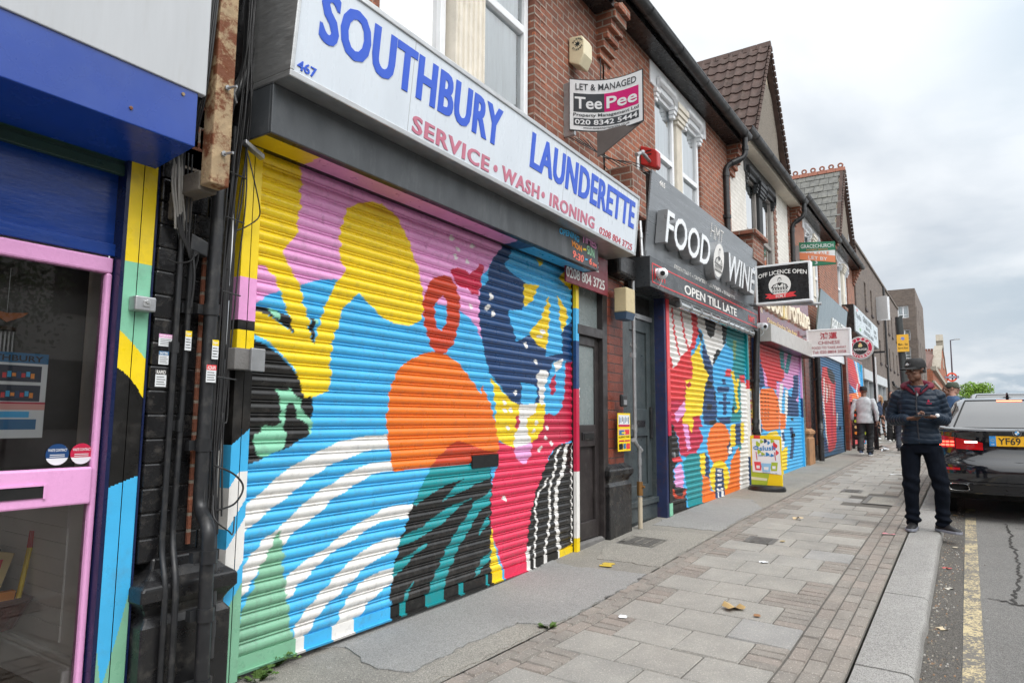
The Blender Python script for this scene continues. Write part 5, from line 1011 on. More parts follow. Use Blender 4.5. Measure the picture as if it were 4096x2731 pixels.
def guide(parent, s0, s1, n0, n1, z0, z1, bands, mat, groove=True, skew=None):
    """vertical guide rail painted in bands; bands = [(top z, colour), ...] from the bottom; skew(t) shifts the band edges"""
    mb = MB(); nx = 20 if skew else 4; dz = .006 if skew else .02; xs = np.linspace(s0,s1,nx+1); zs = np.arange(z0,z1+dz,dz)
    def colr(x,z):
        t = (x-s0)/(s1-s0); z2 = z-(skew(t,z) if skew else 0)
        for zt,c in bands:
            if z2 < zt: return c
        return bands[-1][1]
    for j in range(len(zs)-1):
        zc = (zs[j]+zs[j+1])/2
        for i in range(nx):
            dd = .006 if groove and i == nx//2 else 0
            c = colr((xs[i]+xs[i+1])/2,zc); mb.face([(xs[i],n0+dd,zs[j]),(xs[i+1],n0+dd,zs[j]),(xs[i+1],n0+dd,zs[j+1]),(xs[i],n0+dd,zs[j+1])], 'black' if dd else c)
        for x in (s0,s1): mb.face([(x,n0,zs[j]),(x,n1,zs[j]),(x,n1,zs[j+1]),(x,n0,zs[j+1])],colr(x,zc))
    return part('guide_rail', mb, mat, parent)
m_shut = M('mural_gloss', None, .32, var=.07, vs=4, dirt=.32, dcol=(.12,.11,.10), ds=19, attr=True, coat=.15)
m_shut2 = M('mural_satin', None, .42, var=.07, vs=7, dirt=.15, dcol=(.10,.09,.08), ds=14, attr=True)
# --- launderette
SH1 = thing('roller_shutter','wide launderette mural shutter with yellow shapes, an orange figure and blue and white waves','shutter',(4.26,0,.0),A,'painted roller shutters')
art1 = [(c,[(u+2.345,z) for u,z in p]) for c,p in LAUND_ART]
curtain('shutter_curtain', SH1, 2.345, 6.175, .035, .035+.085+.0762*37.6, 0., art1, 'sky', m_shut, dx=.0105)
mb = MB(); mb.box(4.44,4.815,-.0215,-.006,.992,1.092); part('letter_slot', mb, m_dark, SH1)
guide(SH1,2.238,2.345,-.035,.05,.01,2.94,[(.36,'sage'),(.47,'sky'),(.70,'white'),(.80,'sky'),(1.02,'white'),(1.245,'sky'),(1.70,'black'),(1.87,'yellow'),(1.925,'black'),(2.165,'pink'),(3.2,'yellow')],m_paint,skew=lambda t,z:(.16*t if .33<z<1.1 else .085*t if z<1.4 else 0) if z>.30 else .5*(t-.45))
guide(SH1,6.185,6.25,-.055,.05,.04,2.95,[(.20,'yellow'),(.865,'white'),(1.70,'crimson'),(2.20,'navy'),(2.54,'sky'),(3.2,'yellow')],m_paint,False)
mb = MB(); mb.box(6.175,6.186,-.02,.05,.03,2.95); part('rail_slot', mb, m_dark, SH1)
# roll housing: charcoal front, soffit carrying on the mural
mb = MB(); mb.box(2.20,6.235,-.29,-.27,2.915,3.19); mb.box(2.20,2.215,-.27,.05,2.915,3.19); mb.box(6.22,6.235,-.27,.05,2.915,3.19); mb.box(2.2,6.235,-.29,.05,3.19,3.2)
hs = part('shutter_housing', mb, m_greybox, SH1, bev=.006)
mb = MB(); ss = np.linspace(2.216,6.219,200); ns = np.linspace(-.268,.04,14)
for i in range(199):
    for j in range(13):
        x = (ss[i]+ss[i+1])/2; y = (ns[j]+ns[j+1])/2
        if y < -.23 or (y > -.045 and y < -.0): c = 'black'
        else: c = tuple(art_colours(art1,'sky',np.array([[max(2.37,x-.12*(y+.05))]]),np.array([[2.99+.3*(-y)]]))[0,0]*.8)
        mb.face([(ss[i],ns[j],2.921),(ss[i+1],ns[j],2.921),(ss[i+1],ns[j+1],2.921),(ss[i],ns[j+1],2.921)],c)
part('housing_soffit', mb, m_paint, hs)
hand = dict(OPENING='sky',TIMES='pink',MON='#f39a3c',SUN='#9fd6b0')
mb = MB(); PAL['tang'] = srgb('#f39a3c'); PAL['pale'] = srgb('#a8dcb8'); PAL['coral'] = srgb('#f47a6a')
def wob(p): return (p[0]+.006*math.sin(p[2]*40), p[1], p[2]+.008*math.sin(p[0]*17))
for t_,a_,b_,c_,d_,k_ in (('OPENiNG',5.40,5.80,3.125,3.185,'sky'),('TiMES',5.86,6.19,3.14,3.225,'pink'),('MON',5.655,5.86,3.045,3.105,'tang'),('-',5.89,5.96,3.065,3.085,'yellow'),('SUN',5.98,6.14,3.035,3.125,'pale'),('9:30',5.67,5.90,2.94,3.015,'coral'),('-',5.935,5.985,2.97,2.985,'sky'),('6',6.03,6.085,2.94,3.01,'coral'),('PM',6.11,6.195,2.945,2.985,'coral')):
    text_fit(mb,t_,a_,b_,c_,d_,-.2905,.003,bold=.02,col=k_,warp=wob)
part('hand_lettering', mb, m_paintm, hs)
mb = MB(); mb.box(2.175,2.31,-.115,-.036,1.645,1.76); kb = part('key_switch_box', mb, m_lead, SH1, bev=.004)
mb = MB(); mb.box(2.262,2.35,-.135,-.1151,1.64,1.765); part('box_cover', mb, m_galv, kb, bev=.004)
# --- food and wine
SH2 = thing('roller_shutter','mural shutter under the open till late sign with white claw and orange disc','shutter',(10.5,-.1,.2),'B','painted roller shutters')
art2 = refit(WINE_ART, 8.71, -.1)
curtain('shutter_curtain', SH2, 8.60, 12.42, .19, 2.96, -.1, art2, 'sky', m_shut2, dx=.02)
def bot2(x): return 'sage'
guide(SH2,8.50,8.60,-.15,-.05,.16,2.98,[(.32,'mint'),(1.18,'black'),(1.5,'crimson'),(3.1,'red')],m_paint,False)
guide(SH2,12.42,12.50,-.15,-.05,.24,2.96,[(.75,'navy'),(1.95,'white'),(2.1,'red'),(3.1,'teal')],m_paint,False)
mb = MB(); mb.disc_n((8.66,-.17,.93),.035,.05,12); part('shutter_lock', mb, m_galv, SH2, bev=.004)
# --- good fortune
SH3 = thing('roller_shutter','mural shutter of the chinese takeaway with a red shape, green stroke and orange oval','shutter',(15,-.15,.3),'B','painted roller shutters')
art3 = refit(FORTUNE_ART, 13.75, -.15)
curtain('shutter_curtain', SH3, 12.98, 16.85, .265, 2.90, -.15, art3, 'sky', m_shut2, dx=.03)
guide(SH3,12.90,12.98,-.2,-.1,.25,2.9,[(2.0,'white'),(3,'navy')],m_paint,False); guide(SH3,16.85,16.93,-.2,-.1,.29,2.9,[(1.45,'sky'),(1.9,'navy'),(3,'pink')],m_paint,False)
mb = MB(); mb.box(15.75,16.0,-.18,-.165,1.02,1.10); part('letter_slot', mb, m_dark, SH3)
# --- salon
SH4 = thing('roller_shutter','dark blue shutter spray painted with a red haired woman, under the mirrored fascia','shutter',(21,-.2,.45),'B','painted roller shutters')
art4 = refit(FIGURE_ART, 20.1, -.2)
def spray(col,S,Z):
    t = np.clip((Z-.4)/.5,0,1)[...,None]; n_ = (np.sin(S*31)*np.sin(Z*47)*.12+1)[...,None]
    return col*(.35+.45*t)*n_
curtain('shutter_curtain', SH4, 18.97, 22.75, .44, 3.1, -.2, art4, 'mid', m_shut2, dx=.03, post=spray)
guide(SH4,18.85,18.97,-.24,-.15,.42,3.1,[(4,'black')],m_paint,False); guide(SH4,22.75,22.85,-.24,-.15,.45,3.1,[(4,'black')],m_paint,False)
mb = MB(); mb.box(21.95,22.15,-.235,-.215,1.12,1.2); part('letter_slot', mb, m_dark, SH4)
# --- doner shop
SH5 = thing('roller_shutter','red, blue and cyan sprayed shutter beyond the salon beneath the doner sign','shutter',(25.8,-.2,.5),'B','painted roller shutters')
art5 = refit(STRIPE_ART, 24.7, -.2)
curtain('shutter_curtain', SH5, 23.75, 27.6, .6, 3.4, -.2, art5, 'red', m_shut2, dx=.03)
guide(SH5,23.66,23.75,-.24,-.15,.5,3.4,[(4,'tang')],m_paint,False); guide(SH5,27.6,27.7,-.24,-.15,.5,3.4,[(4,'sky')],m_paint,False)
# ================================================================ SIGNS
# launderette light box: leans out a little at the top
LS = thing('shop_sign','long white light box sign of the launderette lettered in blue and red over the shutter','shop sign',(4.5,-.2,3.2),A,'shop fascia signs')
def lean(p): return (p[0], p[1]-(p[2]-3.2)*.10, p[2])
def leanbox(mb,*a,**k):
    m2 = MB(); m2.box(*a,**k); m2.v = [lean(p) for p in m2.v]; q = len(mb.v); mb.v += m2.v; mb.f += [[i+q for i in f] for f in m2.f]; mb.c += m2.c
mb = MB(); leanbox(mb,2.215,6.905,-.415,-.4,3.235,3.835); lp = part('sign_panel', mb, m_signwhite, LS)
mb = MB(); leanbox(mb,2.20,6.92,-.425,.04,3.20,3.235); leanbox(mb,2.20,6.92,-.425,-.1,3.835,3.87); leanbox(mb,2.20,2.225,-.425,.0,3.235,3.835); leanbox(mb,6.895,6.92,-.425,.0,3.235,3.835)
part('sign_frame', mb, m_alu, LS, bev=.004)
mb = MB()
for x in (3.13,5.2): leanbox(mb,x,x+.004,-.4155,-.4149,3.236,3.834,col=(.35,.36,.37))
part('panel_joint', mb, m_paintm, lp)
PAL['sblue'] = srgb('#2a59cc'); PAL['sred'] = srgb('#c07186'); PAL['sred2']=srgb('#bb4f5c')
def heavy(nm,body,a,b,c,d,bold,col,th,par,**k):      # broad sign lettering
    mb = MB()
    for q,dx in enumerate((-th,0,th)): text_fit(mb,body,a+th+dx,b-th+dx,c,d,-.4155-.0004*q,.003,bold=bold,col=col,warp=lean,**k)
    part(nm, mb, m_print, par)
for t_,a_,b_ in (('SOUTHBURY',2.36,4.17),('LAUNDERETTE',4.61,6.82)): heavy('word',t_,a_,b_,3.475,3.775,.021,'sblue',.0075,lp,space=1.08)
heavy('number','467',2.245,2.375,3.255,3.31,.012,'sblue',.001,lp)
for t_,a_,b_ in (('SERVICE',3.17,4.05),('WASH',4.22,4.80),('IRONING',4.98,5.87)): heavy('word',t_,a_,b_,3.25,3.365,.018,'sred',.004,lp,space=1.12)
for x in (4.135,4.865):
    mb = MB(); mb.disc_n((x,-.4185,3.31),.027,.003,16,'sred'); mb.v = [lean(p) for p in mb.v]; part('bullet', mb, m_print, lp)
heavy('phone_number','0208 804 3725',5.99,6.82,3.24,3.31,.006,'sred2',.0005,lp)
# red lintel sign over the side door
RS = thing('shop_sign','dark red sign over the flat door half hidden by the launderette shutter box','shop sign',(6.6,-.15,2.8),A,'shop fascia signs')
mb = MB(); mb.box(5.85,6.84,-.12,-.1,2.76,3.17); part('sign_panel', mb, M('dark_red_panel',(.22,.018,.035),.4,var=.06,dirt=.15), RS, bev=.003)
mb = MB(); text_fit(mb,'SERVICE',5.9,6.6,2.985,3.10,-.1205,.003,bold=.014,col='white'); part('word', mb, m_print, RS); mb = MB(); text_fit(mb,'0208 804 3725',5.85,6.75,2.81,2.92,-.1205,.003,bold=.014,col='white'); part('phone_number', mb, m_print, RS)
# food and wine fascia
FS = thing('shop_sign','large slate grey fascia with raised white food and wine letters','shop sign',(10.1,-.2,3.0),'B','shop fascia signs')
m_slateg = M('slate_grey_composite',(.20,.215,.23),.32,.25,var=.05,vs=2,stretch=(.5,1,6),dirt=.06)
def tilt(p): return (p[0], p[1]-(p[2]-3.36)*.11, p[2])
def tiltadd(mb, m2, f=None):
    q = len(mb.v); mb.v += [(f or tilt)(p) for p in m2.v]; mb.f += [[i+q for i in g] for g in m2.f]; mb.c += m2.c
mb = MB(); tiltadd(mb, MB().box(7.62,12.62,-.225,-.2,3.36,4.44)); part('upper_panel', mb, m_slateg, FS, bev=.004)
mb = MB(); mb.hexa([(7.63,-.2,3.0),(7.66,-.2,3.0),(7.66,.04,3.0),(7.63,.04,3.0),(7.63,-.31,4.43),(7.66,-.31,4.43),(7.66,.04,4.43),(7.63,.04,4.43)]); part('side_panel', mb, m_black, FS)
mb = MB(); mb.box(7.58,12.60,-.31,-.02,2.98,3.355); lb2 = part('lower_box', mb, M('dark_graphite_panel',(.05,.056,.062),.3,.2,var=.06), FS, bev=.004)
mb = MB()
for z in (3.035,3.265): mb.box(7.64,12.56,-.3135,-.3102,z,z+.014,'red')
for x in (7.64,12.546): mb.box(x,x+.014,-.3135,-.3102,3.049,3.265,'red')
text_fit(mb,'HMT',7.72,8.10,3.09,3.23,-.311,.003,bold=.012,col='red'); text_fit(mb,'HMT',11.95,12.36,3.09,3.20,-.311,.003,bold=.012,col='red')
text_fit(mb,'OPEN TILL LATE',8.76,11.22,3.075,3.205,-.311,.003,bold=.016,col='white'); part('strip_lettering', mb, m_print, lb2)
# built up letters: returns in grey metal, white faces
mL = M('letter_return',(.36,.37,.38),.35,.5); mF = M('letter_face',srgb('#eef2f5'),.3,var=.03)
for t_,a_,b_,c_,d_ in (('FOOD',7.86,9.57,3.57,3.99),('WINE',10.42,12.02,3.55,3.98)):
    mb = MB(); text_fit(mb,t_,a_,b_,c_,d_,-.24,.13,bold=.020,warp=tilt); lo = part('raised_letter', mb, mL, FS)
    mb = MB(); text_fit(mb,t_,a_+.01,b_-.01,c_+.008,d_-.008,-.371,.004,bold=.008,warp=tilt); part('letter_face', mb, mF, lo)
mb = MB(); m2 = MB(); m2.prism([(9.99+.25*math.cos(t),3.76+.285*math.sin(t)) for t in np.linspace(0,2*math.pi,30,endpoint=False)],-.37,-.23); tiltadd(mb,m2); rd = part('roundel', mb, mL, FS, smooth=40)
PAL['ink'] = (.02,.02,.02)
def shopkeeper(mb, cx, cz, r, f, plane='n', depth=.004, base=0.):
    """line portrait of a man behind a row of bottles, as on the shop's badge"""
    def pl(pts,c,k): 
        P = [f(cx+x*r,cz+z*r,base-k*depth) for x,z in pts]; mb.face(P,c)
    E_ = lambda x,z,a,b,n=16:[(x+a*math.cos(t),z+b*math.sin(t)) for t in np.linspace(0,2*math.pi,n,endpoint=False)]
    pl(E_(0,0,.93,.93,30),'white',1)
    pl([(-.75,-.25),(-.55,.05),(-.25,.15),(-.12,.22),(.12,.22),(.3,.15),(.6,.0),(.72,-.3)],'ink',2)
    pl([(-.6,-.2),(-.45,.02),(-.2,.12),(0,-.1),(.2,.12),(.5,-.02),(.6,-.25)],'white',3)
    for x in (-.45,-.25,.25,.42): pl([(x,-.2),(x+.05,-.2),(x+.12,.08),(x+.08,.08)],'ink',4)
    pl(E_(0,.45,.17,.24),'ink',4); pl(E_(.01,.40,.145,.19),'white',5)
    for x in (-.06,.08): pl(E_(x,.44,.03,.015,8),'ink',6)
    pl([(-.05,.28),(.07,.28),(.07,.30),(-.05,.30)],'ink',6); pl([(0,.34),(.03,.34),(.02,.43),(0,.43)],'ink',6)
    for i in range(6):
        x = -.55+.22*i; pl([(x-.07,-.65),(x+.07,-.65),(x+.07,-.38),(x+.025,-.28),(x+.025,-.16),(x-.025,-.16),(x-.025,-.28),(x-.07,-.38)],'ink',7); pl([(x-.045,-.58),(x+.045,-.58),(x+.045,-.42),(x-.045,-.42)],'white',8)
mb = MB(); shopkeeper(mb,9.99,3.76,.265,lambda a,h,d: tilt((a,d,h)),base=-.371,depth=.0008); part('badge', mb, m_print, rd)
mb = MB()
text_fit(mb,'ESSENTIALS • GROCERY • ALCOHOL • TOBACCO',8.6,11.42,3.38,3.455,-.2252,.003,bold=.014,col='white',warp=tilt)
text_fit(mb,'465',7.87,8.06,4.32,4.385,-.2252,.003,col='white',warp=tilt)
for ch,(a_,b_) in (('H',(9.93,10.13)),('M',(10.16,10.36)),('T',(10.38,10.56))):
    seg = {'H':[((0,0),(0,1)),((1,0),(1,1)),((0,.5),(1,.5))],'M':[((0,0),(0,1)),((1,0),(1,1)),((0,1),(.5,.4)),((.5,.4),(1,1))],'T':[((0,1),(1,1)),((.5,0),(.5,1))]}[ch]
    for (x0,y0),(x1,y1) in seg:
        k = 6
        for i in range(k+1):
            x = a_+.02+(b_-a_-.04)*(x0+(x1-x0)*i/k); z = 4.14+.19*(y0+(y1-y0)*i/k); tiltadd(mb,MB().disc_n((x,-.232,z),.012,.006,8,'white'))
PAL['lblue'] = srgb('#3f78c8'); tiltadd(mb,MB().disc_n((12.42,-.23,4.05),.075,.004,16,'white')); tiltadd(mb,MB().disc_n((12.42,-.235,4.05),.05,.004,16,'lblue'))
part('lettering', mb, m_print, FS)
# tube lamps in clear guards below the strip
for a_,b_ in ((8.62,10.75),(10.80,12.30)):
    o = thing('tube_light',('longer nearer' if a_<9 else 'shorter farther')+' tube lamp under the open till late strip','light',((a_+b_)/2,-.26,2.93),'B','tube lamps under the grey fascia')
    mb = MB(); mb.tube([(a_,-.26,2.92),(b_,-.26,2.92)],.03,10); part('tube', mb, M('lamp_tube',srgb('#dfe3e6'),.3), o, smooth=40)
    mb = MB(); mb.tube([(a_-.02,-.26,2.92),(b_+.02,-.26,2.92)],.052,12); part('guard', mb, m_glass, o, smooth=40)
    mb = MB(); mb.box(a_-.02,b_+.02,-.30,-.2,2.965,2.985)
    for x in np.linspace(a_,b_,6): mb.tube([(x,-.26,2.92),(x+.03,-.26,2.92)],.057,12)
    part('lamp_bracket', mb, m_galv, o)
# floodlight ball camera on the strip
for (s_,n_,z_,lb) in ((7.78,-.36,3.16,'white dome camera at the near end of the open till late strip'),(12.56,-.40,3.06,'white dome camera at the far end of the open till late strip')):
    o = thing('security_camera',lb,'camera',(s_,n_,z_),'B','white dome cameras')
    mb = MB(); mb.lathe([(.0,-.075),(.04,-.065),(.07,-.03),(.075,0),(.07,.03),(.045,.06),(0,.07)],(s_,n_-.02,z_),16); part('camera_dome', mb, mF, o, smooth=60)
    mb = MB(); mb.tube([(s_,n_+.09,z_+.02),(s_,n_,z_+.02)],.05,12); mb.tube([(s_-.0,n_-.02,z_-.06),(s_,n_,z_-.13),(s_+.03,n_+.05,z_-.16)],.006,6); part('mount', mb, mF, o, smooth=50)
    mb = MB(); mb.tube([(s_-.06,n_-.055,z_-.01),(s_-.08,n_-.06,z_-.012)],.03,10); part('lens', mb, m_black, o)
# projecting light box of the off licence
def outbox(name,label,cat,s,d,n0,n1,z0,z1,frame,face,group=None):
    o = thing(name,label,cat,(s,n1+.02,(z0+z1)/2),'B',group)
    mb = MB(); f = .035
    mb.box(s-d,s+d,n0,n0+f,z0,z1); mb.box(s-d,s+d,n1-f,n1,z0,z1); mb.box(s-d,s+d,n0+f,n1-f,z0,z0+f); mb.box(s-d,s+d,n0+f,n1-f,z1-f,z1); part('sign_frame', mb, frame, o, bev=.004)
    mb = MB(); mb.box(s-d+.012,s+d-.012,n0+f,n1-f,z0+f,z1-f); p = part('sign_panel', mb, face, o); return o,p
ob,op = outbox('projecting_sign','black and white projecting off licence sign with a portrait of a shopkeeper and red ribbon','sign',12.4,.10,-1.28,-.36,3.42,4.12,m_white,M('black_acrylic',(.012,.012,.013),.25),'projecting shop signs')
mb = MB(); F0 = 12.4-.0885-.001
mapn = lambda x: -.395-(x)*.85            # x 0..1 across the face, left edge at the wall
def sfit(mb,t_,x0,x1,z0,z1,s0,dp,col,bold=.014,nf=None,arc=0.):
    v,f = text_mesh(t_,bold,.01); lo,hi = v.min(0),v.max(0); k = len(mb.v)
    for x,y,z in v:
        u = (x-lo[0])/(hi[0]-lo[0]); xx = x0+u*(x1-x0); h = z0+(y-lo[1])/(hi[1]-lo[1])*(z1-z0)-arc*(2*u-1)**2
        mb.v.append((s0-dp*(0 if z<0 else 1), (nf or mapn)(xx), h))
    mb.f += [[k+i for i in q] for q in f]; mb.c += [col]*len(f)
sfit(mb,'OFF LICENCE OPEN',.02,.97,3.935,4.01,F0,.003,'white',.016,arc=.05)
shopkeeper(mb,.44,3.74,.20,lambda a,h,d:(F0+d,mapn(.44+(a-.44)/.85),h),base=0,depth=.0006)
mb.face([(F0-.008,mapn(x),z) for x,z in ((.14,3.52),(.20,3.565),(.14,3.60),(.27,3.60),(.27,3.52))],'red'); mb.face([(F0-.008,mapn(x),z) for x,z in ((.76,3.52),(.70,3.565),(.76,3.60),(.62,3.60),(.62,3.52))],'red')
mb.face([(F0-.009,mapn(x),z) for x,z in ((.22,3.50),(.68,3.515),(.68,3.59),(.22,3.575))],'red')
sfit(mb,'H.M.T',.36,.56,3.515,3.57,F0-.0095,.002,'white',.016); part('sign_face', mb, m_print, op)
mb = MB(); mb.tube([(12.5,-.1,3.47),(12.5,-1.4,3.38)],.028,10); part('bracket', mb, m_galv, ob, smooth=40)
# chinese takeaway: fascia, white shutter box, projecting box
GS = thing('shop_sign','burgundy fascia with cream raised script lettering of the chinese takeaway','shop sign',(15.4,-.2,3.3),'B','shop fascia signs')
m_burg = M('burgundy_acrylic',(.19,.012,.022),.16,var=.06,coat=.4)
mb = MB(); mb.box(13.0,17.72,-.25,-.22,3.2,4.25); gp = part('sign_panel', mb, m_burg, GS)
PAL['gold'] = srgb('#d9c48a'); PAL['crm'] = srgb('#eadfc8'); PAL['thin'] = srgb('#c98d83')
mb = MB(); text_fit(mb,'Good',13.1,14.6,3.50,3.92,-.25,.07,bold=.014,col='crm'); text_fit(mb,'Fortune',15.25,17.5,3.53,4.02,-.25,.07,bold=.014,col='crm'); mb.box(14.72,15.06,-.31,-.25,3.50,4.05,'gold'); mb.disc_n((14.89,-.33,3.86),.12,.02,16,'crm'); mb.box(14.84,14.94,-.32,-.31,3.52,3.75,'crm')
part('raised_letter', mb, m_paintm, GS)
mb = MB(); text_fit(mb,'Chinese Food to Take Away',13.55,16.25,3.25,3.37,-.2505,.003,bold=.006,col='gold'); text_fit(mb,'020 8804 2058',16.5,17.6,3.24,3.31,-.2505,.003,col='thin'); text_fit(mb,'463',13.05,13.2,3.40,3.5,-.2505,.003,col='crm'); part('lettering', mb, m_print, gp)
mb = MB(); mb.box(13.0,17.2,-.44,-.1,2.84,3.17); part('shutter_box', mb, M('white_box_metal',(.50,.49,.47),.4,var=.08,dirt=.3,dcol=(.2,.18,.15)), GS, bev=.006)
mb = MB(); mb.box(13.02,17.18,-.42,-.1,2.835,2.839); part('box_soffit', mb, m_black, GS)
ob,op = outbox('projecting_sign','white projecting sign of the chinese takeaway with red characters and phone number','sign',16.95,.09,-1.27,-.34,2.85,3.48,m_white,M('white_acrylic',srgb('#dcd9d8'),.3,var=.03),'projecting shop signs')
mb = MB(); F0 = 16.95-.0785-.001; mapc = lambda x: -.375-x*.86; PAL['cred'] = srgb('#b03540')
PAL['cred2'] = srgb('#a04850')
sfit(mb,'鴻運',.30,.72,3.24,3.40,F0,.003,'cred',.018,mapc); sfit(mb,'CHINESE',.25,.78,3.125,3.20,F0,.003,'cred2',.004,mapc); sfit(mb,'FOOD TO TAKE AWAY',.09,.93,3.02,3.075,F0,.003,'cred2',.004,mapc); sfit(mb,'Tel: 020 8804 2058',.10,.92,2.915,2.98,F0,.003,'cred2',.008,mapc)
part('sign_face', mb, m_print, op)
mb = MB(); mb.tube([(16.95,-.1,3.35),(16.95,-.38,3.35)],.025,8); mb.tube([(16.95,-.1,2.95),(16.95,-.38,2.95)],.025,8); part('bracket', mb, m_galv, ob)
# mirrored salon fascia, tilted so that it catches the sky
MS = thing('shop_sign','tilted mirror polished salon fascia with etched lettering','shop sign',(21.2,-.2,4.0),'B','shop fascia signs')
mb = MB(); mb.hexa([(18.6,-.24,3.35),(23.2,-.24,3.35),(23.2,-.20,3.35),(18.6,-.20,3.35),(18.6,-.42,4.75),(23.2,-.42,4.75),(23.2,-.38,4.75),(18.6,-.38,4.75)]); part('sign_panel', mb, M('mirror_panel',(.26,.30,.285),.08,.95,var=.12,vs=2), MS)
mb = MB(); text_fit(mb,'BEAUTE',20.6,22.9,3.85,4.25,-.24,.02,bold=.01,col=(.75,.78,.78),warp=lambda p:(p[0],p[1]-(p[2]-3.35)*.1286-.002,p[2]))
text_fit(mb,'SALON',18.8,20.3,3.85,4.25,-.24,.02,bold=.01,col=(.7,.74,.74),warp=lambda p:(p[0],p[1]-(p[2]-3.35)*.1286-.002,p[2])) if False else None
part('etched_lettering', mb, m_print, MS)
mb = MB(); mb.box(18.6,23.2,-.26,-.1,3.12,3.345); part('lower_strip', mb, m_white, MS)
# doner shop fascia and round sign
DS = thing('shop_sign','pale grey light box fascia of the doner shop with thin dark lettering','shop sign',(28.2,-.3,4.8),'B','shop fascia signs')
mb = MB(); mb.box(25.45,32.4,-.36,-.33,4.42,5.30); dp_ = part('sign_panel', mb, M('pale_grey_acrylic',srgb('#c3ccd0'),.3,var=.04), DS)
mb = MB(); mb.box(25.4,32.45,-.33,.04,4.38,5.34); part('sign_case', mb, m_black, DS)
PAL['dgrey'] = (.12,.14,.15); PAL['leaf'] = srgb('#5da04a'); mb = MB()
text_fit(mb,'Paprika',25.7,27.0,4.85,5.12,-.3605,.003,col='dgrey'); mb.face([(26.0+.14*math.cos(t),-.363,5.2+.05*math.sin(t)) for t in np.linspace(0,6.2,10)],'red'); mb.face([(26.6+.2*math.cos(t),-.363,4.58+.06*math.sin(t)) for t in np.linspace(0,6.2,10)],'leaf')
text_fit(mb,'GERMAN DONER',27.5,30.1,4.98,5.2,-.3605,.003,bold=.006,col='dgrey'); text_fit(mb,'KEBAB · PIZZA',28.3,29.6,4.78,4.9,-.3605,.003,bold=.01,col='dgrey'); text_fit(mb,'PERI PERI CHICKEN · BURGER',27.7,30.6,4.55,4.69,-.3605,.003,bold=.004,col='dgrey'); text_fit(mb,'0208',30.9,31.7,4.92,5.06,-.3605,.003,col='dgrey'); text_fit(mb,'442 1377',30.9,31.9,4.73,4.86,-.3605,.003,col='dgrey')
part('lettering', mb, m_print, dp_)
PZ = thing('round_sign','round red and white projecting pizza and chicken sign with a black centre','sign',(23.0,-.4,3.6),'B','projecting shop signs')
cn,cz = -.76,3.585
def disc_s(mb,s,r,d,col=None,k=36): mb.prisms([(cn+r*math.cos(t),cz+r*math.sin(t)) for t in np.linspace(0,2*math.pi,k,endpoint=False)],s,s+d,col)
mb = MB(); disc_s(mb,22.93,.355,.14); part('sign_frame', mb, m_alu, PZ, smooth=40)
mb = MB(); disc_s(mb,22.926,.33,.003,'white'); disc_s(mb,22.922,.315,.003,'crimson'); disc_s(mb,22.918,.215,.003,'white'); disc_s(mb,22.914,.205,.003,'ink')
def arctext(mb,t_,r,a0,a1,size,flip,col,s):
    n_ = len(t_)
    for i,ch in enumerate(t_):
        if ch == ' ': continue
        a = a0+(a1-a0)*(i+.5)/n_; v,f = text_mesh(ch,.02,.01); lo,hi = v.min(0),v.max(0); k = len(mb.v); w = (hi[0]-lo[0])*size/.72
        for x,y,z in v:
            X = ((x-lo[0])/(max(1e-6,hi[0]-lo[0]))-.5)*w; Y = ((y-lo[1])/(hi[1]-lo[1])-.5)*size
            th = a; ex,ez = math.sin(th),math.cos(th)     # outward, screen right = -n
            if flip: ux,uz,rx,rz_ = -ex,-ez,-ez,ex
            else: ux,uz,rx,rz_ = ex,ez,ez,-ex
            px = ex*r+ux*Y+rx*X; pz = ez*r+uz*Y+rz_*X
            mb.v.append((s-(.003 if z>0 else 0),cn-px,cz+pz))
        mb.f += [[k+q for q in g] for g in f]; mb.c += [col]*len(f)
arctext(mb,'PIZZA',.262,rad(-62),rad(70),.085,False,'white',22.921); arctext(mb,'CHICKEN',.262,rad(246),rad(112),.085,True,'white',22.921)
sfit(mb,'VOUGE',-.175,.175,cz-.085,cz-.02,22.913,.002,'white',.02,lambda x: cn-x)
mb.face([(22.911,cn-x,cz+z) for x,z in ((-.05,.02),(.03,.02),(.06,.06),(.03,.13),(.0,.15),(-.03,.12),(-.06,.07))],'gold'); mb.face([(22.910,cn-x,cz+z) for x,z in ((-.04,.12),(.03,.13),(.0,.17),(-.03,.16))],'red')
part('sign_face', mb, m_print, PZ)
mb = MB(); mb.tube([(23,-.1,3.62),(23,-.42,3.6)],.03,8); part('bracket', mb, m_galv, PZ)
# letting boards
def letting_board(label, s, n0, n1, zt0, zt1, zb0, zb1, curve):
    o = thing('letting_board',label,'letting board',(s,.0,(zt0+zb0)/2),'B','letting boards on the brickwork')
    def f(u,h,d=0.):   # u across from the wall, h 0..1 up
        n = n0+(n1-n0)*u; cv = curve*math.sin(math.pi*u*.9); sag = -.10*math.sin(math.pi*u)*abs(curve)/.12 if curve else 0
        zt = zt0+(zt1-zt0)*u+sag; zb = zb0+(zb1-zb0)*u+sag
        return (s+cv-d, n, zb+(zt-zb)*h)
    return o,f
def bgrid(mb,f,u0,u1,h0,h1,d,col,k=12):
    mb.grid([[f(u0+(u1-u0)*i/k,h,d) for h in (h0,h1)] for i in range(k+1)],cols=[col]*(k+1))
def btext(mb,t_,f,u0,u1,h0,h1,d,col,bold=.012):
    v,g = text_mesh(t_,bold,.01); lo,hi = v.min(0),v.max(0); k = len(mb.v)
    for x,y,z in v: mb.v.append(f(u0+(x-lo[0])/(hi[0]-lo[0])*(u1-u0),h0+(y-lo[1])/(hi[1]-lo[1])*(h1-h0),d+(.002 if z>0 else 0)))
    mb.f += [[k+i for i in q] for q in g]; mb.c += [col]*len(g)
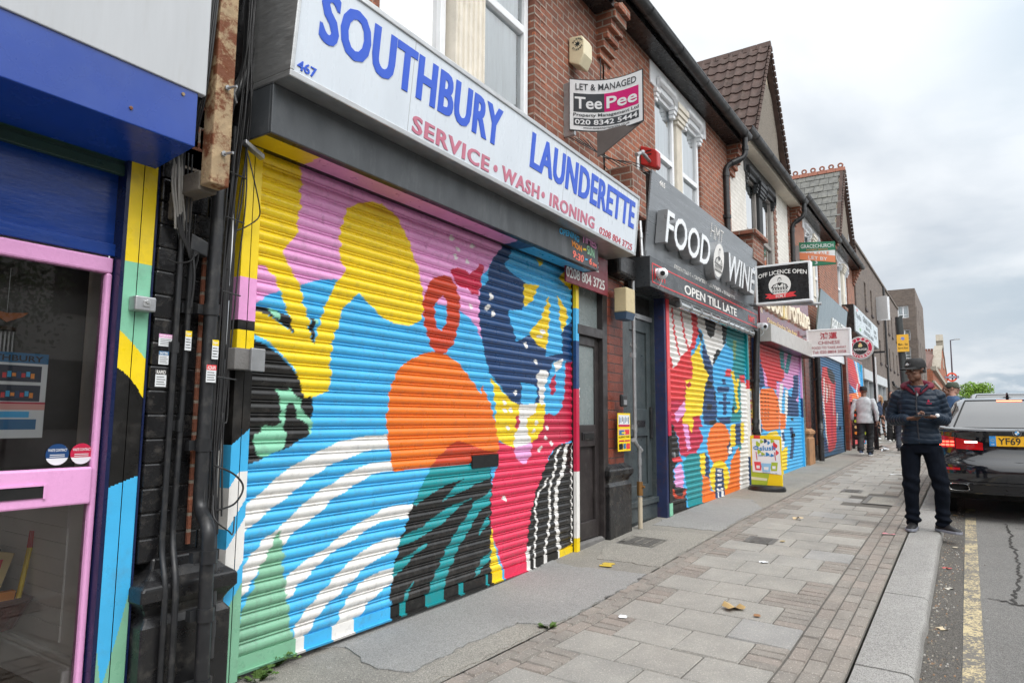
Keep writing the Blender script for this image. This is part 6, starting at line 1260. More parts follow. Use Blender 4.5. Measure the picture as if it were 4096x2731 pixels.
o,f = letting_board('curved black, pink and white letting board above the launderette sign',6.1,-.04,-.86,5.02,4.89,4.46,4.36,.05)
PAL['mag'] = srgb('#c8106e'); PAL['char'] = srgb('#3a3f44'); PAL['bwhite'] = srgb('#dfe2e4')
mb = MB(); k = 12
bgrid(mb,f,-.012,1.012,-.02,1.02,-.012,(.05,.055,.06)); bgrid(mb,f,-.012,1.012,-.02,1.02,-.001,(.05,.055,.06))
for h in (-.02,1.02): mb.grid([[f(-.012+1.024*i/k,h,d) for d in (-.012,-.001)] for i in range(k+1)],cols=['char']*(k+1))
part('board_back', mb, m_print, o)
mb = MB(); bgrid(mb,f,0,1,0,1,.001,'bwhite'); bgrid(mb,f,.05,.47,.36,.73,.003,'char'); bgrid(mb,f,.47,.95,.36,.73,.0032,'mag'); bgrid(mb,f,.05,.95,.085,.235,.003,'char')
btext(mb,'LET & MANAGED',f,.08,.92,.80,.93,.004,'char',.004); btext(mb,'Tee',f,.07,.44,.42,.66,.005,'bwhite',.018); btext(mb,'Pee',f,.50,.93,.42,.66,.005,'bwhite',.018)
btext(mb,'Property Management Ltd',f,.05,.95,.255,.335,.004,'char',.008); btext(mb,'020 8342 5444',f,.07,.93,.11,.21,.005,'bwhite',.014); btext(mb,'www.teepeeproperties.co.uk',f,.18,.82,.02,.07,.004,'char',.004)
part('printed_face', mb, m_print, o)
mb = MB(); mb.prisms([(-.34,4.37),(-.86,4.37),(-.7,4.28),(-.4,4.12),(-.34,4.10)],6.14,6.155); part('fin', mb, M('grey_brown_sheet',(.10,.085,.08),.6), o)
mb = MB(); mb.box(6.12,6.16,-.08,.045,4.40,5.0); part('bracket', mb, m_galv, o)
o,f = letting_board('green, white and orange letting board high on the wall past the white brick house',18.0,-.06,-.88,5.86,5.78,5.24,5.22,.0)
PAL['bgreen'] = srgb('#2f7a5c'); PAL['borange'] = srgb('#e08a62'); mb = MB()
bgrid(mb,f,-.01,1.01,-.02,1.02,-.012,'bgreen'); bgrid(mb,f,0,1,0,.30,.001,'bgreen'); bgrid(mb,f,0,1,.30,.62,.001,'bwhite'); bgrid(mb,f,0,1,.62,1,.001,'bgreen')
btext(mb,'GRACECHURCH',f,.04,.96,.76,.92,.003,'bwhite',.006); btext(mb,'PROPERTY SERVICES',f,.2,.8,.65,.71,.003,'borange',.004); btext(mb,'FOR SALE',f,.12,.84,.44,.58,.003,'borange',.01); btext(mb,'020 3',f,.06,.5,.06,.2,.003,'bwhite',.01)
mb.face([f(u,h,.006) for u,h in ((0,.30),(1.0,.06),(1.0,.36),(0,.60))],'borange')
btext(mb,'LET BY',lambda u,h,d:f(u,h-.24*(u-.0)+.0,d),.25,.78,.36,.50,.008,'bwhite',.01); part('printed_face', mb, m_print, o)
mb = MB(); mb.box(18.0,18.03,-.08,.045,5.3,5.8); part('bracket', mb, m_galv, o)
# alarm boxes
o = thing('alarm_box','cream burglar alarm box on the bricks above the letting board','alarm box',(6.35,.03,5.4),'B')
mb = MB(); mb.prisms([(.04,5.29),(-.09,5.22),(-.15,5.34),(-.15,5.50),(-.12,5.56),(.04,5.58)],6.22,6.42); part('box', mb, M('cream_plastic',srgb('#d8cdac'),.4,var=.05,dirt=.2), o, bev=.012)
PAL['dk'] = (.03,.05,.05); mb = MB()
for k in range(8): 
    a = k*math.pi/4; mb.face([(6.219,-.07+.012*math.cos(a+1.57),5.47+.012*math.sin(a+1.57)),(6.219,-.07+.045*math.cos(a),5.47+.045*math.sin(a)),(6.219,-.07-.012*math.cos(a+1.57),5.47-.012*math.sin(a+1.57))],'dk')
cn,cz = -.07,5.47; arctext(mb,'ALBANY',.062,rad(-70),rad(70),.02,False,'dk',6.219); arctext(mb,'ALARMS',.062,rad(250),rad(110),.02,True,'dk',6.219); part('emblem', mb, m_print, o)
o = thing('alarm_box','red alarm box on a grey conduit beside the first white window','alarm box',(8.05,.0,4.75),'B')
mb = MB(); mb.prisms([(.04,4.76),(-.17,4.66),(-.20,4.69),(-.20,4.88),(-.17,4.92),(.04,5.02)],8.16,8.28)
part('box', mb, M('red_plastic',(.40,.022,.02),.35,var=.08,dirt=.15), o, bev=.012)
mb = MB()
for i in range(2): mb.box(8.154,8.159,-.12,-.04,4.86+.05*i,4.875+.05*i)
part('vent_slot', mb, m_dark, o)
downpipe(o,[(8.14,-.1,4.76),(7.75,-.16,4.74),(7.60,-.16,4.66),(7.56,-.18,3.98),(7.46,-.24,3.72),(7.36,-.3,3.3)],.022,'conduit',m_galv)
o = thing('alarm_box','weathered cream and blue box at the top of the red glazed pillar','alarm box',(7.2,-.15,2.75),'B')
mb = MB(); mb.box(7.0,7.24,-.26,-.105,2.60,2.88); part('box', mb, M('weathered_cream',srgb('#c9b992'),.6,var=.1,dirt=.5,dcol=(.14,.10,.06)), o, bev=.01)
mb = MB(); mb.hexa([(7.02,-.24,2.52),(7.22,-.24,2.52),(7.22,-.11,2.52),(7.02,-.11,2.52),(7.0,-.26,2.598),(7.24,-.26,2.598),(7.24,-.105,2.598),(7.0,-.105,2.598)]); part('lens', mb, M('blue_grey_plastic',(.05,.09,.15),.4), o)
# grey gas pipe by the pillar
o = thing('gas_pipe','thin grey pipe with a brass valve running down beside the glazed pillar','pipe',(7.5,-.12,.1),'B')
downpipe(o,[(7.50,-.12,3.05),(7.50,-.12,1.12),(7.62,-.12,1.05),(7.62,-.12,.08)],.022,'pipe_run',m_galv,clips=((7.5,-.12,2.15),(7.5,-.12,1.3)))
mb = MB(); mb.tube([(7.62,-.12,.5),(7.62,-.12,.66)],.036,10); mb.tube([(7.62,-.12,.6),(7.62,-.18,.6)],.015,8); part('valve', mb, M('old_brass',(.32,.17,.06),.4,.7), o, smooth=40)
mb = MB(); mb.tube([(7.62,-.12,.12),(7.62,-.12,.48)],.027,10); part('pipe_sleeve', mb, M('cream_paint',srgb('#b9ad98'),.6), o, smooth=40)
# leaning downpipe between the two mural shutters
o = thing('rain_pipe','leaning black rainwater pipe between the wine shop and takeaway shutters','pipe',(12.65,-.2,.3),'B')
downpipe(o,[(12.95,-.2,3.1),(12.60,-.2,1.2),(12.72,-.22,1.05),(12.78,-.2,.25)],.055,'pipe_run',m_blackp,clips=((12.78,-.2,2.1),))
# fly posters
def poster(label, s, n, z0, z1, w):
    o = thing('poster', label,'poster',(s,n,z0),'B','yellow fairground posters'); mb = MB(); a,b = s,s+w; h = z1-z0
    mb.box(a,b,n-.003,n,z0,z1,'yellow')
    def r(u0,u1,v0,v1,c,d=.004): mb.face([(a+w*u0,n-d,z0+h*v0),(a+w*u1,n-d,z0+h*v0),(a+w*u1,n-d,z0+h*v1),(a+w*u0,n-d,z0+h*v1)],c)
    r(.06,.94,.66,.95,'bwhite')
    for i in range(7): r(.1+.12*i,.1+.12*i+.05,.72+.03*(i%3),.9-.02*(i%2),('navy','mid','black')[i%3],.0045)
    r(.06,.94,.64,.70,'crimson',.005); r(.06,.94,.42,.58,'lilac'); r(.1,.5,.43,.55,'mid',.0045); r(.55,.9,.44,.56,'red',.0045); r(.3,.6,.46,.5,'yellow',.005)
    text_fit(mb,'ALBANY PARK',a+w*.06,a+w*.94,z0+h*.345,z0+h*.40,n-.003,.001,bold=.014,col='black')
    r(.08,.5,.25,.29,'crimson',.0045); r(.55,.95,.25,.29,'crimson',.0045); r(.08,.38,.05,.2,'black',.0045); r(.42,.62,.06,.2,'mid',.0045); r(.66,.95,.05,.2,'red',.0045)
    part('printed_sheet', mb, m_print, o); return o
poster('yellow fairground poster stuck on the red glazed pillar beside the black door',7.05,-.107,1.03,1.46,.34)
poster('yellow fairground poster on the narrow wall between the two mural shutters',12.47,-.108,1.30,1.95,.30)
o = thing('key_safe','small black key safe screwed to the glazed pillar above the poster','key safe',(7.17,-.1,1.6),'B')
mb = MB(); mb.box(7.10,7.24,-.15,-.105,1.53,1.67); part('safe_body', mb, m_blackp, o, bev=.015); mb = MB(); mb.box(7.13,7.21,-.155,-.1505,1.555,1.61); part('keypad', mb, m_galv, o)
# ================================================================ PIPES, CABLES AND OLD STEEL ON THE BLACK PIER
o = thing('steel_bracket_post','rusty cream steel box post hanging between the two left shop signs','steel post',(1.92,-.25,2.5),A)
mb = MB(); mb.box(1.845,1.945,-.33,-.24,2.52,4.3); part('box_section', mb, m_rust, o, bev=.006)
mb = MB(); mb.box(1.84,1.94,-.24,.05,2.50,2.60); mb.box(1.82,1.93,-.05,.04,2.38,2.52); part('stub_arm', mb, M('dirty_old_wood',(.12,.105,.085),.9,var=.3,dirt=.6,bump=.4), o, bev=.006)
mb = MB()
for z in (2.68,3.02): mb.tube([(1.90,-.33,z),(1.91,-.40,z-.004)],.007,6); mb.tube([(1.90,-.335,z),(1.90,-.345,z)],.014,6)
part('bolt', mb, m_galv, o)
o = thing('drain_pipe','slim black drain pipe nearest the coloured pilaster on the black pier','pipe',(1.87,-.06,.1),A,'black pipes on the pier')
downpipe(o,[(1.895,-.03,2.32),(1.892,-.03,1.3),(1.88,-.05,.75),(1.87,-.12,.6),(1.87,-.12,.0)],.014,'pipe_run',m_blackp,clips=((1.893,-.03,1.74),),coup=False)
o = thing('drain_pipe','black drain pipe with a sticker capped by a small junction box on the pier','pipe',(1.96,-.06,.1),A,'black pipes on the pier')
downpipe(o,[(1.97,.0,2.22),(1.97,.0,1.6),(1.94,-.03,.8),(1.91,-.14,.6),(1.91,-.14,.0)],.015,'pipe_run',m_blackp,clips=((1.97,.0,1.95),(1.955,-.01,1.35)),coup=False)
o = thing('junction_box','small tilted black junction box above the thin pipes on the pier','junction box',(1.96,-.03,2.3),A)
mb = MB(); mb.hexa([(1.925,-.06,2.24),(2.025,-.06,2.22),(2.025,.04,2.22),(1.925,.04,2.24),(1.93,-.06,2.33),(2.03,-.06,2.30),(2.03,.04,2.30),(1.93,.04,2.33)]); part('box', mb, m_blackp, o, bev=.008)
o = thing('soil_pipe','fat black soil pipe with a rounded elbow at the foot beside the launderette shutter','pipe',(2.06,-.06,.1),A,'black pipes on the pier')
downpipe(o,[(2.22,-.02,4.2),(2.20,-.06,3.3),(2.10,-.05,3.1),(2.075,-.05,3.05),(2.065,-.05,.93),(2.03,-.19,.86),(2.03,-.20,-.02)],.034,'pipe_run',m_blackp,clips=((2.07,-.05,1.95),(2.067,-.05,1.25),(2.03,-.2,.72),(2.03,-.2,.45),(2.03,-.2,.12)),coup=False)
o = thing('cable_duct','grey metal duct running down just left of the launderette shutter rail','pipe',(2.17,-.03,.2),A,'black pipes on the pier')
downpipe(o,[(2.175,-.01,3.0),(2.17,-.02,1.9),(2.145,-.04,1.1),(2.14,-.1,.5),(2.14,-.1,.2)],.013,'pipe_run',M('dark_grey_conduit',(.06,.062,.065),.4,.3,dirt=.3),clips=())
def cable(mb, pts, r=.005, sag=0.):
    P = [Vector(p) for p in pts]; Q = []
    for i in range(len(P)-1):
        p0 = P[max(i-1,0)]; p1 = P[i]; p2 = P[i+1]; p3 = P[min(i+2,len(P)-1)]
        for k in range(8):
            t = k/8; Q.append(.5*((2*p1)+(p2-p0)*t+(2*p0-5*p1+4*p2-p3)*t*t+(3*p1-p0-3*p2+p3)*t**3))
    Q.append(P[-1]); mb.tube(Q, r, 6)
o = thing('cable_bundle','tangle of black cables dropping beside the yellow rail of the launderette shutter','cables',(2.15,-.1,3),A,'bundles of loose cable')
mb = MB()
for i in range(9):
    x0 = 2.10+.012*i; w = lambda a: random.gauss(0,a)
    cable(mb,[(x0+.05+w(.01),-.1,4.3),(x0+.03+w(.012),-.10+w(.02),3.5),(x0+.02+w(.012),-.09+w(.02),3.0),(x0+w(.01),-.08+w(.015),2.6),(x0+.0+w(.01),-.06,2.2),(x0+w(.008),-.05,1.7+w(.3)),(x0-.01+w(.01),-.06,1.2+w(.2)),(x0-.03+w(.015),-.1,.85+w(.05))],.0045)
cable(mb,[(2.19,-.1,2.86),(2.23,-.12,2.7),(2.29,-.10,2.56),(2.30,-.08,2.50),(2.24,-.07,2.44),(2.18,-.06,2.40)],.004)
cable(mb,[(2.10,-.1,1.15),(2.19,-.14,1.10),(2.24,-.15,1.03),(2.20,-.14,.95),(2.12,-.1,.92)],.005); cable(mb,[(2.09,-.12,1.0),(2.05,-.2,.9),(2.12,-.22,.83),(2.20,-.14,.80),(2.26,-.06,.87)],.004)
for z in (2.7,2.45,2.05,1.6): mb.tube([(2.09,-.10,z),(2.2,-.10,z-.01)],.004,5)
part('cables', mb, m_cable, o, smooth=60)
o = thing('cable_bundle','loop of grey and black wires hanging under the blue shutter box','cables',(1.86,-.1,2.4),A,'bundles of loose cable')
mb = MB(); mb2 = MB()
for i in range(5): cable(mb2,[(1.80+.01*i,-.08,2.75),(1.79+.012*i,-.09+random.gauss(0,.01),2.55),(1.82+.012*i,-.08,2.42),(1.84+.015*i,-.06,2.33)],.006)
for i in range(6): cable(mb,[(1.78+.02*i,-.10,2.72),(1.80+.02*i,-.08,2.45+random.gauss(0,.03)),(1.86+.01*i,-.07,2.31-.012*i),(1.93,-.06,2.235-.008*i),(1.975,-.05,2.23),(1.975,-.03,2.15)],.005)
cable(mb,[(1.80,-.06,2.17),(1.85,-.08,2.155),(1.92,-.08,2.18),(1.95,-.06,2.24)],.004); cable(mb,[(1.94,-.06,2.22),(1.955,-.06,2.1),(1.96,-.04,1.95)],.007)
for i in range(4): cable(mb,[(1.82+.01*i,-.34,4.2),(1.80+.01*i,-.33,3.5),(1.78+.012*i,-.30,3.0),(1.80+.01*i,-.2,2.75)],.005)
part('black_wires', mb, m_cable, o, smooth=60); part('grey_wires', mb2, M('grey_cable',(.28,.27,.25),.6,dirt=.4), o, smooth=60)
o = thing('small_floodlight','small silver floodlight clipped at the top of the yellow shutter rail','light',(2.25,-.1,2.86),A)
mb = MB(); mb.hexa([(2.17,-.12,2.88),(2.28,-.14,2.82),(2.28,-.10,2.82),(2.17,-.08,2.88),(2.17,-.12,2.905),(2.28,-.14,2.85),(2.28,-.10,2.85),(2.17,-.08,2.905)]); part('body', mb, m_galv, o, bev=.004)
o = thing('cross_brace','pale metal strut crossing behind the rusty post','strut',(2.0,-.2,3.2),A)
mb = MB(); mb.tube([(1.87,-.26,3.42),(1.95,-.2,3.27),(2.10,-.12,3.08)],.008,6); part('strut', mb, m_galv, o)
o = thing('wall_cable','thin black cable running down the bricks to the loose wires above the launderette sign','cables',(7.0,.0,5.0),'B','bundles of loose cable')
mb = MB(); cable(mb,[(6.98,.035,5.9),(7.0,.035,5.2),(7.02,.03,4.6),(7.06,.0,4.34),(7.2,-.2,4.30),(7.4,-.3,4.29)],.006)
for i in range(5): cable(mb,[(6.2+.1*i,.02,4.42+.03*i),(6.6+.05*i,-.1,4.36+.02*random.random()),(7.0,-.2-.05*i,4.30),(7.45,-.25-.04*i,4.29+.01*i)],.005)
part('cables', mb, m_cable, o, smooth=60)
# stickers on pier and pipes
def sticker(label, s, n, z, w, h, c1, c2, words):
    o = thing('sticker',label,'sticker',(s,n,z),A,'trade stickers on the black pier'); mb = MB(); mb.box(s,s+w,n-.0015,n,z,z+h,c1)
    mb.face([(s,n-.002,z+h*.70),(s+w,n-.002,z+h*.70),(s+w,n-.002,z+h),(s,n-.002,z+h)],c2)
    text_fit(mb,words,s+w*.08,s+w*.9,z+h*.74,z+h*.95,n-.002,.0005,bold=.015,col='white' if c2 != 'white' else 'ink')
    for i in range(4): mb.face([(s+w*.1,n-.002,z+h*(.12+.14*i)),(s+w*(.9-.1*(i%2)),n-.002,z+h*(.12+.14*i)),(s+w*(.9-.1*(i%2)),n-.002,z+h*(.16+.14*i)),(s+w*.1,n-.002,z+h*(.16+.14*i))],'ink')
    part('printed_paper', mb, m_print, o)
sticker('pale lilac sticker, topmost on the black painted bricks',1.815,-.0205,1.74,.075,.06,'bwhite','pink','POPULAR')
sticker('blue and white shutter repair sticker between two others on the black bricks',1.82,-.0205,1.65,.05,.065,'bwhite','mid','SHUTTERS')
sticker('black and white shutter repair sticker, lowest on the black bricks',1.81,-.0205,1.54,.055,.085,'bwhite','ink','RAPID')
sticker('small yellow and red sticker on the thin pipe',1.95,-.022,1.73,.034,.10,'bwhite','yellow','Super')
sticker('small yellow and blue sticker, upper one on the fat soil pipe',2.055,-.094,1.69,.036,.10,'bwhite','yellow','Super')
sticker('white sticker with a red heading, lower one on the fat soil pipe',2.03,-.094,1.57,.055,.09,'bwhite','red','AZAAN')
# ================================================================ THINGS IN AND ON THE LEFT WINDOW
o = thing('poster','colourful photo poster inside the left shop window','poster',(1.1,.09,1.5),A); mb = MB()
a,b,c,d = .80,1.385,1.30,1.665
mb.box(a,b,.088,.090,c,d,'bwhite')
def r(x0,x1,z0,z1,col,k=1): mb.face([(a+(b-a)*x0,.088-.0006*k,c+(d-c)*z0),(a+(b-a)*x1,.088-.0006*k,c+(d-c)*z0),(a+(b-a)*x1,.088-.0006*k,c+(d-c)*z1),(a+(b-a)*x0,.088-.0006*k,c+(d-c)*z1)],col)
r(0,1,.88,1,'mid'); text_fit(mb,'UNVEILING SOUTHBURY',a+.02,b-.02,c+(d-c)*.9,c+(d-c)*.97,.0865,.0005,bold=.018,col='ink')
for x in (0.02,.36,.68):
    for z in (.43,.66):
        r(x,x+.28,z,z+.19,(.02,.03,.06),2)
        for q in range(7): r(x+.03+.03*q,x+.055+.03*q,z+.04+.01*(q%3),z+.10+.02*(q%2),('red','sky','tang','navy')[q%4],3)
r(0,1,.33,.40,'lilac',2); r(.1,.9,.24,.31,'sky',2); r(.5,.95,.10,.22,'mid',2); r(.1,.3,.05,.2,'teal',2); r(.35,.6,.02,.1,'crimson',2); r(.0,1,.40,.42,'crimson',2)
part('printed_sheet', mb, M('dim_print',None,.5,var=.03,attr=True), o)
for x,cc,lb in ((1.445,'navy','round blue waste contract sticker low in the left window'),(1.545,'crimson','round red and white waste contract sticker next to the blue one')):
    o = thing('window_sticker',lb,'sticker',(x,.07,1.2),A,'round window stickers'); mb = MB(); mb.disc_n((x,.0728,1.225),.047,.001,24,cc); 
    mb.face([(x+.047*math.cos(t),.0724,1.225+.047*math.sin(t)) for t in np.linspace(math.pi+.35,2*math.pi-.35,12)],'bwhite'); text_fit(mb,'WASTE CONTRACT',x-.038,x+.038,1.238,1.25,.0724,.0004,bold=.012,col='bwhite')
    for i in range(2): mb.face([(x-.03,.0722,1.222-.008*i),(x+.03,.0722,1.222-.008*i),(x+.03,.0722,1.225-.008*i),(x-.03,.0722,1.225-.008*i)],'bwhite')
    part('printed_disc', mb, m_print, o)
o = thing('wind_chime','wind chime with an orange wooden bird and metal tubes hanging inside the left window','wind chime',(1.24,.16,1.9),A)
mb = MB(); mb.hexa([(1.19,.16,1.83),(1.24,.16,1.80),(1.24,.17,1.80),(1.19,.17,1.83),(1.17,.16,1.85),(1.24,.16,1.84),(1.24,.17,1.84),(1.17,.17,1.85)]); mb.hexa([(1.24,.16,1.80),(1.30,.16,1.83),(1.30,.17,1.83),(1.24,.17,1.80),(1.24,.16,1.84),(1.32,.16,1.85),(1.32,.17,1.85),(1.24,.17,1.84)]); part('bird', mb, M('orange_wood',(.32,.10,.03),.6), o)
mb = MB(); mb.lathe([(.04,0),(.04,.012)],(1.24,.165,1.765),14); part('ring', mb, M('dark_wood',(.05,.03,.02),.6), o)
mb = MB()
for i in range(5): mb.tube([(1.21+.015*i,.165,1.76),(1.21+.015*i,.165,1.62+.02*(i%3))],.005,6)
mb.tube([(1.24,.165,1.84),(1.24,.165,2.04)],.001,4); part('tube', mb, m_galv, o)
o = thing('wooden_chest','dark carved wooden chest inside the left shop seen through the lower pane','chest',(.9,.9,.05),A)
mb = MB(); mb.box(.6,1.56,.85,1.3,.32,.72); part('body', mb, M('dark_carved_wood',(.035,.02,.015),.5,var=.4,vs=30,bump=.8,bs=60), o, bev=.01)
mb = MB()
for x in (.65,1.52):
    for y in (.9,1.25): mb.box(x-.02,x+.02,y-.02,y+.02,.14,.32)
part('leg', mb, m_dark, o)
o = thing('red_basket','woven red basket with packets standing in front of the wooden chest','basket',(1.05,.6,.05),A)
mb = MB(); mb.lathe([(.10,.0),(.16,.12),(.17,.13)],(1.02,.55,.32),14); mb.v = [(x+.44,y+.1,z+.06) for x,y,z in mb.v]; part('basket', mb, M('red_brown_wicker',(.11,.02,.018),.6,var=.4,vs=40,bump=.7), o)
mb = MB(); mb.hexa([(.93,.52,.44),(1.0,.52,.44),(1.0,.56,.44),(.93,.56,.44),(.99,.55,.75),(1.10,.55,.72),(1.10,.59,.72),(.99,.59,.75)],'gold'); mb.hexa([(1.0,.5,.42),(1.08,.5,.42),(1.08,.54,.42),(1.0,.54,.42),(1.02,.5,.55),(1.10,.5,.55),(1.10,.54,.55),(1.02,.54,.55)],'tang'); mb.tube([(1.10,.5,.42),(1.16,.54,.74)],.012,6,'yellow'); mb.tube([(1.16,.54,.74),(1.168,.545,.82)],.013,6,'red')
mb.hexa([(.95,.51,.50),(.99,.51,.50),(.99,.515,.50),(.95,.515,.50),(1.02,.54,.70),(1.05,.54,.70),(1.05,.545,.70),(1.02,.545,.70)],'red'); mb.v = [(x+.44,y+.1,z+.0) for x,y,z in mb.v]; part('packet', mb, m_print, o)
# ================================================================ PAVEMENT FURNITURE
o = thing('a_board','yellow swivel pavement board advertising slush drinks on a black base','pavement board',(11.95,-.52,gz(11.95,-.5)),'B'); zb = gz(11.95,-.5)
mb = MB(); mb.lathe([(.30,0),(.31,.03),(.29,.07),(.24,.09)],(11.95,-.52,zb),28); mb.v = [(11.95+(x-11.95)*.62,y,z) for x,y,z in mb.v]; part('base', mb, m_blackp, o, smooth=40)
Fx = 11.93; map2 = lambda u: -.275-.50*u
def rr(u0,u1,v0,v1,d,col,mb,rx=0.):
    mb.face([(Fx-d,map2(u0),zb+v0),(Fx-d,map2(u1),zb+v0),(Fx-d,map2(u1),zb+v1),(Fx-d,map2(u0),zb+v1)],col)
mb = MB(); ol = [(0,.06),(1,.06),(1,.84)]+[(1-.07+.07*math.cos(t),.84+.07*math.sin(t)) for t in np.linspace(0,math.pi/2,5)]+[(.07-.07*math.sin(t),.84+.07*math.cos(t)) for t in np.linspace(0,math.pi/2,5)]
mb.prisms([(map2(u),zb+v) for u,v in ol],Fx,Fx+.04,'yellow'); bd = part('board', mb, m_print, o, bev=.004)
PAL['lime'] = srgb('#a7bf3c'); PAL['slblue'] = srgb('#2a86c8'); PAL['icy'] = srgb('#8fc4ea'); PAL['paper'] = srgb('#e9eef2'); PAL['pinkred']=srgb('#dc4a55')
mb = MB(); rr(0.0,1,.855,.905,.002,'yellow',mb); rr(.12,.33,.86,.91,.003,'red',mb)
mb.face([(Fx-.002,map2(u),zb+v) for u,v in ((.0,.08),(.5,.07),(.58,.25),(.62,.40),(.0,.40))],'lime'); mb.face([(Fx-.003,map2(u),zb+v) for u,v in ((.0,.17),(.5,.16),(.52,.2),(.0,.22))],(.7,.75,.5))
sh = [(.05,.30),(.5,.29),(.98,.27),(.95,.84),(.06,.855)]; mb.face([(Fx-.006,map2(u),zb+v) for u,v in sh],'paper')
for (u,v,ru,rv,c_) in ((.25,.76,.07,.05,'lime'),(.38,.81,.06,.03,'lime'),(.50,.82,.05,.035,'navy'),(.72,.82,.06,.03,'lime'),(.8,.74,.07,.06,'red'),(.86,.63,.05,.04,'pinkred'),(.7,.585,.05,.025,'slblue'),(.55,.60,.06,.03,'slblue'),(.4,.60,.06,.03,'lime'),(.28,.64,.06,.04,'lime'),(.6,.79,.04,.03,'slblue')):
    mb.face([(Fx-.007,map2(u+ru*math.cos(t)*(1+.25*math.cos(3*t))),zb+v+rv*math.sin(t)*(1+.25*math.cos(3*t))) for t in np.linspace(0,2*math.pi,14,endpoint=False)],c_)
def atext(t_,u0,u1,v0,v1,d,col,bold=.012,sl=0.):
    v,f = text_mesh(t_,bold,.01); lo,hi = v.min(0),v.max(0); k = len(mb.v)
    for x,y,z in v: mb.v.append((Fx-d-(.001 if z>0 else 0),map2(u0+(x-lo[0])/(hi[0]-lo[0])*(u1-u0)),zb+v0+(y-lo[1])/(hi[1]-lo[1])*(v1-v0)+sl*(x-lo[0])/(hi[0]-lo[0])))
    mb.f += [[k+i for i in q] for q in f]; mb.c += [col]*len(f)
mb.face([(Fx-.008,map2(.19+.09*math.cos(t)),zb+.70+.035*math.sin(t)) for t in np.linspace(0,2*math.pi,16,endpoint=False)],'slblue'); atext('Mr',.14,.25,.685,.715,.009,'white',.02)
atext('slush',.30,.82,.655,.735,.0085,'slblue',.022,.015); atext('Served Here',.26,.76,.565,.595,.0085,'slblue',.008); atext('mrslush.co.uk',.38,.86,.29,.305,.0085,'slblue',.006,-.008)
for (u,c_) in ((.24,'pinkred'),(.75,'lime'),(.5,'icy')):
    w = .13 if u != .5 else .17; z0_ = .33 if u != .5 else .31
    mb.face([(Fx-.009-.001*(u==.5),map2(u+x),zb+z) for x,z in ((-w*.7,z0_),(w*.7,z0_),(w,z0_+.14),(-w,z0_+.14))],c_); mb.face([(Fx-.0088-.001*(u==.5),map2(u+w*1.02*math.cos(t)),zb+z0_+.14+.055*math.sin(t)) for t in np.linspace(0,math.pi,12)],(.75,.83,.88)); mb.face([(Fx-.0095-.001*(u==.5),map2(u+x),zb+z) for x,z in ((-w*.4,z0_+.03),(w*.4,z0_+.03),(w*.45,z0_+.08),(-w*.45,z0_+.08))],'paper')
for u in (.2,.8): mb.face([(Fx-.0098,map2(u+x),zb+z) for x,z in ((0,.5),(.025,.5),(.0,.64),(-.025,.64))],'crimson')
part('printed_poster', mb, m_print, bd)
o = thing('menu_board','black framed pavement menu board with food pictures beyond the blue salon shutter','pavement board',(24.4,-.55,gz(24.4,-.5)),'B'); zb = gz(24.4,-.5)
SB = (-1.55,-.42)
mb = MB(); mb.box(25.9,25.96,-.50,-.42,zb,zb+1.5); mb.box(25.9,25.96,.12,.2,zb,zb+1.5); mb.box(25.9,25.96,-.42,.12,zb+1.4,zb+1.5); mb.box(25.9,25.96,-.42,.12,zb+.28,zb+.36); mb.hexa([(26.25,-.5,zb),(26.31,-.5,zb),(26.31,-.42,zb),(26.25,-.42,zb),(25.97,-.5,zb+1.48),(26.0,-.5,zb+1.48),(26.0,-.42,zb+1.48),(25.97,-.42,zb+1.48)]); mb.v = [(x+SB[0],y+SB[1],z) for x,y,z in mb.v]; part('frame', mb, m_black, o)
mb = MB(); mb.box(25.92,25.94,-.42,.12,zb+.36,zb+1.4,'ink')
for i in range(5):
    for j in range(4): mb.face([(25.918,.08-.13*j+.04*math.cos(t),zb+.5+.19*i+.05*math.sin(t)) for t in np.linspace(0,6.28,9)[:-1]],('tang','brick','lime','gold')[(i*3+j)%4])
mb.box(25.915,25.918,-.4,.1,zb+1.28,zb+1.38,'red'); mb.v = [(x+SB[0],y+SB[1],z) for x,y,z in mb.v]; part('menu_panel', mb, m_print, o)
o = thing('lamp_column','thick dark grey column with a yellow parking plate behind the man in the puffer jacket','post',(13.58,-2.616,.2),'B')
mb = MB(); zb = gz(13.6,-2.6); mb.lathe([(.085,-.05),(.085,.9),(.062,1.0),(.058,2.95),(.058,2.98)],(13.58,-2.55,zb),20); mb.v = [(x,y+(z-zb)*.03,z) for x,y,z in mb.v]; part('column', mb, M('dark_green_grey_paint',(.032,.037,.038),.5,dirt=.3,dcol=(.12,.12,.11)), o, smooth=40)
yo = .02+2.5*.03
mb = MB(); mb.box(13.50,13.506,-2.62,-2.495,zb+2.32,zb+2.66,'tang') if False else mb.box(13.495,13.501,-2.60,-2.42,zb+2.36,zb+2.66,srgb('#f0b83c')); 
mb.disc_n((0,0,0),.001,.001,4,'ink')
sfit(mb,'Mon - Sat',.05,.95,zb+2.47,zb+2.51,13.494,.001,'ink',.006,lambda x:-2.43-.16*x); sfit(mb,'8am-6.30pm',.05,.95,zb+2.40,zb+2.44,13.494,.001,'ink',.006,lambda x:-2.43-.16*x); mb.face([(13.493,-2.51+.03*math.cos(t),zb+2.59+.03*math.sin(t)) for t in np.linspace(0,6.28,12)[:-1]],(.25,.3,.6))
part('parking_plate', mb, m_print, o)
mb = MB()
for z in (2.44,2.60): mb.tube([(13.58,-2.55+2.5*.03,zb+z),(13.58,-2.55+2.5*.03,zb+z+.02)],.068,16); mb.box(13.5,13.54,-2.53,-2.45,zb+z,zb+z+.02)
part('band', mb, m_galv, o)
o = thing('thin_post','thin black post with a small arm in front of the grey shopfront','post',(24.3,-.98,.5),'B')
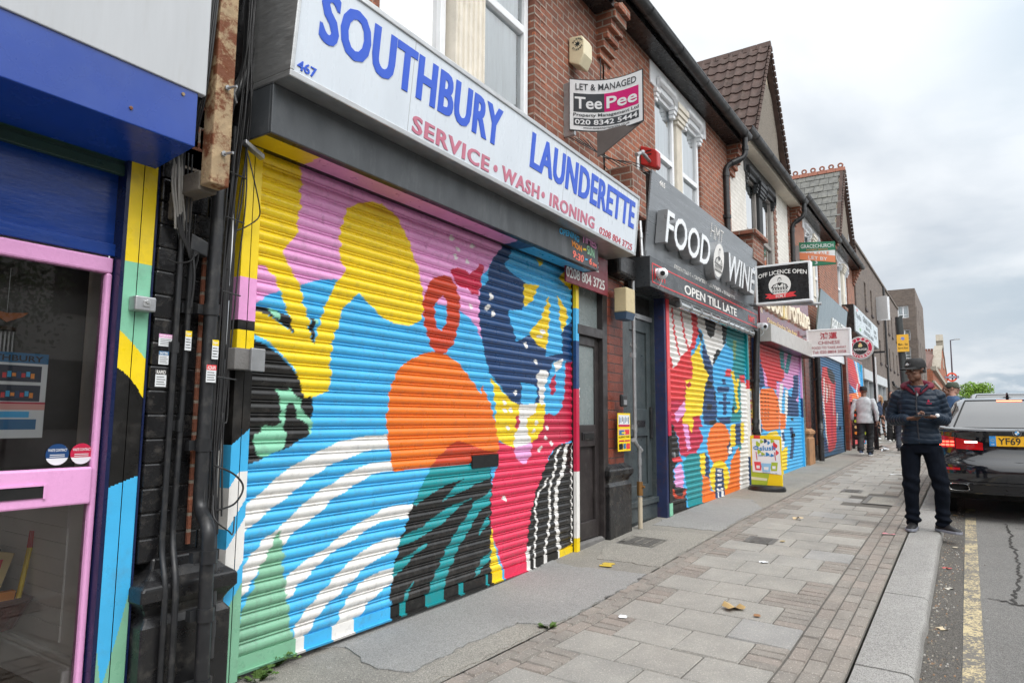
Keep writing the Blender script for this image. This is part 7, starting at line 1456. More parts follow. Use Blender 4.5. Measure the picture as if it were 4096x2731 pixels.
mb = MB(); zb = gz(24.3,-1); mb.tube([(24.3,-.95,zb),(24.3,-.95,3.62)],.035,10); mb.box(24.27,24.33,-1.3,-.95,3.52,3.58); part('post', mb, m_black, o); mb = MB(); mb.box(24.28,24.32,-1.03,-.99,zb+1.5,3.4); part('white_strip', mb, m_white, o)
# far lamp posts and station roundel
o = thing('street_lamp','tall slim far street lamp rising beyond the station roundel','street lamp',(95,-2.0,1.2),'B')
mb = MB(); p_top = (95,-2.05,10.9); mb.tube([(95,-2.0,1.1),(95,-2.0,6),(95,-2.05,10.9)],[.11,.09,.06],8); mb.tube([(95,-2.05,10.85),(95,-2.6,10.95)],.04,6); part('column', mb, M('plum_grey_paint',(.05,.035,.05),.5), o); mb = MB(); mb.box(94.9,95.1,-3.0,-2.5,10.88,11.0); part('lamp_head', mb, m_galv, o)
o = thing('station_roundel','red ring and blue bar station roundel on a pole far down the street','station sign',(70,-2.3,5.2),'B')
PAL['rred'] = srgb('#e0512f'); PAL['rblue'] = srgb('#33406e'); mb = MB(); cy_,cz_ = -2.33,5.15
ro,ri = .40,.26
ts = np.linspace(0,2*math.pi,33); mb.grid([[(70,cy_+r_*math.cos(t),cz_+r_*math.sin(t)) for r_ in (ri,ro)] for t in ts],cols=['rred']*33); mb.grid([[(70.04,cy_+r_*math.cos(t),cz_+r_*math.sin(t)) for r_ in (ri,ro)] for t in ts],cols=['rred']*33); mb.grid([[(x_,cy_+ro*math.cos(t),cz_+ro*math.sin(t)) for x_ in (70,70.04)] for t in ts],cols=['rred']*33)
mb.box(69.95,70.06,cy_-.52,cy_+.52,cz_-.09,cz_+.09,'rblue'); part('roundel', mb, m_print, o)
mb = MB(); sfit(mb,'OVERGROUND',-.48,.48,cz_-.05,cz_+.05,69.945,.004,'white',.012,lambda x: cy_-x); part('lettering', mb, m_print, o)
mb = MB(); mb.tube([(70.15,cy_,1.0),(70.15,cy_,4.7)],.05,8); part('pole', mb, m_black, o)
# ================================================================ FAR BUILDINGS
G1 = thing('apartment_block','long grey brown brick block of flats with narrow windows beyond the terrace','apartment block',(39,0,.8),'B','grey brown brick blocks of flats')
xs1 = [31.7,33.9,36.2,38.9,41.6,43.7,46.2]; holes = [(x,x+.62,6.1,7.25) for x in xs1 if x != 38.9]+[(38.9,39.5,4.2,7.0)]+[(x,x+.62,4.15,5.25) for x in (36.6,41.3,43.5,45.8)]+[(29.4,38.0,.9,3.35),(40,40.9,.9,2.9),(41.6,42.8,1.5,2.9),(44,45,1.5,2.9)]
mb = MB(); wallmesh(mb, 29.0,48.7,.5,8.35,.0,holes,.2); mb.face([(29,.0,.5),(29,9,.5),(29,9,8.35),(29,0,8.35)]); mb.face([(29,0,8.35),(48.7,0,8.35),(48.7,9,8.35),(29,9,8.35)]); mb.box(29,48.7,-.06,.1,8.35,8.45); part('wall', mb, m_brickG, G1)
mb = MB(); mb.box(39.5,41.2,.8,2.2,8.46,9.0); part('roof_box', mb, m_lead, G1)
for h in holes:
    a,b,c,d = h
    if d < 3.4 and a < 30: continue
    sash(G1,a,b,c,d,.12,None,fw=.05)
mb = MB()
for h in holes:
    if h[2] > 3: part('sill', MB().box(h[0]-.05,h[1]+.05,-.06,.1,h[2]-.10,h[2]), M('dark_sill',(.06,.045,.045),.7), G1)
mb = MB(); mb.box(36.25,36.30,-.55,.1,6.12,7.24); mb.hexa([(36.2,.05,6.12),(36.26,.05,6.12),(35.9,-.5,6.12),(35.84,-.5,6.12),(36.2,.05,7.24),(36.26,.05,7.24),(35.9,-.5,7.24),(35.84,-.5,7.24)]); part('open_casement', mb, m_white, G1)
mb = MB(); mb.box(29.3,38.1,-.12,.05,3.0,3.4); part('shop_fascia', mb, M('grey_fascia',srgb('#b9bdbf'),.4), G1); mb = MB()
for x in np.linspace(29.4,38,6): mb.box(x-.05,x+.05,-.05,.15,.9,3.0)
mb.box(29.3,38.1,-.05,.15,.8,1.2); part('shop_frame', mb, M('grey_frame',srgb('#a3a8ab'),.4), G1); mb = MB(); mb.box(29.4,38,.05,.08,1.2,3.0); part('shop_glass', mb, m_glassd, G1)
mb = MB(); mb.box(29.4,38,.8,.85,.9,3.0,(.10,.20,.16)); 
for i in range(14): x=29.6+.6*i; mb.box(x,x+.35,.7,.75,1.2+.1*(i%3),1.9+.2*(i%2),('mint','yellow','tang','bwhite')[i%4])
part('shop_display', mb, m_print, G1)
mb = MB(); mb.tube([(42,-.05,3.5),(42,-.1,3.3),(43,-.1,3.25),(46,-.1,3.25)],.06,6); mb.tube([(39.6,-.06,.9),(39.6,-.06,8.3)],.05,6); part('drain', mb, m_blackp, G1)
G2 = thing('apartment_block','taller grey brown brick block of flats with square side windows beyond the long block','apartment block',(53,-.5,1),'B','grey brown brick blocks of flats')
n2 = -.93; s2 = 50.2
mb = MB(); wallmesh(mb, s2,59.6,.6,9.9,n2,[(x,x+.5,z,z+1.0) for x in (50.6,52.9,55.6,57.6) for z in (3.6,5.6,7.8)],.2); hs_ = [(-.52,.12,5.35,6.1),(-.55,.1,6.55,7.25),(-.52,.1,8.0,8.8)]
ys = sorted({n2,9.0,*[h[0] for h in hs_],*[h[1] for h in hs_]}); zz_ = sorted({.6,9.9,*[h[2] for h in hs_],*[h[3] for h in hs_]})
for i in range(len(ys)-1):
    for j in range(len(zz_)-1):
        cy,cz2 = (ys[i]+ys[i+1])/2,(zz_[j]+zz_[j+1])/2
        if any(h[0]<cy<h[1] and h[2]<cz2<h[3] for h in hs_): continue
        mb.face([(s2,ys[i],zz_[j]),(s2,ys[i+1],zz_[j]),(s2,ys[i+1],zz_[j+1]),(s2,ys[i],zz_[j+1])])
for a,b,c,d in hs_: mb.face([(s2,a,c),(s2,a,d),(s2+.2,a,d),(s2+.2,a,c)]); mb.face([(s2,b,c),(s2,b,d),(s2+.2,b,d),(s2+.2,b,c)]); mb.face([(s2,a,d),(s2,b,d),(s2+.2,b,d),(s2+.2,a,d)]); mb.face([(s2,a,c),(s2,b,c),(s2+.2,b,c),(s2+.2,a,c)])
mb.face([(s2,n2,9.9),(59.6,n2,9.9),(59.6,9,9.9),(s2,9,9.9)]); part('wall', mb, m_brickG, G2)
for x in (50.6,52.9,55.6,57.6):
    for z in (3.6,5.6,7.8): sash(G2,x,x+.5,z,z+1.0,n2+.12,None,fw=.05)
for a,b,c,d in hs_:
    mb = MB(); m_ = (a+b)/2
    for y0,y1,z0,z1 in ((a,b,c,c+.06),(a,b,d-.06,d),(a,a+.05,c,d),(b-.05,b,c,d),(m_-.03,m_+.03,c,d),(a,b,c+.2,c+.24)): mb.box(s2+.1,s2+.16,y0,y1,z0,z1)
    w_ = part('window', mb, m_white, G2); mb = MB(); mb.box(s2+.13,s2+.14,a,b,c,d); part('pane', mb, m_glass, w_); mb = MB(); mb.box(s2+.3,s2+.31,a,b,c,d); part('curtain', mb, m_curtain, w_)
S1 = thing('station_building','red brick station with a curved stone capped gable far down the street','station',(66,-1.1,1.1),'B')
f_ = -1.15; mb = MB(); wallmesh(mb, 64,112,.8,5.5,f_,[(65.5,67,1.5,4.2),(69,70.5,1.5,4.2),(73,75,1.5,4.2),(78,80,1.5,4.2),(84,86,1.5,4.2)],.3); mb.face([(64,f_,.8),(64,8,.8),(64,8,6.4),(64,f_,5.5)])
prof = [(64+(x-64)*1.85,5.5+(z-5.5)*1.1) for x,z in [(68,5.5),(90,5.5),(88,6.6),(86.5,6.7),(85.5,7.6),(84,7.8),(83,8.7),(81.5,9.0),(81,9.4),(79,9.4),(78,9.0),(76.5,8.6),(75.5,7.7),(74,7.3),(72.5,6.4),(70.5,6.2)]]
mb.prism(prof, f_-.05, f_+.6); part('wall', mb, m_stationbrick, S1)
mb = MB()
for (a,b),(c,d) in zip(prof[2:],prof[3:]): mb.hexa([(a,f_-.15,b),(c,f_-.15,d),(c,f_+.65,d),(a,f_+.65,b),(a,f_-.15,b+.2),(c,f_-.15,d+.2),(c,f_+.65,d+.2),(a,f_+.65,b+.2)])
mb.box(64,112,f_-.25,f_+.1,5.4,5.75); mb.box(64,112,f_-.12,f_+.1,4.4,4.6); mb.box(92.6,94.6,f_-.2,f_+.5,9.8,10.6); mb.prism([(92.4,10.6),(94.8,10.6),(94.2,11.4),(93,11.4)],f_-.2,f_+.5); mb.box(91.6,95.6,f_-.1,f_+.0,7.4,7.6); mb.box(92.2,95,f_-.09,f_-.02,7.6,8.6)
part('stone_trim', mb, M('weathered_stone',(.30,.27,.22),.85,var=.2,dirt=.4), S1)
mb = MB(); mb.hexa([(64,.3,5.6),(80,.3,5.6),(80,.31,5.6),(64,.31,5.6),(70,6,9.1),(80,6,9.1),(80,6.1,9.1),(70,6.1,9.1)]) if False else mb.prism([(66,5.6),(121,5.6),(93.5,9.6)], f_+.6, 9); part('roof', mb, M('brown_tile_roof',(.13,.065,.05),.85,var=.25,vs=3,bump=.4), S1)
mb = MB()
for i in range(30): mb.box(93.2,93.8,f_+.6+.28*i,f_+.6+.28*i+.22,9.55,9.8)
part('ridge', mb, m_redtile, S1)
for a in (65.5,69,73,78,84):
    mb = MB(); mb.box(a,a+1.5,f_+.15,f_+.2,1.5,4.2); part('window', mb, m_glassd, S1)
mb = MB(); mb.box(66,112,f_+.8,f_+.85,1,5); part('interior_dark', mb, m_dark, S1)
# ================================================================ TREES AND OTHER GREEN
def leafmat(name, c): 
    m = M(name, c, .6, var=.5, vs=1.6, spec=.3); b = m.node_tree.nodes['Principled BSDF']; b.inputs['Subsurface Weight'].default_value = 0.; b.inputs['Transmission Weight'].default_value = 0; return m
def tree(name,label,s,n,zb,h,crown_r,mat,fr='B',nl=4200,ls=.30,squash=.8,group=None):
    o = thing(name,label,'tree',(s,n,zb),fr,group); mb = MB(); rg = np.random.default_rng(int(abs(s*13+n*7)))
    cz = zb+h-crown_r*squash
    mb.tube([(s,n,zb),(s+.05,n,zb+h*.25),(s,n+.05,cz)],[.035*h,.028*h,.015*h],8)
    tips = []
    for i in range(9):
        a = i*2.4; t = Vector((s+crown_r*.62*math.cos(a),n+crown_r*.62*math.sin(a),cz+crown_r*squash*(-.35+.13*i))); st = Vector((s,n,zb+h*(.3+.05*i)*.9)); tips.append(t)
        mb.tube([st,(st+t)/2+Vector((0,0,.1*h*.3)),t],[.014*h,.009*h,.004*h],6)
    part('trunk', mb, M('bark',(.06,.045,.035),.9,var=.3,bump=.6), o, smooth=60)
    clumps = [(t,crown_r*rg.uniform(.34,.5)) for t in tips]+[(Vector((s,n,cz))+Vector(tuple(rg.normal(0,1,3)*np.array([.42,.42,.42*squash])*crown_r)),crown_r*rg.uniform(.25,.45)) for _ in range(14)]
    V = []; F_ = []
    for i in range(nl):
        c,r_ = clumps[int(rg.integers(len(clumps)))]; d = rg.normal(0,1,3); d /= np.linalg.norm(d); p = np.array(c)+d*r_*rg.uniform(.55,1.05)**.5*np.array([1,1,.85])
        u = rg.normal(0,1,3); u /= np.linalg.norm(u); w = np.cross(u,d+rg.normal(0,.5,3)); w /= max(1e-6,np.linalg.norm(w)); L_ = ls*rg.uniform(.6,1.2); W_ = L_*.5
        k = len(V); V += [tuple(p-u*L_*.5),tuple(p+w*W_*.5),tuple(p+u*L_*.5),tuple(p-w*W_*.5)]; F_.append([k,k+1,k+2,k+3])
    mb = MB(); mb.v = V; mb.f = F_; mb.c = [None]*len(F_); part('crown', mb, mat, o)
m_leaf = leafmat('spring_leaf',(.16,.28,.035)); m_leafd = leafmat('plane_leaf',(.06,.11,.03))
tree('broadleaf_tree','round bright green tree at the far end of the street above the dark car',118,-4.35,1.25,5.6,2.3,m_leaf,nl=3800,ls=.34)
tree('broadleaf_tree','low green tree right of the round one at the far end of the street',135,-6.6,1.25,4.3,1.9,m_leaf,nl=3000,ls=.34)
# across the road, seen only in the shop glass and the car paint
for i,(s_,nn_) in enumerate(((5.0,-13.6),(15,-13.8),(-7,-13.7))): tree('street_tree',('plane tree across the road mirrored in the left shop window','plane tree across the road mirrored in the car','plane tree across the road behind the photographer')[i],s_,nn_,0,6.8,2.6,m_leafd,nl=4500 if i==0 else 1200,ls=.15 if i==0 else .34,squash=.95,group='street trees across the road')
for i,s_ in enumerate((-16,-4,8,20)):
    o = thing('opposite_house',('pale house across the road, farthest behind the photographer','pale house across the road opposite the left shop','pale house across the road opposite the launderette','pale house across the road opposite the takeaway')[i],'house',(s_+6,-17,0),'B','houses across the road')
    mb = MB(); mb.box(s_,s_+11.9,-25,-17,-.3,7.0); part('wall', mb, M('pale_stucco',(.6,.58,.55),.8,var=.1) if i%2 or i==2 else m_brickB, o)
    mb = MB(); mb.prisms([(-25.3,7.0),(-16.7,7.0),(-21,10)],s_,s_+11.9); part('roof', mb, m_roof, o)
    mb = MB()
    for k in range(5):
        for z in (1.0,4.2): mb.box(s_+.8+2.3*k,s_+2.2+2.3*k,-17.001,-16.95,z,z+1.9)
    part('window', mb, m_dark, o)
for i,(a,b_,n0,n1,h) in enumerate(((-12,-5.5,.06,9,7),(-21,-12.02,.06,9,6.6),(-34,-21.02,.06,9,7.4),(-29,-16.2,-25,-17,7.2),(-46,-29.2,-25,-17,6.8),(-70,-60,-22,8,8))):
    o = thing('brick_house',('brick house left of the blue shop','second brick house behind the photographer on the shop side','third brick house behind the photographer on the shop side','brick house far behind the photographer across the road','last brick house behind the photographer across the road','brick house closing the street far behind the photographer')[i],'house',((a+b_)/2,n0,0),'B','houses behind the photographer')
    mb = MB(); mb.box(a,b_,n0,n1,-.6,h); part('wall', mb, m_brickB, o); mb = MB(); mb.prisms([(n0-.3,h),(n1+.3,h),((n0+n1)/2,h+3)],a,b_); part('roof', mb, m_roof, o)
    if i < 5:
        mb = MB()
        for k in range(3):
            y = n0-.02 if n0 > 0 else n1+.02; x = a+.8+(b_-a)/3*k
            mb.box(x,x+1.6,y-.02,y+.02,4,5.8); mb.box(x-.3,x+2.4,y-.02,y+.02,.4,2.8)
        part('window', mb, m_dark, o)
# weeds at the foot of the shutter
def weed(label,s,n,r,hh,cnt,group='weeds in the paving'):
    o = thing('weed',label,'weed',(s,n,gz(s,n)),'B',group); mb = MB()
    for i in range(cnt):
        a = random.random()*6.28; l = r*random.uniform(.4,1); h = hh*random.uniform(.4,1); z0 = gz(s,n)
        b = Vector((s+.02*math.cos(a),n+.02*math.sin(a),z0)); m1 = b+Vector((l*.5*math.cos(a),l*.5*math.sin(a),h)); t = b+Vector((l*math.cos(a),l*math.sin(a),h*.9)); w = Vector((-math.sin(a),math.cos(a),0))
        for q in range(5):
            p = b+(m1-b)*(q/4) if q<3 else m1+(t-m1)*((q-2)/2); d = w*(.02+.012*random.random()); mb.face([p,p+d+Vector((.01*math.cos(a),.01*math.sin(a),.012)),p+Vector((.03*math.cos(a),.03*math.sin(a),.01))]); mb.face([p,p-d+Vector((.01*math.cos(a),.01*math.sin(a),.012)),p+Vector((.03*math.cos(a),.03*math.sin(a),.01))])
        mb.tube([b,m1,t],[.003,.002,.001],4)
    part('leaves', mb, leafmat('weed_leaf',(.085,.15,.035)), o)
weed('bushy green weed under the sage corner of the launderette shutter',2.62,-.05,.11,.07,18)
weed('small yellow green weed by the foot of the blue shutter rail',2.44,-.15,.08,.05,9)
weed('tiny weed in the crack at the edge of the asphalt patch',4.16,-.93,.03,.015,10)
# litter
def litter(name,label,s,n,L_,W_,col,zf=None,rz=0.,curl=.005,cat='litter'):
    z = (zf or gz)(s,n); mb = MB(); k = 5; c_,s_ = math.cos(rz),math.sin(rz)
    def T(x,y,h): return (s+x*c_-y*s_,n+x*s_+y*c_,z+.006+h)
    mb.grid([[T(L_*(i/k-.5),W_*(j/3-.5)*(1+.3*math.sin(i*2)),curl*math.sin(i*1.3)*(.5+j/3)+curl) for j in range(4)] for i in range(k+1)],cols=[col]*(k+1))
    single(name,label,cat,mb,m_print,(s,n,z),'B','litter on the pavement')
litter('paper_scrap','white paper scrap on the grey slabs nearest the launderette',4.654,-1.261,.07,.05,'bwhite',rz=.4)
litter('paper_scrap','yellow paper lying flat on the asphalt by the flat door step',5.90,-.53,.17,.10,srgb('#cdb24a'),rz=.2,curl=.002)
litter('dry_leaf','large curled dry leaf in the middle of the slabs',5.27,-1.87,.15,.09,srgb('#b59a6a'),rz=-.7,curl=.02); litter('dry_leaf','small brown leaf beside the large curled one',5.21,-2.05,.06,.04,srgb('#8a6038'),rz=.3)
litter('paper_scrap','small white paper on the slabs near the red paver block',6.795,-1.711,.06,.06,'bwhite',rz=.9); litter('wrapper','pink wrapper on the small pavers in front of the man',8.896,-2.564,.13,.05,srgb('#d0808a'),rz=-1.2)
litter('dry_leaf','pale dry leaf on the slabs past the iron cover',9.314,-1.522,.12,.07,srgb('#b8a27c'),rz=1.2,curl=.016); litter('dry_leaf','tiny leaf on the slabs beside the iron cover',7.825,-1.66,.07,.04,srgb('#a8946c'))
litter('paper_scrap','white strip of paper far along the slabs',16.15,-2.08,.25,.1,'bwhite',rz=1.4); litter('paper_scrap','crumpled white paper near the walking man in the pale jacket',23.7,-1.2,.2,.15,'bwhite',rz=.5,curl=.05); litter('paper_scrap','long white sheet on the pavement near the girl',29,-.67,.5,.25,'bwhite',rz=1.4,curl=.004)
litter('black_bag','flattened black bag on the pavement behind the man in the pale jacket',24.6,-.95,.5,.3,(.015,.015,.016),rz=1.3,curl=.05)
for i,(x,y,c_) in enumerate(((11.62,-3.15,srgb('#a98c5a')),(8.0,-3.13,srgb('#b04a44')),(7.2,-3.16,srgb('#c9c4b8')),(9.1,-3.18,srgb('#b8ae9a')),(6.0,-3.14,srgb('#b9a98a')))):
    litter('gutter_scrap',('brown leaf in the gutter near the car bumper','red scrap in the gutter beyond the middle kerb stone','pale scrap in the gutter by the nearer kerb joint','pale crumb of paper in the gutter by the shoes of the man','buff leaf in the gutter nearest the camera')[i],x,y,.07,.05,c_,zf=road_z,rz=i)
mb = MB()
for i in range(900):
    s = random.uniform(2.5,13); n = -3.06-abs(random.gauss(0,.09)); 
    if n < -3.5: continue
    z = road_z(s,n)+.004; r_ = random.uniform(.004,.012); c_ = random.choice([(.25,.22,.17),(.35,.32,.27),(.12,.10,.08),(.3,.18,.1),(.45,.43,.4)])
    a = random.random()*3; mb.hexa([(s-r_,n-r_*.6,z),(s+r_,n-r_*.4,z),(s+r_*.8,n+r_*.6,z),(s-r_*.7,n+r_*.5,z),(s-r_*.6,n-r_*.4,z+r_*.5),(s+r_*.6,n-r_*.3,z+r_*.6),(s+r_*.5,n+r_*.4,z+r_*.5),(s-r_*.4,n+r_*.3,z+r_*.6)],c_)
struct('gutter_debris', mb, m_print, kind='stuff', label='grit and crumbs of leaf collected along the kerb', cat='debris')
# ================================================================ CARS (metres; x to the right seen from behind, y forward, z up)
RZ = -math.pi/2
def car_shapes():
    Lh = 4.94
    def lower(z):
        t = np.interp(z,[.24,.33,.45,.60,.66,.72,.84,.98,1.04,1.07],[0,1,2,3,4,5,6,7,8,9])
        w = np.interp(z,[.24,.33,.5,.7,.85,.95,1.04,1.07],[.82,.885,.915,.930,.922,.905,.870,.845])
        y0 = np.interp(z,[.24,.33,.45,.58,.66,.70,.76,.86,.98,1.035,1.06,1.08],[.14,.05,.01,.0,.015,.05,.085,.10,.095,.06,.075,.14])
        return w,y0
    return Lh, lower
CAR_L, car_lower = car_shapes()
CP = 2.7; CLEN = .62
def rear_y(x,z):
    w,y0 = car_lower(z); u = min(1,abs(x)/w); return y0+CLEN*(1-(max(0,1-u**CP))**(1/CP))
def contour(w,y0,y1,lr,lf,k=14):
    P = []
    us = [math.sin(math.pi/2*i/k) for i in range(k+1)]
    R_ = [(w*u, y0+lr*(1-(max(0,1-u**CP))**(1/CP))) for u in us]
    Fr = [(w*u, y1-lf*(1-(max(0,1-u**CP))**(1/CP))) for u in us][::-1]
    S_ = [(w, y0+lr+(y1-lf-y0-lr)*i/8) for i in range(1,8)]
    right = R_+S_+Fr
    return right+[(-x,y) for x,y in right[::-1]][1:-1]
def deck(y):       # top line of boot, belt and bonnet
    return float(np.interp(y,[0,.12,.5,1.2,3.4,3.9,4.5,4.94],[0,.0,.025,.0,-.02,-.06,-.14,-.26]))
def make_car(name,label,s,n,paint,zs=1.0,plate=True,simple=False):
    o = thing(name,label,'car',(s,n,road_z(s,n)),'B',None,RZ); P = lambda nm,mb,mt,par=o,**k: part(nm,mb,mt,par,scale=1,base=(0,0,0),**k)
    mb = MB(); rows_ = []
    for z in (.32,.34,.37,.42,.50,.58,.64,.67,.70,.76,.84,.92,.98,1.02,1.045,1.06,1.075):
        w,y0 = car_lower(z); rows_.append([(x,y,(z+deck(y)*max(0,(z-.6)/.47))*zs) for x,y in contour(w,y0,CAR_L-.0-max(0,(.5-z))*.3-(max(0,z-.8))*1.6,CLEN,.9)])
    # wheel arches: push the low side verts up round the axles
    top = rows_[-1]
    for f in (.93,.8,.6,.35,.12): 
        rows_.append([(x*f,(.14+ (y-.14)*(1-(1-f)*.0)) if False else y*f+2.4*(1-f),z+.012*(1-f)) for x,y,z in top])
    mb.grid(rows_,True,True); body = P('body',mb,paint,smooth=38)
    # glasshouse
    def gh(t):
        return (np.interp(t,[0,.5,.85,1],[.80,.69,.615,.54]), np.interp(t,[0,.5,.85,1],[.42,.95,1.38,1.72]), np.interp(t,[0,.5,.85,1],[3.75,3.2,2.85,2.6]), np.interp(t,[0,.85,1],[1.045,1.425,1.475]))
    mb = MB(); rows_ = []
    for t in (0,.15,.3,.5,.7,.85,.93,1.0):
        w,y0,y1,z = gh(t); rows_.append([(x,y,(z-.03*(abs(y-2.3)/1.4)**2*(t>.8))*zs) for x,y in contour(w,y0,y1,.5,.6)])
    top = rows_[-1]
    for f in (.75,.45,.15): rows_.append([(x*f,2.2+(y-2.2)*f,z+.02*(1-f)) for x,y,z in top])
    mb.grid(rows_,True,True); roof = P('roof',mb,paint,smooth=40)
    mg = M('car_glass',(.030,.034,.038),.03,.0,var=.05,coat=.7); 
    def rearglass(u,t):    # u -1..1 across, t 0..1 up
        w,y0,y1,z = gh(.06+.80*t); x = u*w*.80; return (x, y0+.5*(1-(max(0,1-abs(x/w)**CP))**(1/CP))-.006, z*zs+.004)
    mb = MB(); mb.grid([[rearglass(u,t) for u in np.linspace(-1,1,17)] for t in np.linspace(0,1,9)]); P('rear_window',mb,mg,smooth=60)
    mb = MB(); ring = [rearglass(u,0) for u in np.linspace(-1,1,17)]+[rearglass(1,t) for t in np.linspace(.1,1,8)]+[rearglass(u,1) for u in np.linspace(.9,-1,17)]+[rearglass(-1,t) for t in np.linspace(.9,0,8)]; mb.tube(ring,.010,6); P('window_seal',mb,m_dark,smooth=60)
    def sideglass(sd,v,t):
        w,y0,y1,z = gh(.08+.76*t); ya,yb = y0+.62-.12*t,y1-.45; return (sd*(w+.004),ya+(yb-ya)*v,z*zs)
    for sd in (-1,1):
        mb = MB(); mb.grid([[sideglass(sd,v,t) for v in np.linspace(0,1,12)] for t in np.linspace(0,1,5)]); P('side_window',mb,mg,smooth=60)
        mb = MB(); mb.box(sd*.89,sd*1.02,3.05,3.2,.98*zs,1.12*zs); P('mirror',mb,paint,bev=.03,smooth=40)
    # wheels
    for sd in (-1,1):
        for yy in (1.0,3.95):
            mb = MB(); tor = []
            for a in np.linspace(0,2*math.pi,29)[:-1]: tor.append([(sd*(.66+xo),yy+r_*math.cos(a),.335+r_*math.sin(a)) for xo,r_ in ((.0,.22),(.0,.32),(.03,.335),(.19,.335),(.225,.32),(.225,.235))])
            tor.append(tor[0]); mb.grid(tor); w_ = P('wheel',mb,M('tyre_rubber',(.014,.014,.014),.8,bump=.3),smooth=50)
            mb = MB(); rim = []
            for a in np.linspace(0,2*math.pi,29)[:-1]: rim.append([(sd*(.66+xo),yy+r_*math.cos(a),.335+r_*math.sin(a)) for xo,r_ in ((.225,.235),(.20,.22),(.15,.2))])
            rim.append(rim[0]); mb.grid(rim)
            for k in range(5): a = k*2*math.pi/5; mb.hexa([(sd*.83,yy+.04*math.cos(a+1.57),.335+.04*math.sin(a+1.57)),(sd*.86,yy+.04*math.cos(a+1.57),.335+.04*math.sin(a+1.57)),(sd*.86,yy-.04*math.cos(a+1.57),.335-.04*math.sin(a+1.57)),(sd*.83,yy-.04*math.cos(a+1.57),.335-.04*math.sin(a+1.57)),(sd*.85,yy+.22*math.cos(a+.1),.335+.22*math.sin(a+.1)),(sd*.875,yy+.22*math.cos(a+.1),.335+.22*math.sin(a+.1)),(sd*.875,yy+.22*math.cos(a-.1),.335+.22*math.sin(a-.1)),(sd*.85,yy+.22*math.cos(a-.1),.335+.22*math.sin(a-.1))])
            P('rim',mb,m_alu,w_)
    mb = MB(); mb.box(-.75,.75,.4,4.6,.24,.33); P('underside',mb,m_dark)
    def skin(poly, off=.006, k=1):     # polygon on the rear, given by x and z
        return [(x, rear_y(x,z)-off, z*zs) for x,z in poly]
    def skingrid(mb, f, nu=10, nv=4, off=.006, col=None):
        mb.grid([[ (lambda q:(q[0],rear_y(q[0],q[1])-off,q[1]*zs))(f(u,v)) for v in np.linspace(0,1,nv+1)] for u in np.linspace(0,1,nu+1)],cols=[col]*(nu+1))
    if simple: return o
    m_red = M('red_lamp_lens',(.50,.010,.014),.08,var=.05,coat=.8); m_lit = emit('lit_red_lamp',(1.0,.10,.06),3.2); m_wh = emit('lit_reversing_lamp',(1.0,.72,.62),2.6)
    for sd in (-1,1):
        L_ = []
        mb = MB()       # outer cluster on the wing and inner cluster on the boot lid
        skingrid(mb, lambda u,v: (sd*(.885-.265*u), (.835+.01*u)*(1-v)+(1.00-.03*u)*v), 12, 4, .010); lens = P('tail_lamp',mb,m_red,smooth=60)
        mb = MB(); skingrid(mb, lambda u,v: (sd*(.612-.275*u), (.835-.012*u)*(1-v)+(.965-.055*u)*v), 8, 4, .010); P('inner_lens',mb,m_red,lens,smooth=60)
        mb = MB()
        for r_,(z0,z1) in enumerate(((.865,.888),(.905,.925))):
            for k in range(5): a_ = .86-.048*k-.0*r_; skingrid(mb, lambda u,v:(sd*(a_-.040*u),z0+(z1-z0)*v),3,1,.0145)
        skingrid(mb, lambda u,v:(sd*(.862-.03*u),.86+.075*v),3,2,.0145); P('lit_element',mb,m_lit,lens)
        if sd < 0:
            mb = MB(); skingrid(mb, lambda u,v:(sd*(.52-.13*u),.905+.022*v),4,1,.0145); P('reversing_element',mb,m_wh,lens)
        mb = MB(); skingrid(mb, lambda u,v:(sd*(.80-.22*u),.585+.004*u+.028*v),8,1,.008); P('reflector',mb,M('red_reflector',(.45,.008,.012),.12,coat=.5),smooth=60)
        mb = MB(); ex = []
        for k in range(20):
            a = 2*math.pi*k/20; c_,s_ = math.cos(a),math.sin(a); sx = abs(c_)**.5*(1 if c_>0 else -1); sz = abs(s_)**.5*(1 if s_>0 else -1); ex.append((sx,sz))
        rings = [[(sd*.60+rx*sx+.01*sz*sd,y,.41+rz_*sz) for sx,sz in ex] for rx,rz_,y in ((.10,.042,.10),(.108,.05,.0),(.10,.043,-.012),(.088,.034,.0),(.085,.032,.12))]
        mb.grid(rings,True,False); P('exhaust_tip',mb,M('chrome',(.55,.55,.55),.12,1.0),smooth=60)
        mb = MB(); mb.face([(sd*.60+.085*sx,.06,.41+.03*sz) for sx,sz in ex]); P('exhaust_hollow',mb,m_dark)
    # boot lid shut line, bumper lip, lower valance
    mb = MB()
    def seam(pts, r_=.004):
        mb.tube([(x,rear_y(x,z)+.001,z*zs) for x,z in pts],r_,5)
    seam([(-.615,1.03),(-.615,.84),(-.60,.76),(-.55,.715),(-.45,.70),(0,.695),(.45,.70),(.55,.715),(.60,.76),(.615,.84),(.615,1.03)])
    P('boot_seam',mb,m_dark)
    mb = MB(); skingrid(mb, lambda u,v:(-.80+1.6*u,.445+.015*v),20,1,.012); skingrid(mb, lambda u,v:(-.72+1.44*u,.335+.09*v),20,3,.004); P('valance',mb,M('satin_black_trim',(.02,.02,.022),.35),smooth=60)
    mb = MB(); mb.box(-.27,.27,rear_y(0,.9)-.016,rear_y(0,.9)-.006,.875*zs,.99*zs,srgb('#f0b51e')); mb.box(-.27,-.205,rear_y(0,.9)-.0175,rear_y(0,.9)-.0155,.875*zs,.99*zs,srgb('#2f86c9'))
    y_ = rear_y(0,.9)-.0165
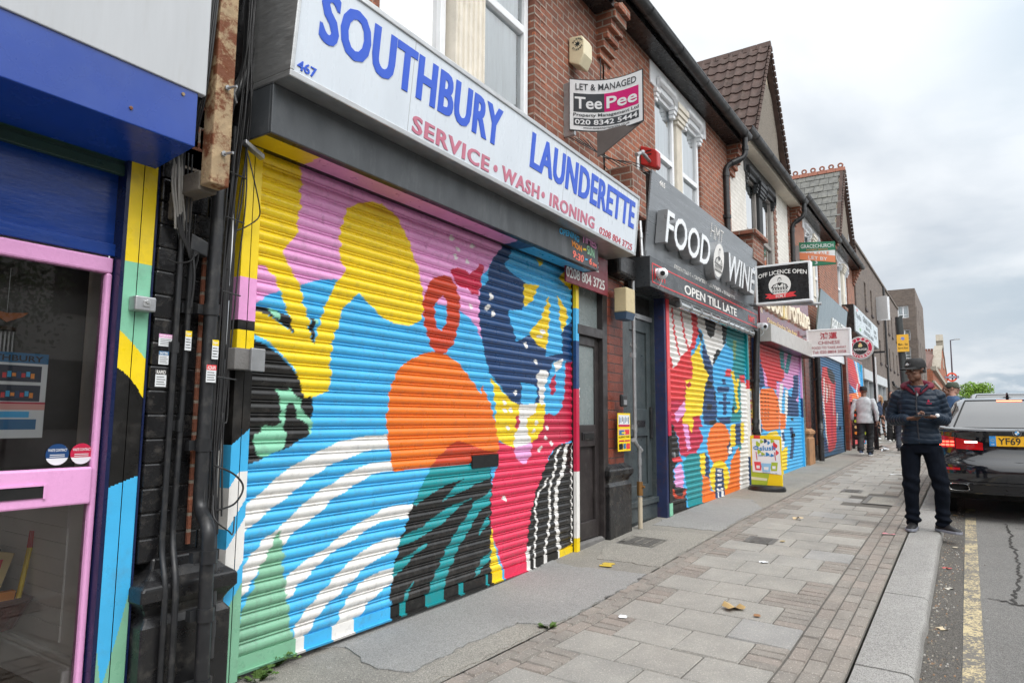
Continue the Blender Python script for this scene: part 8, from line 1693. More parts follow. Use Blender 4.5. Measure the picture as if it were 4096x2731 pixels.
    for t_,a,b,z0,z1,c_ in (('YF69',-.185,.03,.893,.972,'ink'),('VKD',.075,.24,.893,.972,'ink'),('GB',-.255,-.222,.888,.902,'bwhite')):
        text_fit(mb,t_,a,b,z0*zs,z1*zs,y_,.002,bold=.012,col=c_)
    for k in range(12): a = k*math.pi/6; mb.box(-.238+.016*math.cos(a)-.002,-.238+.016*math.cos(a)+.002,y_-.002,y_-.001,.945*zs+.016*math.sin(a)-.002,.945*zs+.016*math.sin(a)+.002,'yellow')
    P('number_plate',mb,m_print)
    mb = MB(); yb = rear_y(0,1.03)-.008; zb_ = 1.028*zs
    def dsk(r0,c_,d): mb.face([(r0*math.cos(t),yb-d,zb_+r0*math.sin(t)) for t in np.linspace(0,2*math.pi,28,endpoint=False)],c_)
    mb.prism([(.041*math.cos(t),zb_+.041*math.sin(t)) for t in np.linspace(0,2*math.pi,28,endpoint=False)],yb,yb+.05,(.5,.5,.52)); dsk(.039,'ink',.0006)
    for q in range(4): mb.face([(0,yb-.0012,zb_)]+[(.023*math.cos(t),yb-.0012,zb_+.023*math.sin(t)) for t in np.linspace(q*math.pi/2,(q+1)*math.pi/2,7)],'bwhite' if q in (0,2) else srgb('#3a9fe0'))
    for i,ch in enumerate('BMW'):
        a = rad(35-35*i); v,f = text_mesh(ch,.02,.01); lo,hi = v.min(0),v.max(0); k = len(mb.v)
        for x,y,z in v:
            X = ((x-lo[0])/(hi[0]-lo[0])-.5)*.013; Y = ((y-lo[1])/(hi[1]-lo[1])-.5)*.011; mb.v.append((-math.sin(a)*(.031+Y)+math.cos(a)*X,yb-.0012-(.001 if z>0 else 0),zb_+math.cos(a)*(.031+Y)+math.sin(a)*X))
        mb.f += [[k+q for q in g] for g in f]; mb.c += ['bwhite']*len(f)
    P('badge',mb,m_print)
    mb = MB(); mb.grid([[ (lambda q:(q[0],q[1]-.006,q[2]+.004))(rearglass(u,t)) for t in (.95,.985)] for u in np.linspace(-.28,.28,9)]); P('high_brake_lamp',mb,emit('brake_strip',(1.0,.25,.12),2.6))
    mb = MB(); mb.hexa([(-.02,1.75,1.475*zs),(.02,1.75,1.475*zs),(.02,1.95,1.475*zs),(-.02,1.95,1.475*zs),(-.006,1.74,1.545*zs),(.006,1.74,1.545*zs),(.01,1.82,1.545*zs),(-.01,1.82,1.545*zs)]); mb.lathe([(.05,0),(.045,.02),(.02,.03)],(0,1.86,1.47*zs),12); P('roof_fin',mb,paint,bev=.006)
    return o
m_carp = M('black_car_paint',(.006,.007,.010),.10,.0,var=.05,coat=1.0,spec=.6)
make_car('parked_car','shiny black saloon parked tight to the kerb with its brake and reversing lamps lit',11.12,-3.90,m_carp,1.03)
make_car('parked_car','silver car parked ahead of the black saloon, only its roof showing',21.5,-4.15,M('silver_car_paint',(.30,.32,.34),.25,.6,coat=.8),1.15,simple=True)
# ================================================================ PEOPLE (metres; x = the person's left, -y = the way they face)
def solidify(rings_mb, voxel, smooth=3):
    me = bpy.data.meshes.new('tmp'); me.from_pydata([tuple(v) for v in rings_mb.v],[],rings_mb.f); bm = bmesh.new(); bm.from_mesh(me); bmesh.ops.recalc_face_normals(bm,faces=bm.faces); bm.to_mesh(me); bm.free()
    ob = bpy.data.objects.new('tmp',me); COL.objects.link(ob)
    r = ob.modifiers.new('r','REMESH'); r.mode = 'VOXEL'; r.voxel_size = voxel
    if smooth: q = ob.modifiers.new('s','SMOOTH'); q.iterations = smooth; q.factor = .5
    dg = bpy.context.evaluated_depsgraph_get(); m2 = bpy.data.meshes.new_from_object(ob.evaluated_get(dg)); bpy.data.objects.remove(ob)
    return m2
def limb(mb, pts, rs, seg=14, flat=None):
    P = [Vector(p) for p in pts]; Q = []; Rr = []
    for i in range(len(P)-1):
        p0 = P[max(i-1,0)]; p1 = P[i]; p2 = P[i+1]; p3 = P[min(i+2,len(P)-1)]
        for k in range(6):
            t = k/6; Q.append(.5*((2*p1)+(p2-p0)*t+(2*p0-5*p1+4*p2-p3)*t*t+(3*p1-p0-3*p2+p3)*t**3)); Rr.append(rs[i]+(rs[i+1]-rs[i])*t)
    Q.append(P[-1]); Rr.append(rs[-1])
    # rounded ends
    d0 = (Q[0]-Q[1]).normalized(); d1 = (Q[-1]-Q[-2]).normalized()
    Q = [Q[0]+d0*Rr[0]*.6]+Q+[Q[-1]+d1*Rr[-1]*.6]; Rr = [Rr[0]*.55]+Rr+[Rr[-1]*.55]
    mb.tube(Q,Rr,seg)
def stack(mb, rings, seg=24):        # rings: z, cx, cy, rx, ry
    R_ = []
    for z,cx,cy,rx,ry in rings: R_.append([(cx+rx*(abs(math.cos(a))**.85)*(1 if math.cos(a)>=0 else -1), cy+ry*(abs(math.sin(a))**.85)*(1 if math.sin(a)>=0 else -1), z) for a in [2*math.pi*k/seg for k in range(seg)]])
    mb.grid(R_,True,True)
def ellip(mb, c, r, M_=None, seg=14, rings=9):
    R_ = []
    for i in range(rings+1):
        th = math.pi*i/rings; th = min(max(th,.05),math.pi-.05)
        R_.append([Vector((c[0]+r[0]*math.sin(th)*math.cos(2*math.pi*k/seg), c[1]+r[1]*math.sin(th)*math.sin(2*math.pi*k/seg), c[2]+r[2]*math.cos(th))) for k in range(seg)])
    if M_: R_ = [[M_@p for p in r_] for r_ in R_]
    mb.grid(R_,True,True)
def place(me, name, mat, parent, smooth=180):
    me.materials.clear(); me.materials.append(mat); me.polygons.foreach_set('use_smooth',[True]*len(me.polygons)); me.name = name
    o = bpy.data.objects.new(name,me); COL.objects.link(o); o.parent = parent; return o
def seg_dist(V, a, b):
    a,b = np.array(a),np.array(b); d = b-a; t = np.clip(((V-a)@d)/(d@d),0,1); return np.linalg.norm(V-(a+t[:,None]*d),axis=1), t*np.linalg.norm(d)
def displace(me, fn):
    n_ = len(me.vertices); V = np.empty(n_*3); me.vertices.foreach_get('co',V); V = V.reshape(-1,3); Nn = np.empty(n_*3); me.vertices.foreach_get('normal',Nn); Nn = Nn.reshape(-1,3)
    V = V+Nn*fn(V,Nn)[:,None]; me.vertices.foreach_set('co',V.ravel()); me.update()
def hand(mb, wrist, direc, palm_n, curl, side, size=1.0, spread=.0):
    """five fingers on a palm; direc points to the knuckles, palm_n out of the palm, side +1 puts the thumb on direc x palm_n"""
    d = Vector(direc).normalized(); pn = (Vector(palm_n)-d*Vector(palm_n).dot(d)).normalized(); lat = d.cross(pn)*side; W = Vector(wrist)
    k = size
    mb.hexa([W+(-lat*.03-pn*.013)*k,W+(lat*.03-pn*.013)*k,W+(lat*.03+pn*.013)*k,W+(-lat*.03+pn*.013)*k]+[W+(d*.088-lat*.04-pn*.012)*k,W+(d*.095+lat*.04-pn*.012)*k,W+(d*.095+lat*.04+pn*.012)*k,W+(d*.088-lat*.04+pn*.012)*k])
    return d,pn,lat,W
def fingers(mb, d,pn,lat,W,curl,k=1.0):
    for i,(off,L_) in enumerate(((.031,.072),(.0105,.080),(-.0105,.074),(-.031,.058))):
        p = W+(d*.085+lat*off)*k; a = 0; P = [p-d*.02*k,p]
        for q,(fr,c_) in enumerate(((.45,curl),(.32,curl*1.25),(.23,curl*.9))):
            a += c_; dir_ = d*math.cos(a)+pn*math.sin(a); p = p+dir_*L_*fr*k; P.append(p)
        mb.tube(P,[.0095*k,.0095*k,.0088*k,.008*k,.006*k],8)
    p = W+(d*.028+lat*.030)*k; P = [p-lat*.008*k,p,p+(lat*.022+d*.026+pn*.012)*k,p+(lat*.022+d*.052+pn*.026)*k]
    mb.tube(P,[.014*k,.013*k,.0105*k,.008*k],8)
def headmesh(mb, H, beard=False, k=1.0):
    """skull, jaw, brow, nose, lips, ears, seen in head space (face towards -y, z up, origin at the middle of the head)"""
    e = lambda c,r: ellip(mb,[q*k for q in c],[q*k for q in r],H)
    e((0,.012,.035),(.076,.096,.088)); e((0,-.022,-.035),(.062,.068,.078)); e((0,-.052,-.085),(.036,.036,.03)); e((.036,-.02,-.06),(.03,.05,.04)); e((-.036,-.02,-.06),(.03,.05,.04))
    e((0,-.080,.022),(.055,.016,.013)); e((.036,-.068,-.018),(.026,.022,.018)); e((-.036,-.068,-.018),(.026,.022,.018))
    e((0,-.095,-.004),(.010,.014,.03)); e((0,-.104,-.026),(.017,.016,.012)); e((.014,-.094,-.028),(.010,.012,.009)); e((-.014,-.094,-.028),(.010,.012,.009))
    e((0,-.086,-.053),(.024,.012,.007)); e((0,-.084,-.066),(.022,.012,.008))
    for sd in (-1,1): e((sd*.078,.012,.0),(.012,.020,.032))
def face_parts(parent, H, skinname, k=1.0):
    mw = M('eye_white',(.62,.58,.54),.25); mk = M('iris',(.012,.008,.006),.15); mlip = M('lip_'+skinname,(.10,.035,.03) if skinname=='dark' else (.35,.12,.10),.45)
    mb = MB(); 
    for sd in (-1,1): ellip(mb,(sd*.031*k,-.078*k,.006*k),(.0135*k,.010*k,.0065*k),H,10,6)
    ew = part('eye',mb,mw,parent,scale=1,base=(0,0,0),smooth=180)
    mb = MB()
    for sd in (-1,1): ellip(mb,((sd*.031-.004)*k,-.0865*k,.006*k),(.0055*k,.003*k,.0055*k),H,8,5)
    part('iris',mb,mk,ew,scale=1,base=(0,0,0),smooth=180)
    mb = MB()
    for sd in (-1,1): ellip(mb,(sd*.032*k,-.090*k,.029*k),(.021*k,.006*k,.004*k),H,10,5)
    part('eyebrow',mb,mk,parent,scale=1,base=(0,0,0),smooth=180)
    mb = MB(); ellip(mb,(0,-.092*k,-.054*k),(.021*k,.008*k,.005*k),H,12,6); ellip(mb,(0,-.090*k,-.0655*k),(.019*k,.008*k,.006*k),H,12,6); part('lips',mb,mlip,parent,scale=1,base=(0,0,0),smooth=180)
def headM(pos, yaw, pitch=0., roll=0.): return Matrix.Translation(pos)@Matrix.Rotation(yaw,4,'Z')@Matrix.Rotation(pitch,4,'X')@Matrix.Rotation(roll,4,'Y')
def cap(parent, H, mat, k=1.0, emblem=None, flat=True, peak=True):
    mb = MB(); rows_ = []
    for i in range(9):
        t = i/8; z = .028+.098*math.sin(t*math.pi/2); f = math.cos(t*math.pi/2)**.42 if t < 1 else .02
        rows_.append([H@Vector((k*.088*f*math.cos(a),k*(.008+(.108 if math.sin(a)>0 else .106)*f*math.sin(a)),k*z)) for a in [2*math.pi*q/28 for q in range(28)]])
    mb.grid(rows_,True,False); mb.grid([rows_[0],[H@Vector((k*.082*math.cos(a),k*(.008+.100*math.sin(a)),k*.03)) for a in [2*math.pi*q/28 for q in range(28)]]],True,False)
    c_ = part('cap',mb,mat,parent,scale=1,base=(0,0,0),smooth=60)
    if peak:
        mb = MB(); rows_ = []
        for i in range(7):
            t = i/6; rows_.append([H@Vector((k*(.086-.01*t)*u, k*(-.012-.09*math.sqrt(max(0,1-u*u))-(.075*t)*(1-u**4)**.5*1.0), k*(.032-.012*t-.010*u*u*t))) for u in np.linspace(-1,1,15)])
        up_ = [[p+H.to_3x3()@Vector((0,0,.004*k)) for p in r_] for r_ in rows_]
        mb.grid(rows_); mb.grid(up_); mb.grid([rows_[-1],up_[-1]]); part('peak',mb,mat,c_,scale=1,base=(0,0,0),smooth=60)
    if emblem:
        mb = MB(); mb.grid([[H@Vector((k*.034*u,k*(.008-.1095*math.sqrt(1-(u*.034/.088)**2)*(1-.25*v*v)),k*(.048+.045*v))) for v in (0,.33,.66,1)] for u in np.linspace(-1,1,7)],cols=[(.035,.035,.037)]*7)
        for u0,u1,v0,v1 in ((-.35,.25,.55,.82),(-.6,.6,.32,.45),(-.4,.4,.14,.2)): mb.grid([[H@Vector((k*.034*u,k*(.006-.1095*math.sqrt(1-(u*.034/.088)**2)*(1-.25*v*v)),k*(.048+.045*v))) for v in (v0,v1)] for u in np.linspace(u0,u1,4)],cols=['bwhite']*4)
        part('emblem',mb,m_print,c_,scale=1,base=(0,0,0))
    return c_
def shoe(parent, pos, yaw, mat, sole, k=1.0):
    R_ = Matrix.Translation(pos)@Matrix.Rotation(yaw,4,'Z'); mb = MB(); rows_ = []
    for y,w,h in ((.085,.026,.05),(.075,.036,.085),(.03,.040,.10),(-.03,.043,.088),(-.09,.049,.066),(-.14,.050,.055),(-.175,.040,.046),(-.195,.018,.036)):
        rows_.append([R_@Vector((k*w*math.cos(a)*(1 if math.sin(a)<0 else .9),k*y,k*(.024+(h-.024)*max(0,math.sin(a))**.8))) for a in [math.pi*q/10 for q in range(11)]]+[R_@Vector((-k*w*.9,k*y,k*.02)),R_@Vector((k*w*.9,k*y,k*.02))])
    mb.grid(rows_,True,True); s_ = part('shoe',mb,mat,parent,scale=1,base=(0,0,0),smooth=50)
    mb = MB(); ol = []
    for y,w in ((.092,.02),(.08,.036),(.03,.043),(-.03,.045),(-.09,.052),(-.14,.053),(-.18,.043),(-.202,.018)): ol.append((w,y))
    ol = ol+[(-w,y) for w,y in ol[::-1]]; mb.grid([[R_@Vector((k*x,k*y,k*z)) for x,y in ol] for z in (.0,.026)],True,True); part('sole',mb,sole,s_,scale=1,base=(0,0,0),bev=.005)
    mb = MB()
    for i in range(4): yy = -.02-.022*i; mb.tube([R_@Vector((-.022*k,k*yy,k*(.083-.010*i))),R_@Vector((0,k*(yy-.003),k*(.094-.011*i))),R_@Vector((.022*k,k*yy,k*(.083-.010*i)))],.003,5)
    part('lace',mb,mat,s_,scale=1,base=(0,0,0)); return s_
def person(name,label,base,face,J,skin,top,bottom,shoes,head,quilt=False,group=None,vox=.011,hands=True,coat_hem=.88,hem_flare=1.0,collar=True,topname='jacket',sleeve=1.0,faced=True,girth=1.0):
    """J: joints in metres. One remeshed body under remeshed clothes."""
    o = thing(name,label,'person',base,'B',group,RZ+face)
    mk = 'dark' if skin[0] < .2 else 'pale'; ms_ = M('skin_'+mk,skin,.45,var=.12,vs=18)
    g = girth; H = headM(J['head'],J['yaw'],J.get('pitch',0)); px,py = J['pelvis'][0],J['pelvis'][1]; cx,cy = J['chest'][0],J['chest'][1]; zt = J['chest'][2]
    # body: head, neck, trunk, arms and legs as one surface
    mb = MB(); headmesh(mb,H)
    limb(mb,[(cx,cy+.01,zt+.10),(J['head'][0]*.7+cx*.3,J['head'][1]+.025,J['head'][2]-.11),J['head']],[.07,.056,.05])
    stack(mb,[(J['pelvis'][2]-.08,px,py,.12*g,.09*g),(J['pelvis'][2],px,py,.145*g,.10*g),(J['pelvis'][2]+.15,(px+cx)/2,(py+cy)/2,.125*g,.09*g),(zt-.12,cx,cy,.15*g,.105*g),(zt,cx,cy,.16*g,.10*g),(zt+.10,cx,cy,.10,.07),(zt+.14,cx,cy,.06,.055)])
    for sd in 'LR':
        limb(mb,[J['sh'+sd],J['el'+sd],J['wr'+sd]],[.05,.038,.026]); limb(mb,[J['hip'+sd],J['kn'+sd],J['an'+sd]],[.066,.044,.030])
    hinfo = []
    if hands:
        for sd,si in (('L',1),('R',-1)):
            hd = hand(mb,J['wr'+sd],J['hd'+sd],J['hn'+sd],.5,si); hinfo.append((hd,J.get('curl'+sd,.5)))
    me = solidify(mb,.006 if faced else .009,2)
    if hands:
        fm = MB()
        for hd,c_ in hinfo: fingers(fm,*hd,c_)
        bm = bmesh.new(); bm.from_mesh(me); m3 = bpy.data.meshes.new('t'); m3.from_pydata([tuple(v) for v in fm.v],[],fm.f); bm.from_mesh(m3); bm.to_mesh(me); bm.free(); bpy.data.meshes.remove(m3)
    body = place(me,'body',ms_,o)
    if faced: face_parts(o,H,mk)
    # top garment
    mb = MB(); hz = coat_hem; f = hem_flare
    pr = [(hz,px,py,.168*g*f,.125*g*f),(hz+.05,px,py,.172*g*f,.13*g*f),(J['pelvis'][2]+.15,(px+cx)/2,(py+cy)/2,.165*g,.125*g),(zt-.15,cx,cy,.190*g,.135*g),(zt-.02,cx,cy,.200*g,.130*g),(zt+.06,cx,cy+.005,.165*g,.105*g),(zt+.11,cx,cy+.01,.105,.085),(zt+.135,cx,cy+.012,.085,.078)]
    stack(mb,pr,28)
    for sd in 'LR':
        e_ = Vector(J['el'+sd]); w_ = Vector(J['wr'+sd]); w2 = e_+(w_-e_)*(.94*sleeve) if sleeve > 0 else e_
        limb(mb,[J['sh'+sd],e_,w2],[.078*g,.066*g,.048*g] if quilt else [.066*g,.054*g,.042*g])
    me = solidify(mb,vox*.7,5)
    if quilt:
        arms = [(J['sh'+s_],J['el'+s_]) for s_ in 'LR']+[(J['el'+s_],J['wr'+s_]) for s_ in 'LR']
        def q(V,Nn):
            D = [];T_ = []
            for i,(a,b) in enumerate(arms): d,t = seg_dist(V,a,b); D.append(d-(.078 if i<2 else .06)); T_.append(t+(0 if i<2 else .31))
            D = np.array(D); T_ = np.array(T_); i = D.argmin(0); dm = D.min(0); ta = T_[i,np.arange(len(V))]
            arm = (dm < .012)&(V[:,2] < zt+.03)|(dm<-.0)&(np.abs(V[:,0]-cx)>.17)
            r_ = np.sqrt((V[:,0]-cx)**2+(V[:,1]-cy)**2)
            u = np.where(arm,ta/.050,(V[:,2]+.012*np.sin(V[:,0]*14))/.056)
            rid = np.abs(np.sin(np.pi*u))**.55
            pk = .004*np.sin(V[:,0]*70+V[:,2]*30)*np.sin(V[:,2]*55+V[:,1]*40)
            return (rid-.55)*.0085+pk*.5
        displace(me,q)
    else:
        displace(me,lambda V,Nn: .006*np.sin(V[:,2]*38+V[:,0]*22)*np.sin(V[:,0]*31+V[:,1]*27+V[:,2]*9))
    tp = place(me,topname,top,o)
    # trousers
    mb = MB(); stack(mb,[(J['pelvis'][2]-.09,px,py,.145*g,.11*g),(J['pelvis'][2]-.02,px,py,.158*g,.115*g),(J['pelvis'][2]+.08,px,py,.155*g,.115*g),(J['pelvis'][2]+.12,px,py,.14*g,.10*g)])
    rl = J.get('leg_r',(.098,.074,.068,.078))
    for sd in 'LR':
        a_ = Vector(J['an'+sd]); kn = Vector(J['kn'+sd]); limb(mb,[J['hip'+sd],kn,kn+(a_-kn)*.6,a_+Vector((0,0,-.02))],[r_*g for r_ in rl])
    me = solidify(mb,vox*.8,5)
    ak = [J['knL'],J['knR']]
    def wr(V,Nn):
        w = np.zeros(len(V))
        for k_ in ak: w += .0035*np.sin((V[:,2]-k_[2])*55+V[:,0]*25)*np.exp(-((V[:,2]-k_[2])/.11)**2)
        for s_ in 'LR': w += .006*np.sin((V[:,2])*85+V[:,0]*18)*np.exp(-((V[:,2]-J['an'+s_][2])/.09)**2)
        return w+.004*np.sin(V[:,2]*26+V[:,0]*40)*np.sin(V[:,1]*35)
    displace(me,wr); place(me,'trousers',bottom,o)
    for sd in 'LR':
        a_ = J['an'+sd]; shoe(o,Vector((a_[0],a_[1]-.0,J.get('ft'+sd,0.))),J.get('fy'+sd,0.),shoes[0],shoes[1])
    head(o,H); return o,H,tp
m_blackcap = M('black_cap_cloth',(.010,.010,.011),.75,var=.2); m_jean = M('dark_denim',(.005,.007,.012),.95,spec=.1,var=.35,vs=9,bump=.3,bs=300)
m_puff = M('navy_nylon',(.010,.020,.036),.5,var=.14,vs=5,spec=.25); m_shoeb = M('black_shoe',(.010,.010,.011),.5); m_soleg = M('grey_sole',(.22,.23,.27),.6); m_solew = M('white_sole',(.6,.6,.58),.6)
DARK = (.15,.072,.046); MID = (.10,.045,.028); PALE = (.42,.23,.17)
def relaxed(sd, sh, x, y, z): return None
# --- the man on the kerb
J = dict(pelvis=(.015,0,.885),chest=(.012,.0,1.36),head=(.0,-.03,1.655),yaw=rad(-38),pitch=rad(4),
 shL=(.175,.01,1.405),elL=(.235,.05,1.155),wrL=(.165,-.20,1.165),hdL=(-1,-.30,.10),hnL=(0,.25,1),curlL=.45,
 shR=(-.16,.01,1.405),elR=(-.245,.05,1.155),wrR=(-.085,-.22,1.145),hdR=(1,-.18,.12),hnR=(0,.35,1),curlR=.55,
 hipL=(.105,0,.84),knL=(.165,-.03,.47),anL=(.165,.02,.10),hipR=(-.085,0,.84),knR=(-.10,-.02,.47),anR=(-.105,.02,.10),fyL=rad(48),fyR=rad(-6),leg_r=(.100,.078,.064,.070))
def man_head(o,H):
    cap(o,H,m_blackcap,1.06,True)
    mb = MB(); rows_ = [[H@Vector((.080*math.cos(a),.012+.100*math.sin(a),z)) for a in np.linspace(.15,math.pi-.15,14)] for z in (-.03,.03)]; mb.grid(rows_); part('hair',mb,M('black_hair',(.008,.007,.007),.9),o,scale=1,base=(0,0,0),smooth=180)
mo = (9.42,-2.89,gz(9.42,-2.9)+.002)
man,H,tp = person('person','man in navy quilted puffer jacket and black cap standing on the kerb with a phone',mo,0.,J,DARK,m_puff,m_jean,(m_shoeb,m_soleg),man_head,quilt=True,vox=.010,coat_hem=.89,hem_flare=1.08)
mb = MB(); limb(mb,[(-.10,-.03,1.475),(-.115,.05,1.50),(0,.10,1.53),(.125,.05,1.50),(.11,-.03,1.475)],[.026,.036,.042,.036,.026]); limb(mb,[(-.09,-.055,1.49),(-.03,-.10,1.43),(.012,-.118,1.40)],[.028,.024,.012]); limb(mb,[(.10,-.055,1.49),(.05,-.10,1.43),(.016,-.118,1.40)],[.028,.024,.012]); ellip(mb,(.01,-.085,1.43),(.05,.03,.05))
me = solidify(mb,.008,4); place(me,'hood',M('burgundy_jersey',(.13,.010,.028),.85,var=.15),man)
mb = MB()
for x0,x1 in ((-.07,-.025),(.10,.055)): limb(mb,[(x0,-.085,1.50),(x1,-.118,1.455),(x1+.01*(1 if x0<0 else -1),-.130,1.425)],[.016,.014,.010],8)
me = solidify(mb,.006,3); place(me,'jacket_collar',m_puff,man)
mb = MB(); zz_ = np.linspace(.90,1.44,26); mb.tube([(.012+.015*math.sin(z*4),-.128-.022*math.sin((z-.85)*3.6),z) for z in zz_],.007,6); zp = part('zip',mb,M('dark_zip',(.06,.065,.075),.4,.3),man,scale=1,base=(0,0,0),smooth=60)
mb = MB(); mb.box(.004,.020,-.153,-.145,1.385,1.415); part('zip_pull',mb,m_galv,zp,scale=1,base=(0,0,0))
mb = MB(); mb.face([(.095,-.149,1.325),(.115,-.148,1.318),(.118,-.148,1.335),(.105,-.149,1.347)],'crimson'); mb.face([(.088,-.150,1.302),(.135,-.147,1.302),(.135,-.147,1.308),(.088,-.150,1.308)],'crimson'); part('jacket_emblem',mb,m_print,tp,scale=1,base=(0,0,0))
mb = MB(); w_ = Vector(J['wrL']); e_ = Vector(J['elL']); d_ = (e_-w_).normalized(); mb.tube([w_+d_*.0,w_+d_*.018],.036,14); wt = part('watch_strap',mb,m_alu,man,scale=1,base=(0,0,0),smooth=40); mb = MB(); ellip(mb,tuple(w_+d_*.01+Vector((.012,-.03,.018))),(.02,.012,.02)); part('watch_face',mb,m_white,wt,scale=1,base=(0,0,0),smooth=180)
mb = MB(); ellip(mb,(.086,.012,-.005),(.010,.014,.016),H,8,6); part('earbud',mb,m_blackcap,man,scale=1,base=(0,0,0),smooth=180)
def in_frame(name,label,cat,mb,mat,origin,rz,**k):
    o = thing(name,label,cat,origin,'B',None,rz); part(name+'_case' if name!='phone' else 'phone_case',mb,mat,o,scale=1,base=(0,0,0),**k); return o
mb = MB(); mb.hexa([(-.015,-.345,1.163),(.125,-.355,1.175),(.125,-.275,1.195),(-.015,-.265,1.183),(-.015,-.347,1.172),(.125,-.357,1.184),(.125,-.277,1.204),(-.015,-.267,1.192)])
ph = in_frame('phone','black phone held in both hands of the man in the puffer jacket','phone',mb,M('phone_black',(.012,.012,.014),.2),mo,RZ,bev=.006)
mb = MB(); mb.face([(-.012,-.342,1.1735),(.122,-.352,1.1855),(.122,-.28,1.2045),(-.012,-.27,1.1925)]); part('screen',mb,M('phone_glass',(.01,.01,.012),.05,coat=1.),ph,scale=1,base=(0,0,0))
# --- man in the pale jacket walking away
Jw = dict(pelvis=(0,0,.90),chest=(0,-.03,1.32),head=(0,-.06,1.60),yaw=0,pitch=rad(-6),shL=(.19,-.02,1.37),elL=(.27,.03,1.10),wrL=(.29,-.02,.88),hdL=(0,-.1,-1),hnL=(-1,0,0),shR=(-.19,-.02,1.37),elR=(-.27,.06,1.10),wrR=(-.28,.05,.86),hdR=(0,0,-1),hnR=(1,0,0),
 hipL=(.09,0,.86),knL=(.10,.03,.48),anL=(.09,.26,.17),hipR=(-.09,0,.86),knR=(-.09,-.10,.48),anR=(-.08,-.04,.10),ftL=.05,leg_r=(.105,.085,.075,.085))
person('person','man in a pale grey blazer and black cap walking away along the pavement',(21.4,-.95,gz(21.4,-.95)),math.pi,Jw,(.05,.025,.017),M('pale_grey_wool',(.42,.44,.46),.8,var=.08,vs=20,bump=.2,bs=300),M('charcoal_trouser',(.012,.013,.015),.8,var=.2),(M('navy_shoe',(.03,.05,.10),.6),m_solew),lambda o,H: cap(o,H,m_blackcap,1.04,None,peak=False),vox=.014,coat_hem=.80,hem_flare=1.12,faced=False,topname='blazer')
# --- girl with long fair hair
Jg = dict(pelvis=(0,0,.86),chest=(0,0,1.22),head=(0,-.03,1.47),yaw=rad(-12),shL=(.15,0,1.27),elL=(.20,.02,1.03),wrL=(.13,-.12,.90),hdL=(-.5,-.4,-.7),hnL=(-.6,.2,-.2),shR=(-.15,0,1.27),elR=(-.20,.02,1.03),wrR=(-.12,-.14,.92),hdR=(.5,-.3,-.7),hnR=(.6,.2,-.2),
 hipL=(.075,0,.80),knL=(.09,-.04,.44),anL=(.13,.05,.10),hipR=(-.075,0,.80),knR=(-.06,-.03,.44),anR=(-.05,-.03,.09),leg_r=(.082,.058,.05,.048),fyL=rad(20))
def girl_hair(o,H):
    mb = MB(); ellip(mb,(0,.03,.045),(.085,.095,.088),H,18,10)
    for x,y,l in ((-.07,-.02,.30),(-.08,.03,.36),(-.05,.085,.38),(0,.10,.40),(.05,.085,.38),(.08,.03,.36),(.072,-.03,.32)): limb(mb,[H@Vector((x,y,.05)),H@Vector((x*1.15,y*1.05,-.10)),H@Vector((x*1.2,y*1.0-.01,-l))],[.028,.030,.012],8)
    me = solidify(mb,.010,3); place(me,'hair',M('fair_hair',(.30,.17,.08),.6,var=.3,vs=30,stretch=(6,6,1)),o)
person('person','girl with long fair hair in a blue top and black leggings standing by the shopfronts',(31,-.42,gz(31,-.4)),0.,Jg,PALE,M('slate_blue_top',(.07,.10,.17),.8,var=.15),M('black_legging',(.012,.012,.013),.8),(M('white_trainer',(.6,.6,.6),.6),m_solew),girl_hair,vox=.013,coat_hem=.86,girth=.82,faced=True,topname='sweatshirt')
# --- people half hidden behind the man in front
Js = dict(pelvis=(0,0,.90),chest=(0,0,1.32),head=(0,-.02,1.60),yaw=0.,shL=(.18,0,1.37),elL=(.25,.03,1.10),wrL=(.24,-.05,.86),hdL=(0,-.1,-1),hnL=(-1,0,0),shR=(-.18,0,1.37),elR=(-.25,.03,1.10),wrR=(-.24,-.05,.86),hdR=(0,-.1,-1),hnR=(1,0,0),hipL=(.09,0,.86),knL=(.10,-.02,.48),anL=(.11,.02,.10),hipR=(-.09,0,.86),knR=(-.10,-.02,.48),anR=(-.11,.02,.10))
def longhair(c_): 
    def f(o,H):
        mb = MB(); ellip(mb,(0,.02,.04),(.085,.10,.09),H,18,10)
        for x,y in ((-.075,0),(-.06,.07),(0,.10),(.06,.07),(.075,0)): limb(mb,[H@Vector((x,y,.04)),H@Vector((x*1.1,y,-.12)),H@Vector((x*1.1,y,-.26))],[.028,.03,.014],8)
        place(solidify(mb,.011,3),'hair',M('hair_%02d'%int(c_[0]*100),c_,.6,var=.25),o)
    return f
def shorthair(c_):
    def f(o,H):
        mb = MB(); ellip(mb,(0,.022,.05),(.081,.096,.085),H,18,10); place(solidify(mb,.010,2),'hair',M('hair_%02d'%int(c_[0]*100),c_,.7,var=.25),o)
    return f
person('person','woman in wide black trousers and pale shoes behind the man in the puffer jacket',(30,-.93,gz(30,-.9)),0.,dict(Js,leg_r=(.10,.10,.11,.125)),PALE,M('dark_brown_coat',(.03,.022,.02),.8),M('black_wide_trouser',(.010,.010,.011),.8),(M('white_trainer2',(.55,.55,.55),.6),m_solew),longhair((.05,.025,.018)),vox=.014,faced=False,girth=.9)
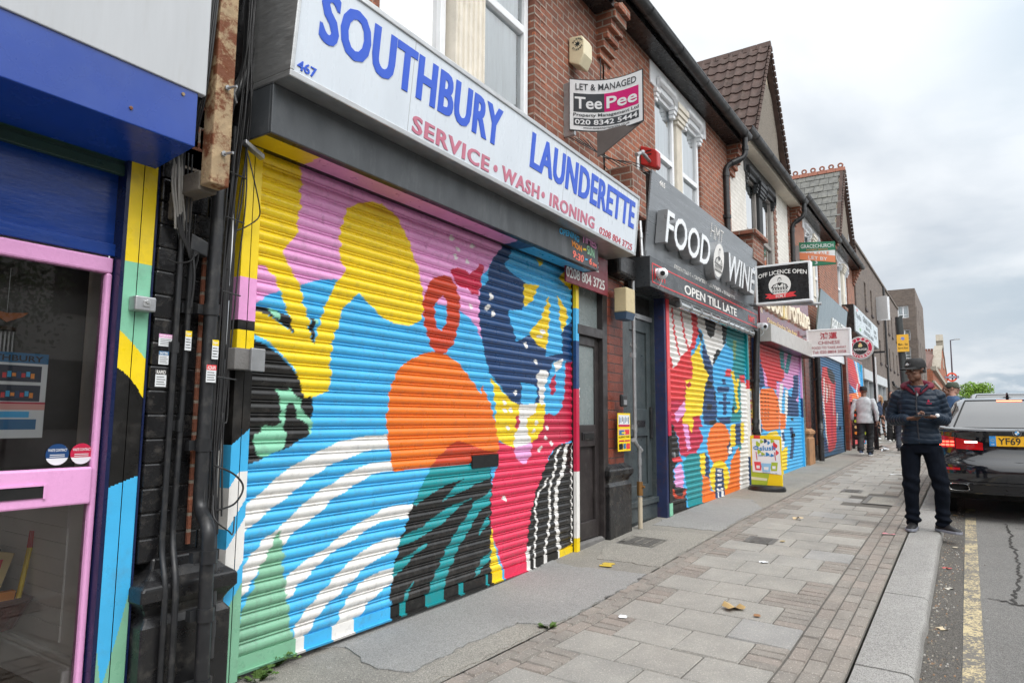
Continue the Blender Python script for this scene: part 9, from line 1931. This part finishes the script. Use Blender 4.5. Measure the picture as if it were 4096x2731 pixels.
person('person','man in dark jeans walking away, hidden behind the man in the puffer jacket',(23.4,-1.72,gz(23.4,-1.7)),math.pi,Jw,DARK,M('navy_coat',(.02,.025,.04),.8),M('blue_black_jean',(.016,.02,.032),.8),(m_shoeb,m_shoeb),shorthair((.010,.009,.008)),vox=.014,faced=False,girth=.85)
Jt = dict(Js,yaw=rad(-25))
person('person','man in denim shirt and olive cap seen from behind beside the black saloon',(18.0,-3.12,gz(18,-2.95)),rad(150),dict(Js,yaw=rad(-60)),PALE,M('denim_shirt',(.045,.095,.19),.8,var=.2,bump=.2),M('beige_trouser',(.20,.16,.11),.8),(m_shoeb,m_solew),lambda o,H: (shorthair((.035,.02,.012))(o,H),cap(o,H,M('olive_cap',(.06,.075,.055),.8,var=.1),1.06,None)),vox=.013,faced=False,girth=.95,topname='shirt')
person('person','man in a black coat in profile just beyond the man in the olive cap',(20.5,-2.97,gz(20.5,-2.9)),rad(-30),dict(Js,yaw=rad(-30)),MID,M('black_coat',(.012,.012,.013),.8),M('black_trouser',(.012,.012,.013),.8),(m_shoeb,m_shoeb),shorthair((.012,.010,.009)),vox=.014,girth=.9)
person('person','woman with pale blonde hair standing behind the man in profile',(24.5,-2.83,gz(24.5,-2.8)),math.pi,dict(Js,head=(0,-.02,1.52),chest=(0,0,1.25)),PALE,M('cream_top',(.45,.38,.30),.8),M('grey_trouser',(.08,.08,.085),.8),(m_shoeb,m_shoeb),longhair((.52,.38,.22)),vox=.014,faced=False,girth=.85)
def shades(o,H):
    shorthair((.03,.02,.015))(o,H); mb = MB()
    for sd in (-1,1): ellip(mb,(sd*.032,-.092,.004),(.026,.008,.02),H,10,6)
    mb.tube([H@Vector((-.06,-.09,.012)),H@Vector((.06,-.09,.012))],.004,5); part('sunglasses',mb,m_dark,o,scale=1,base=(0,0,0),smooth=180)
person('person','man in sunglasses facing the camera at the back of the group beside the saloon',(28.5,-2.74,gz(28.5,-2.7)),0.,dict(Js,head=(0,-.02,1.66)),PALE,M('pale_shirt',(.4,.4,.42),.8),M('blue_trouser',(.03,.05,.1),.8),(m_shoeb,m_shoeb),shades,vox=.014,girth=.95)
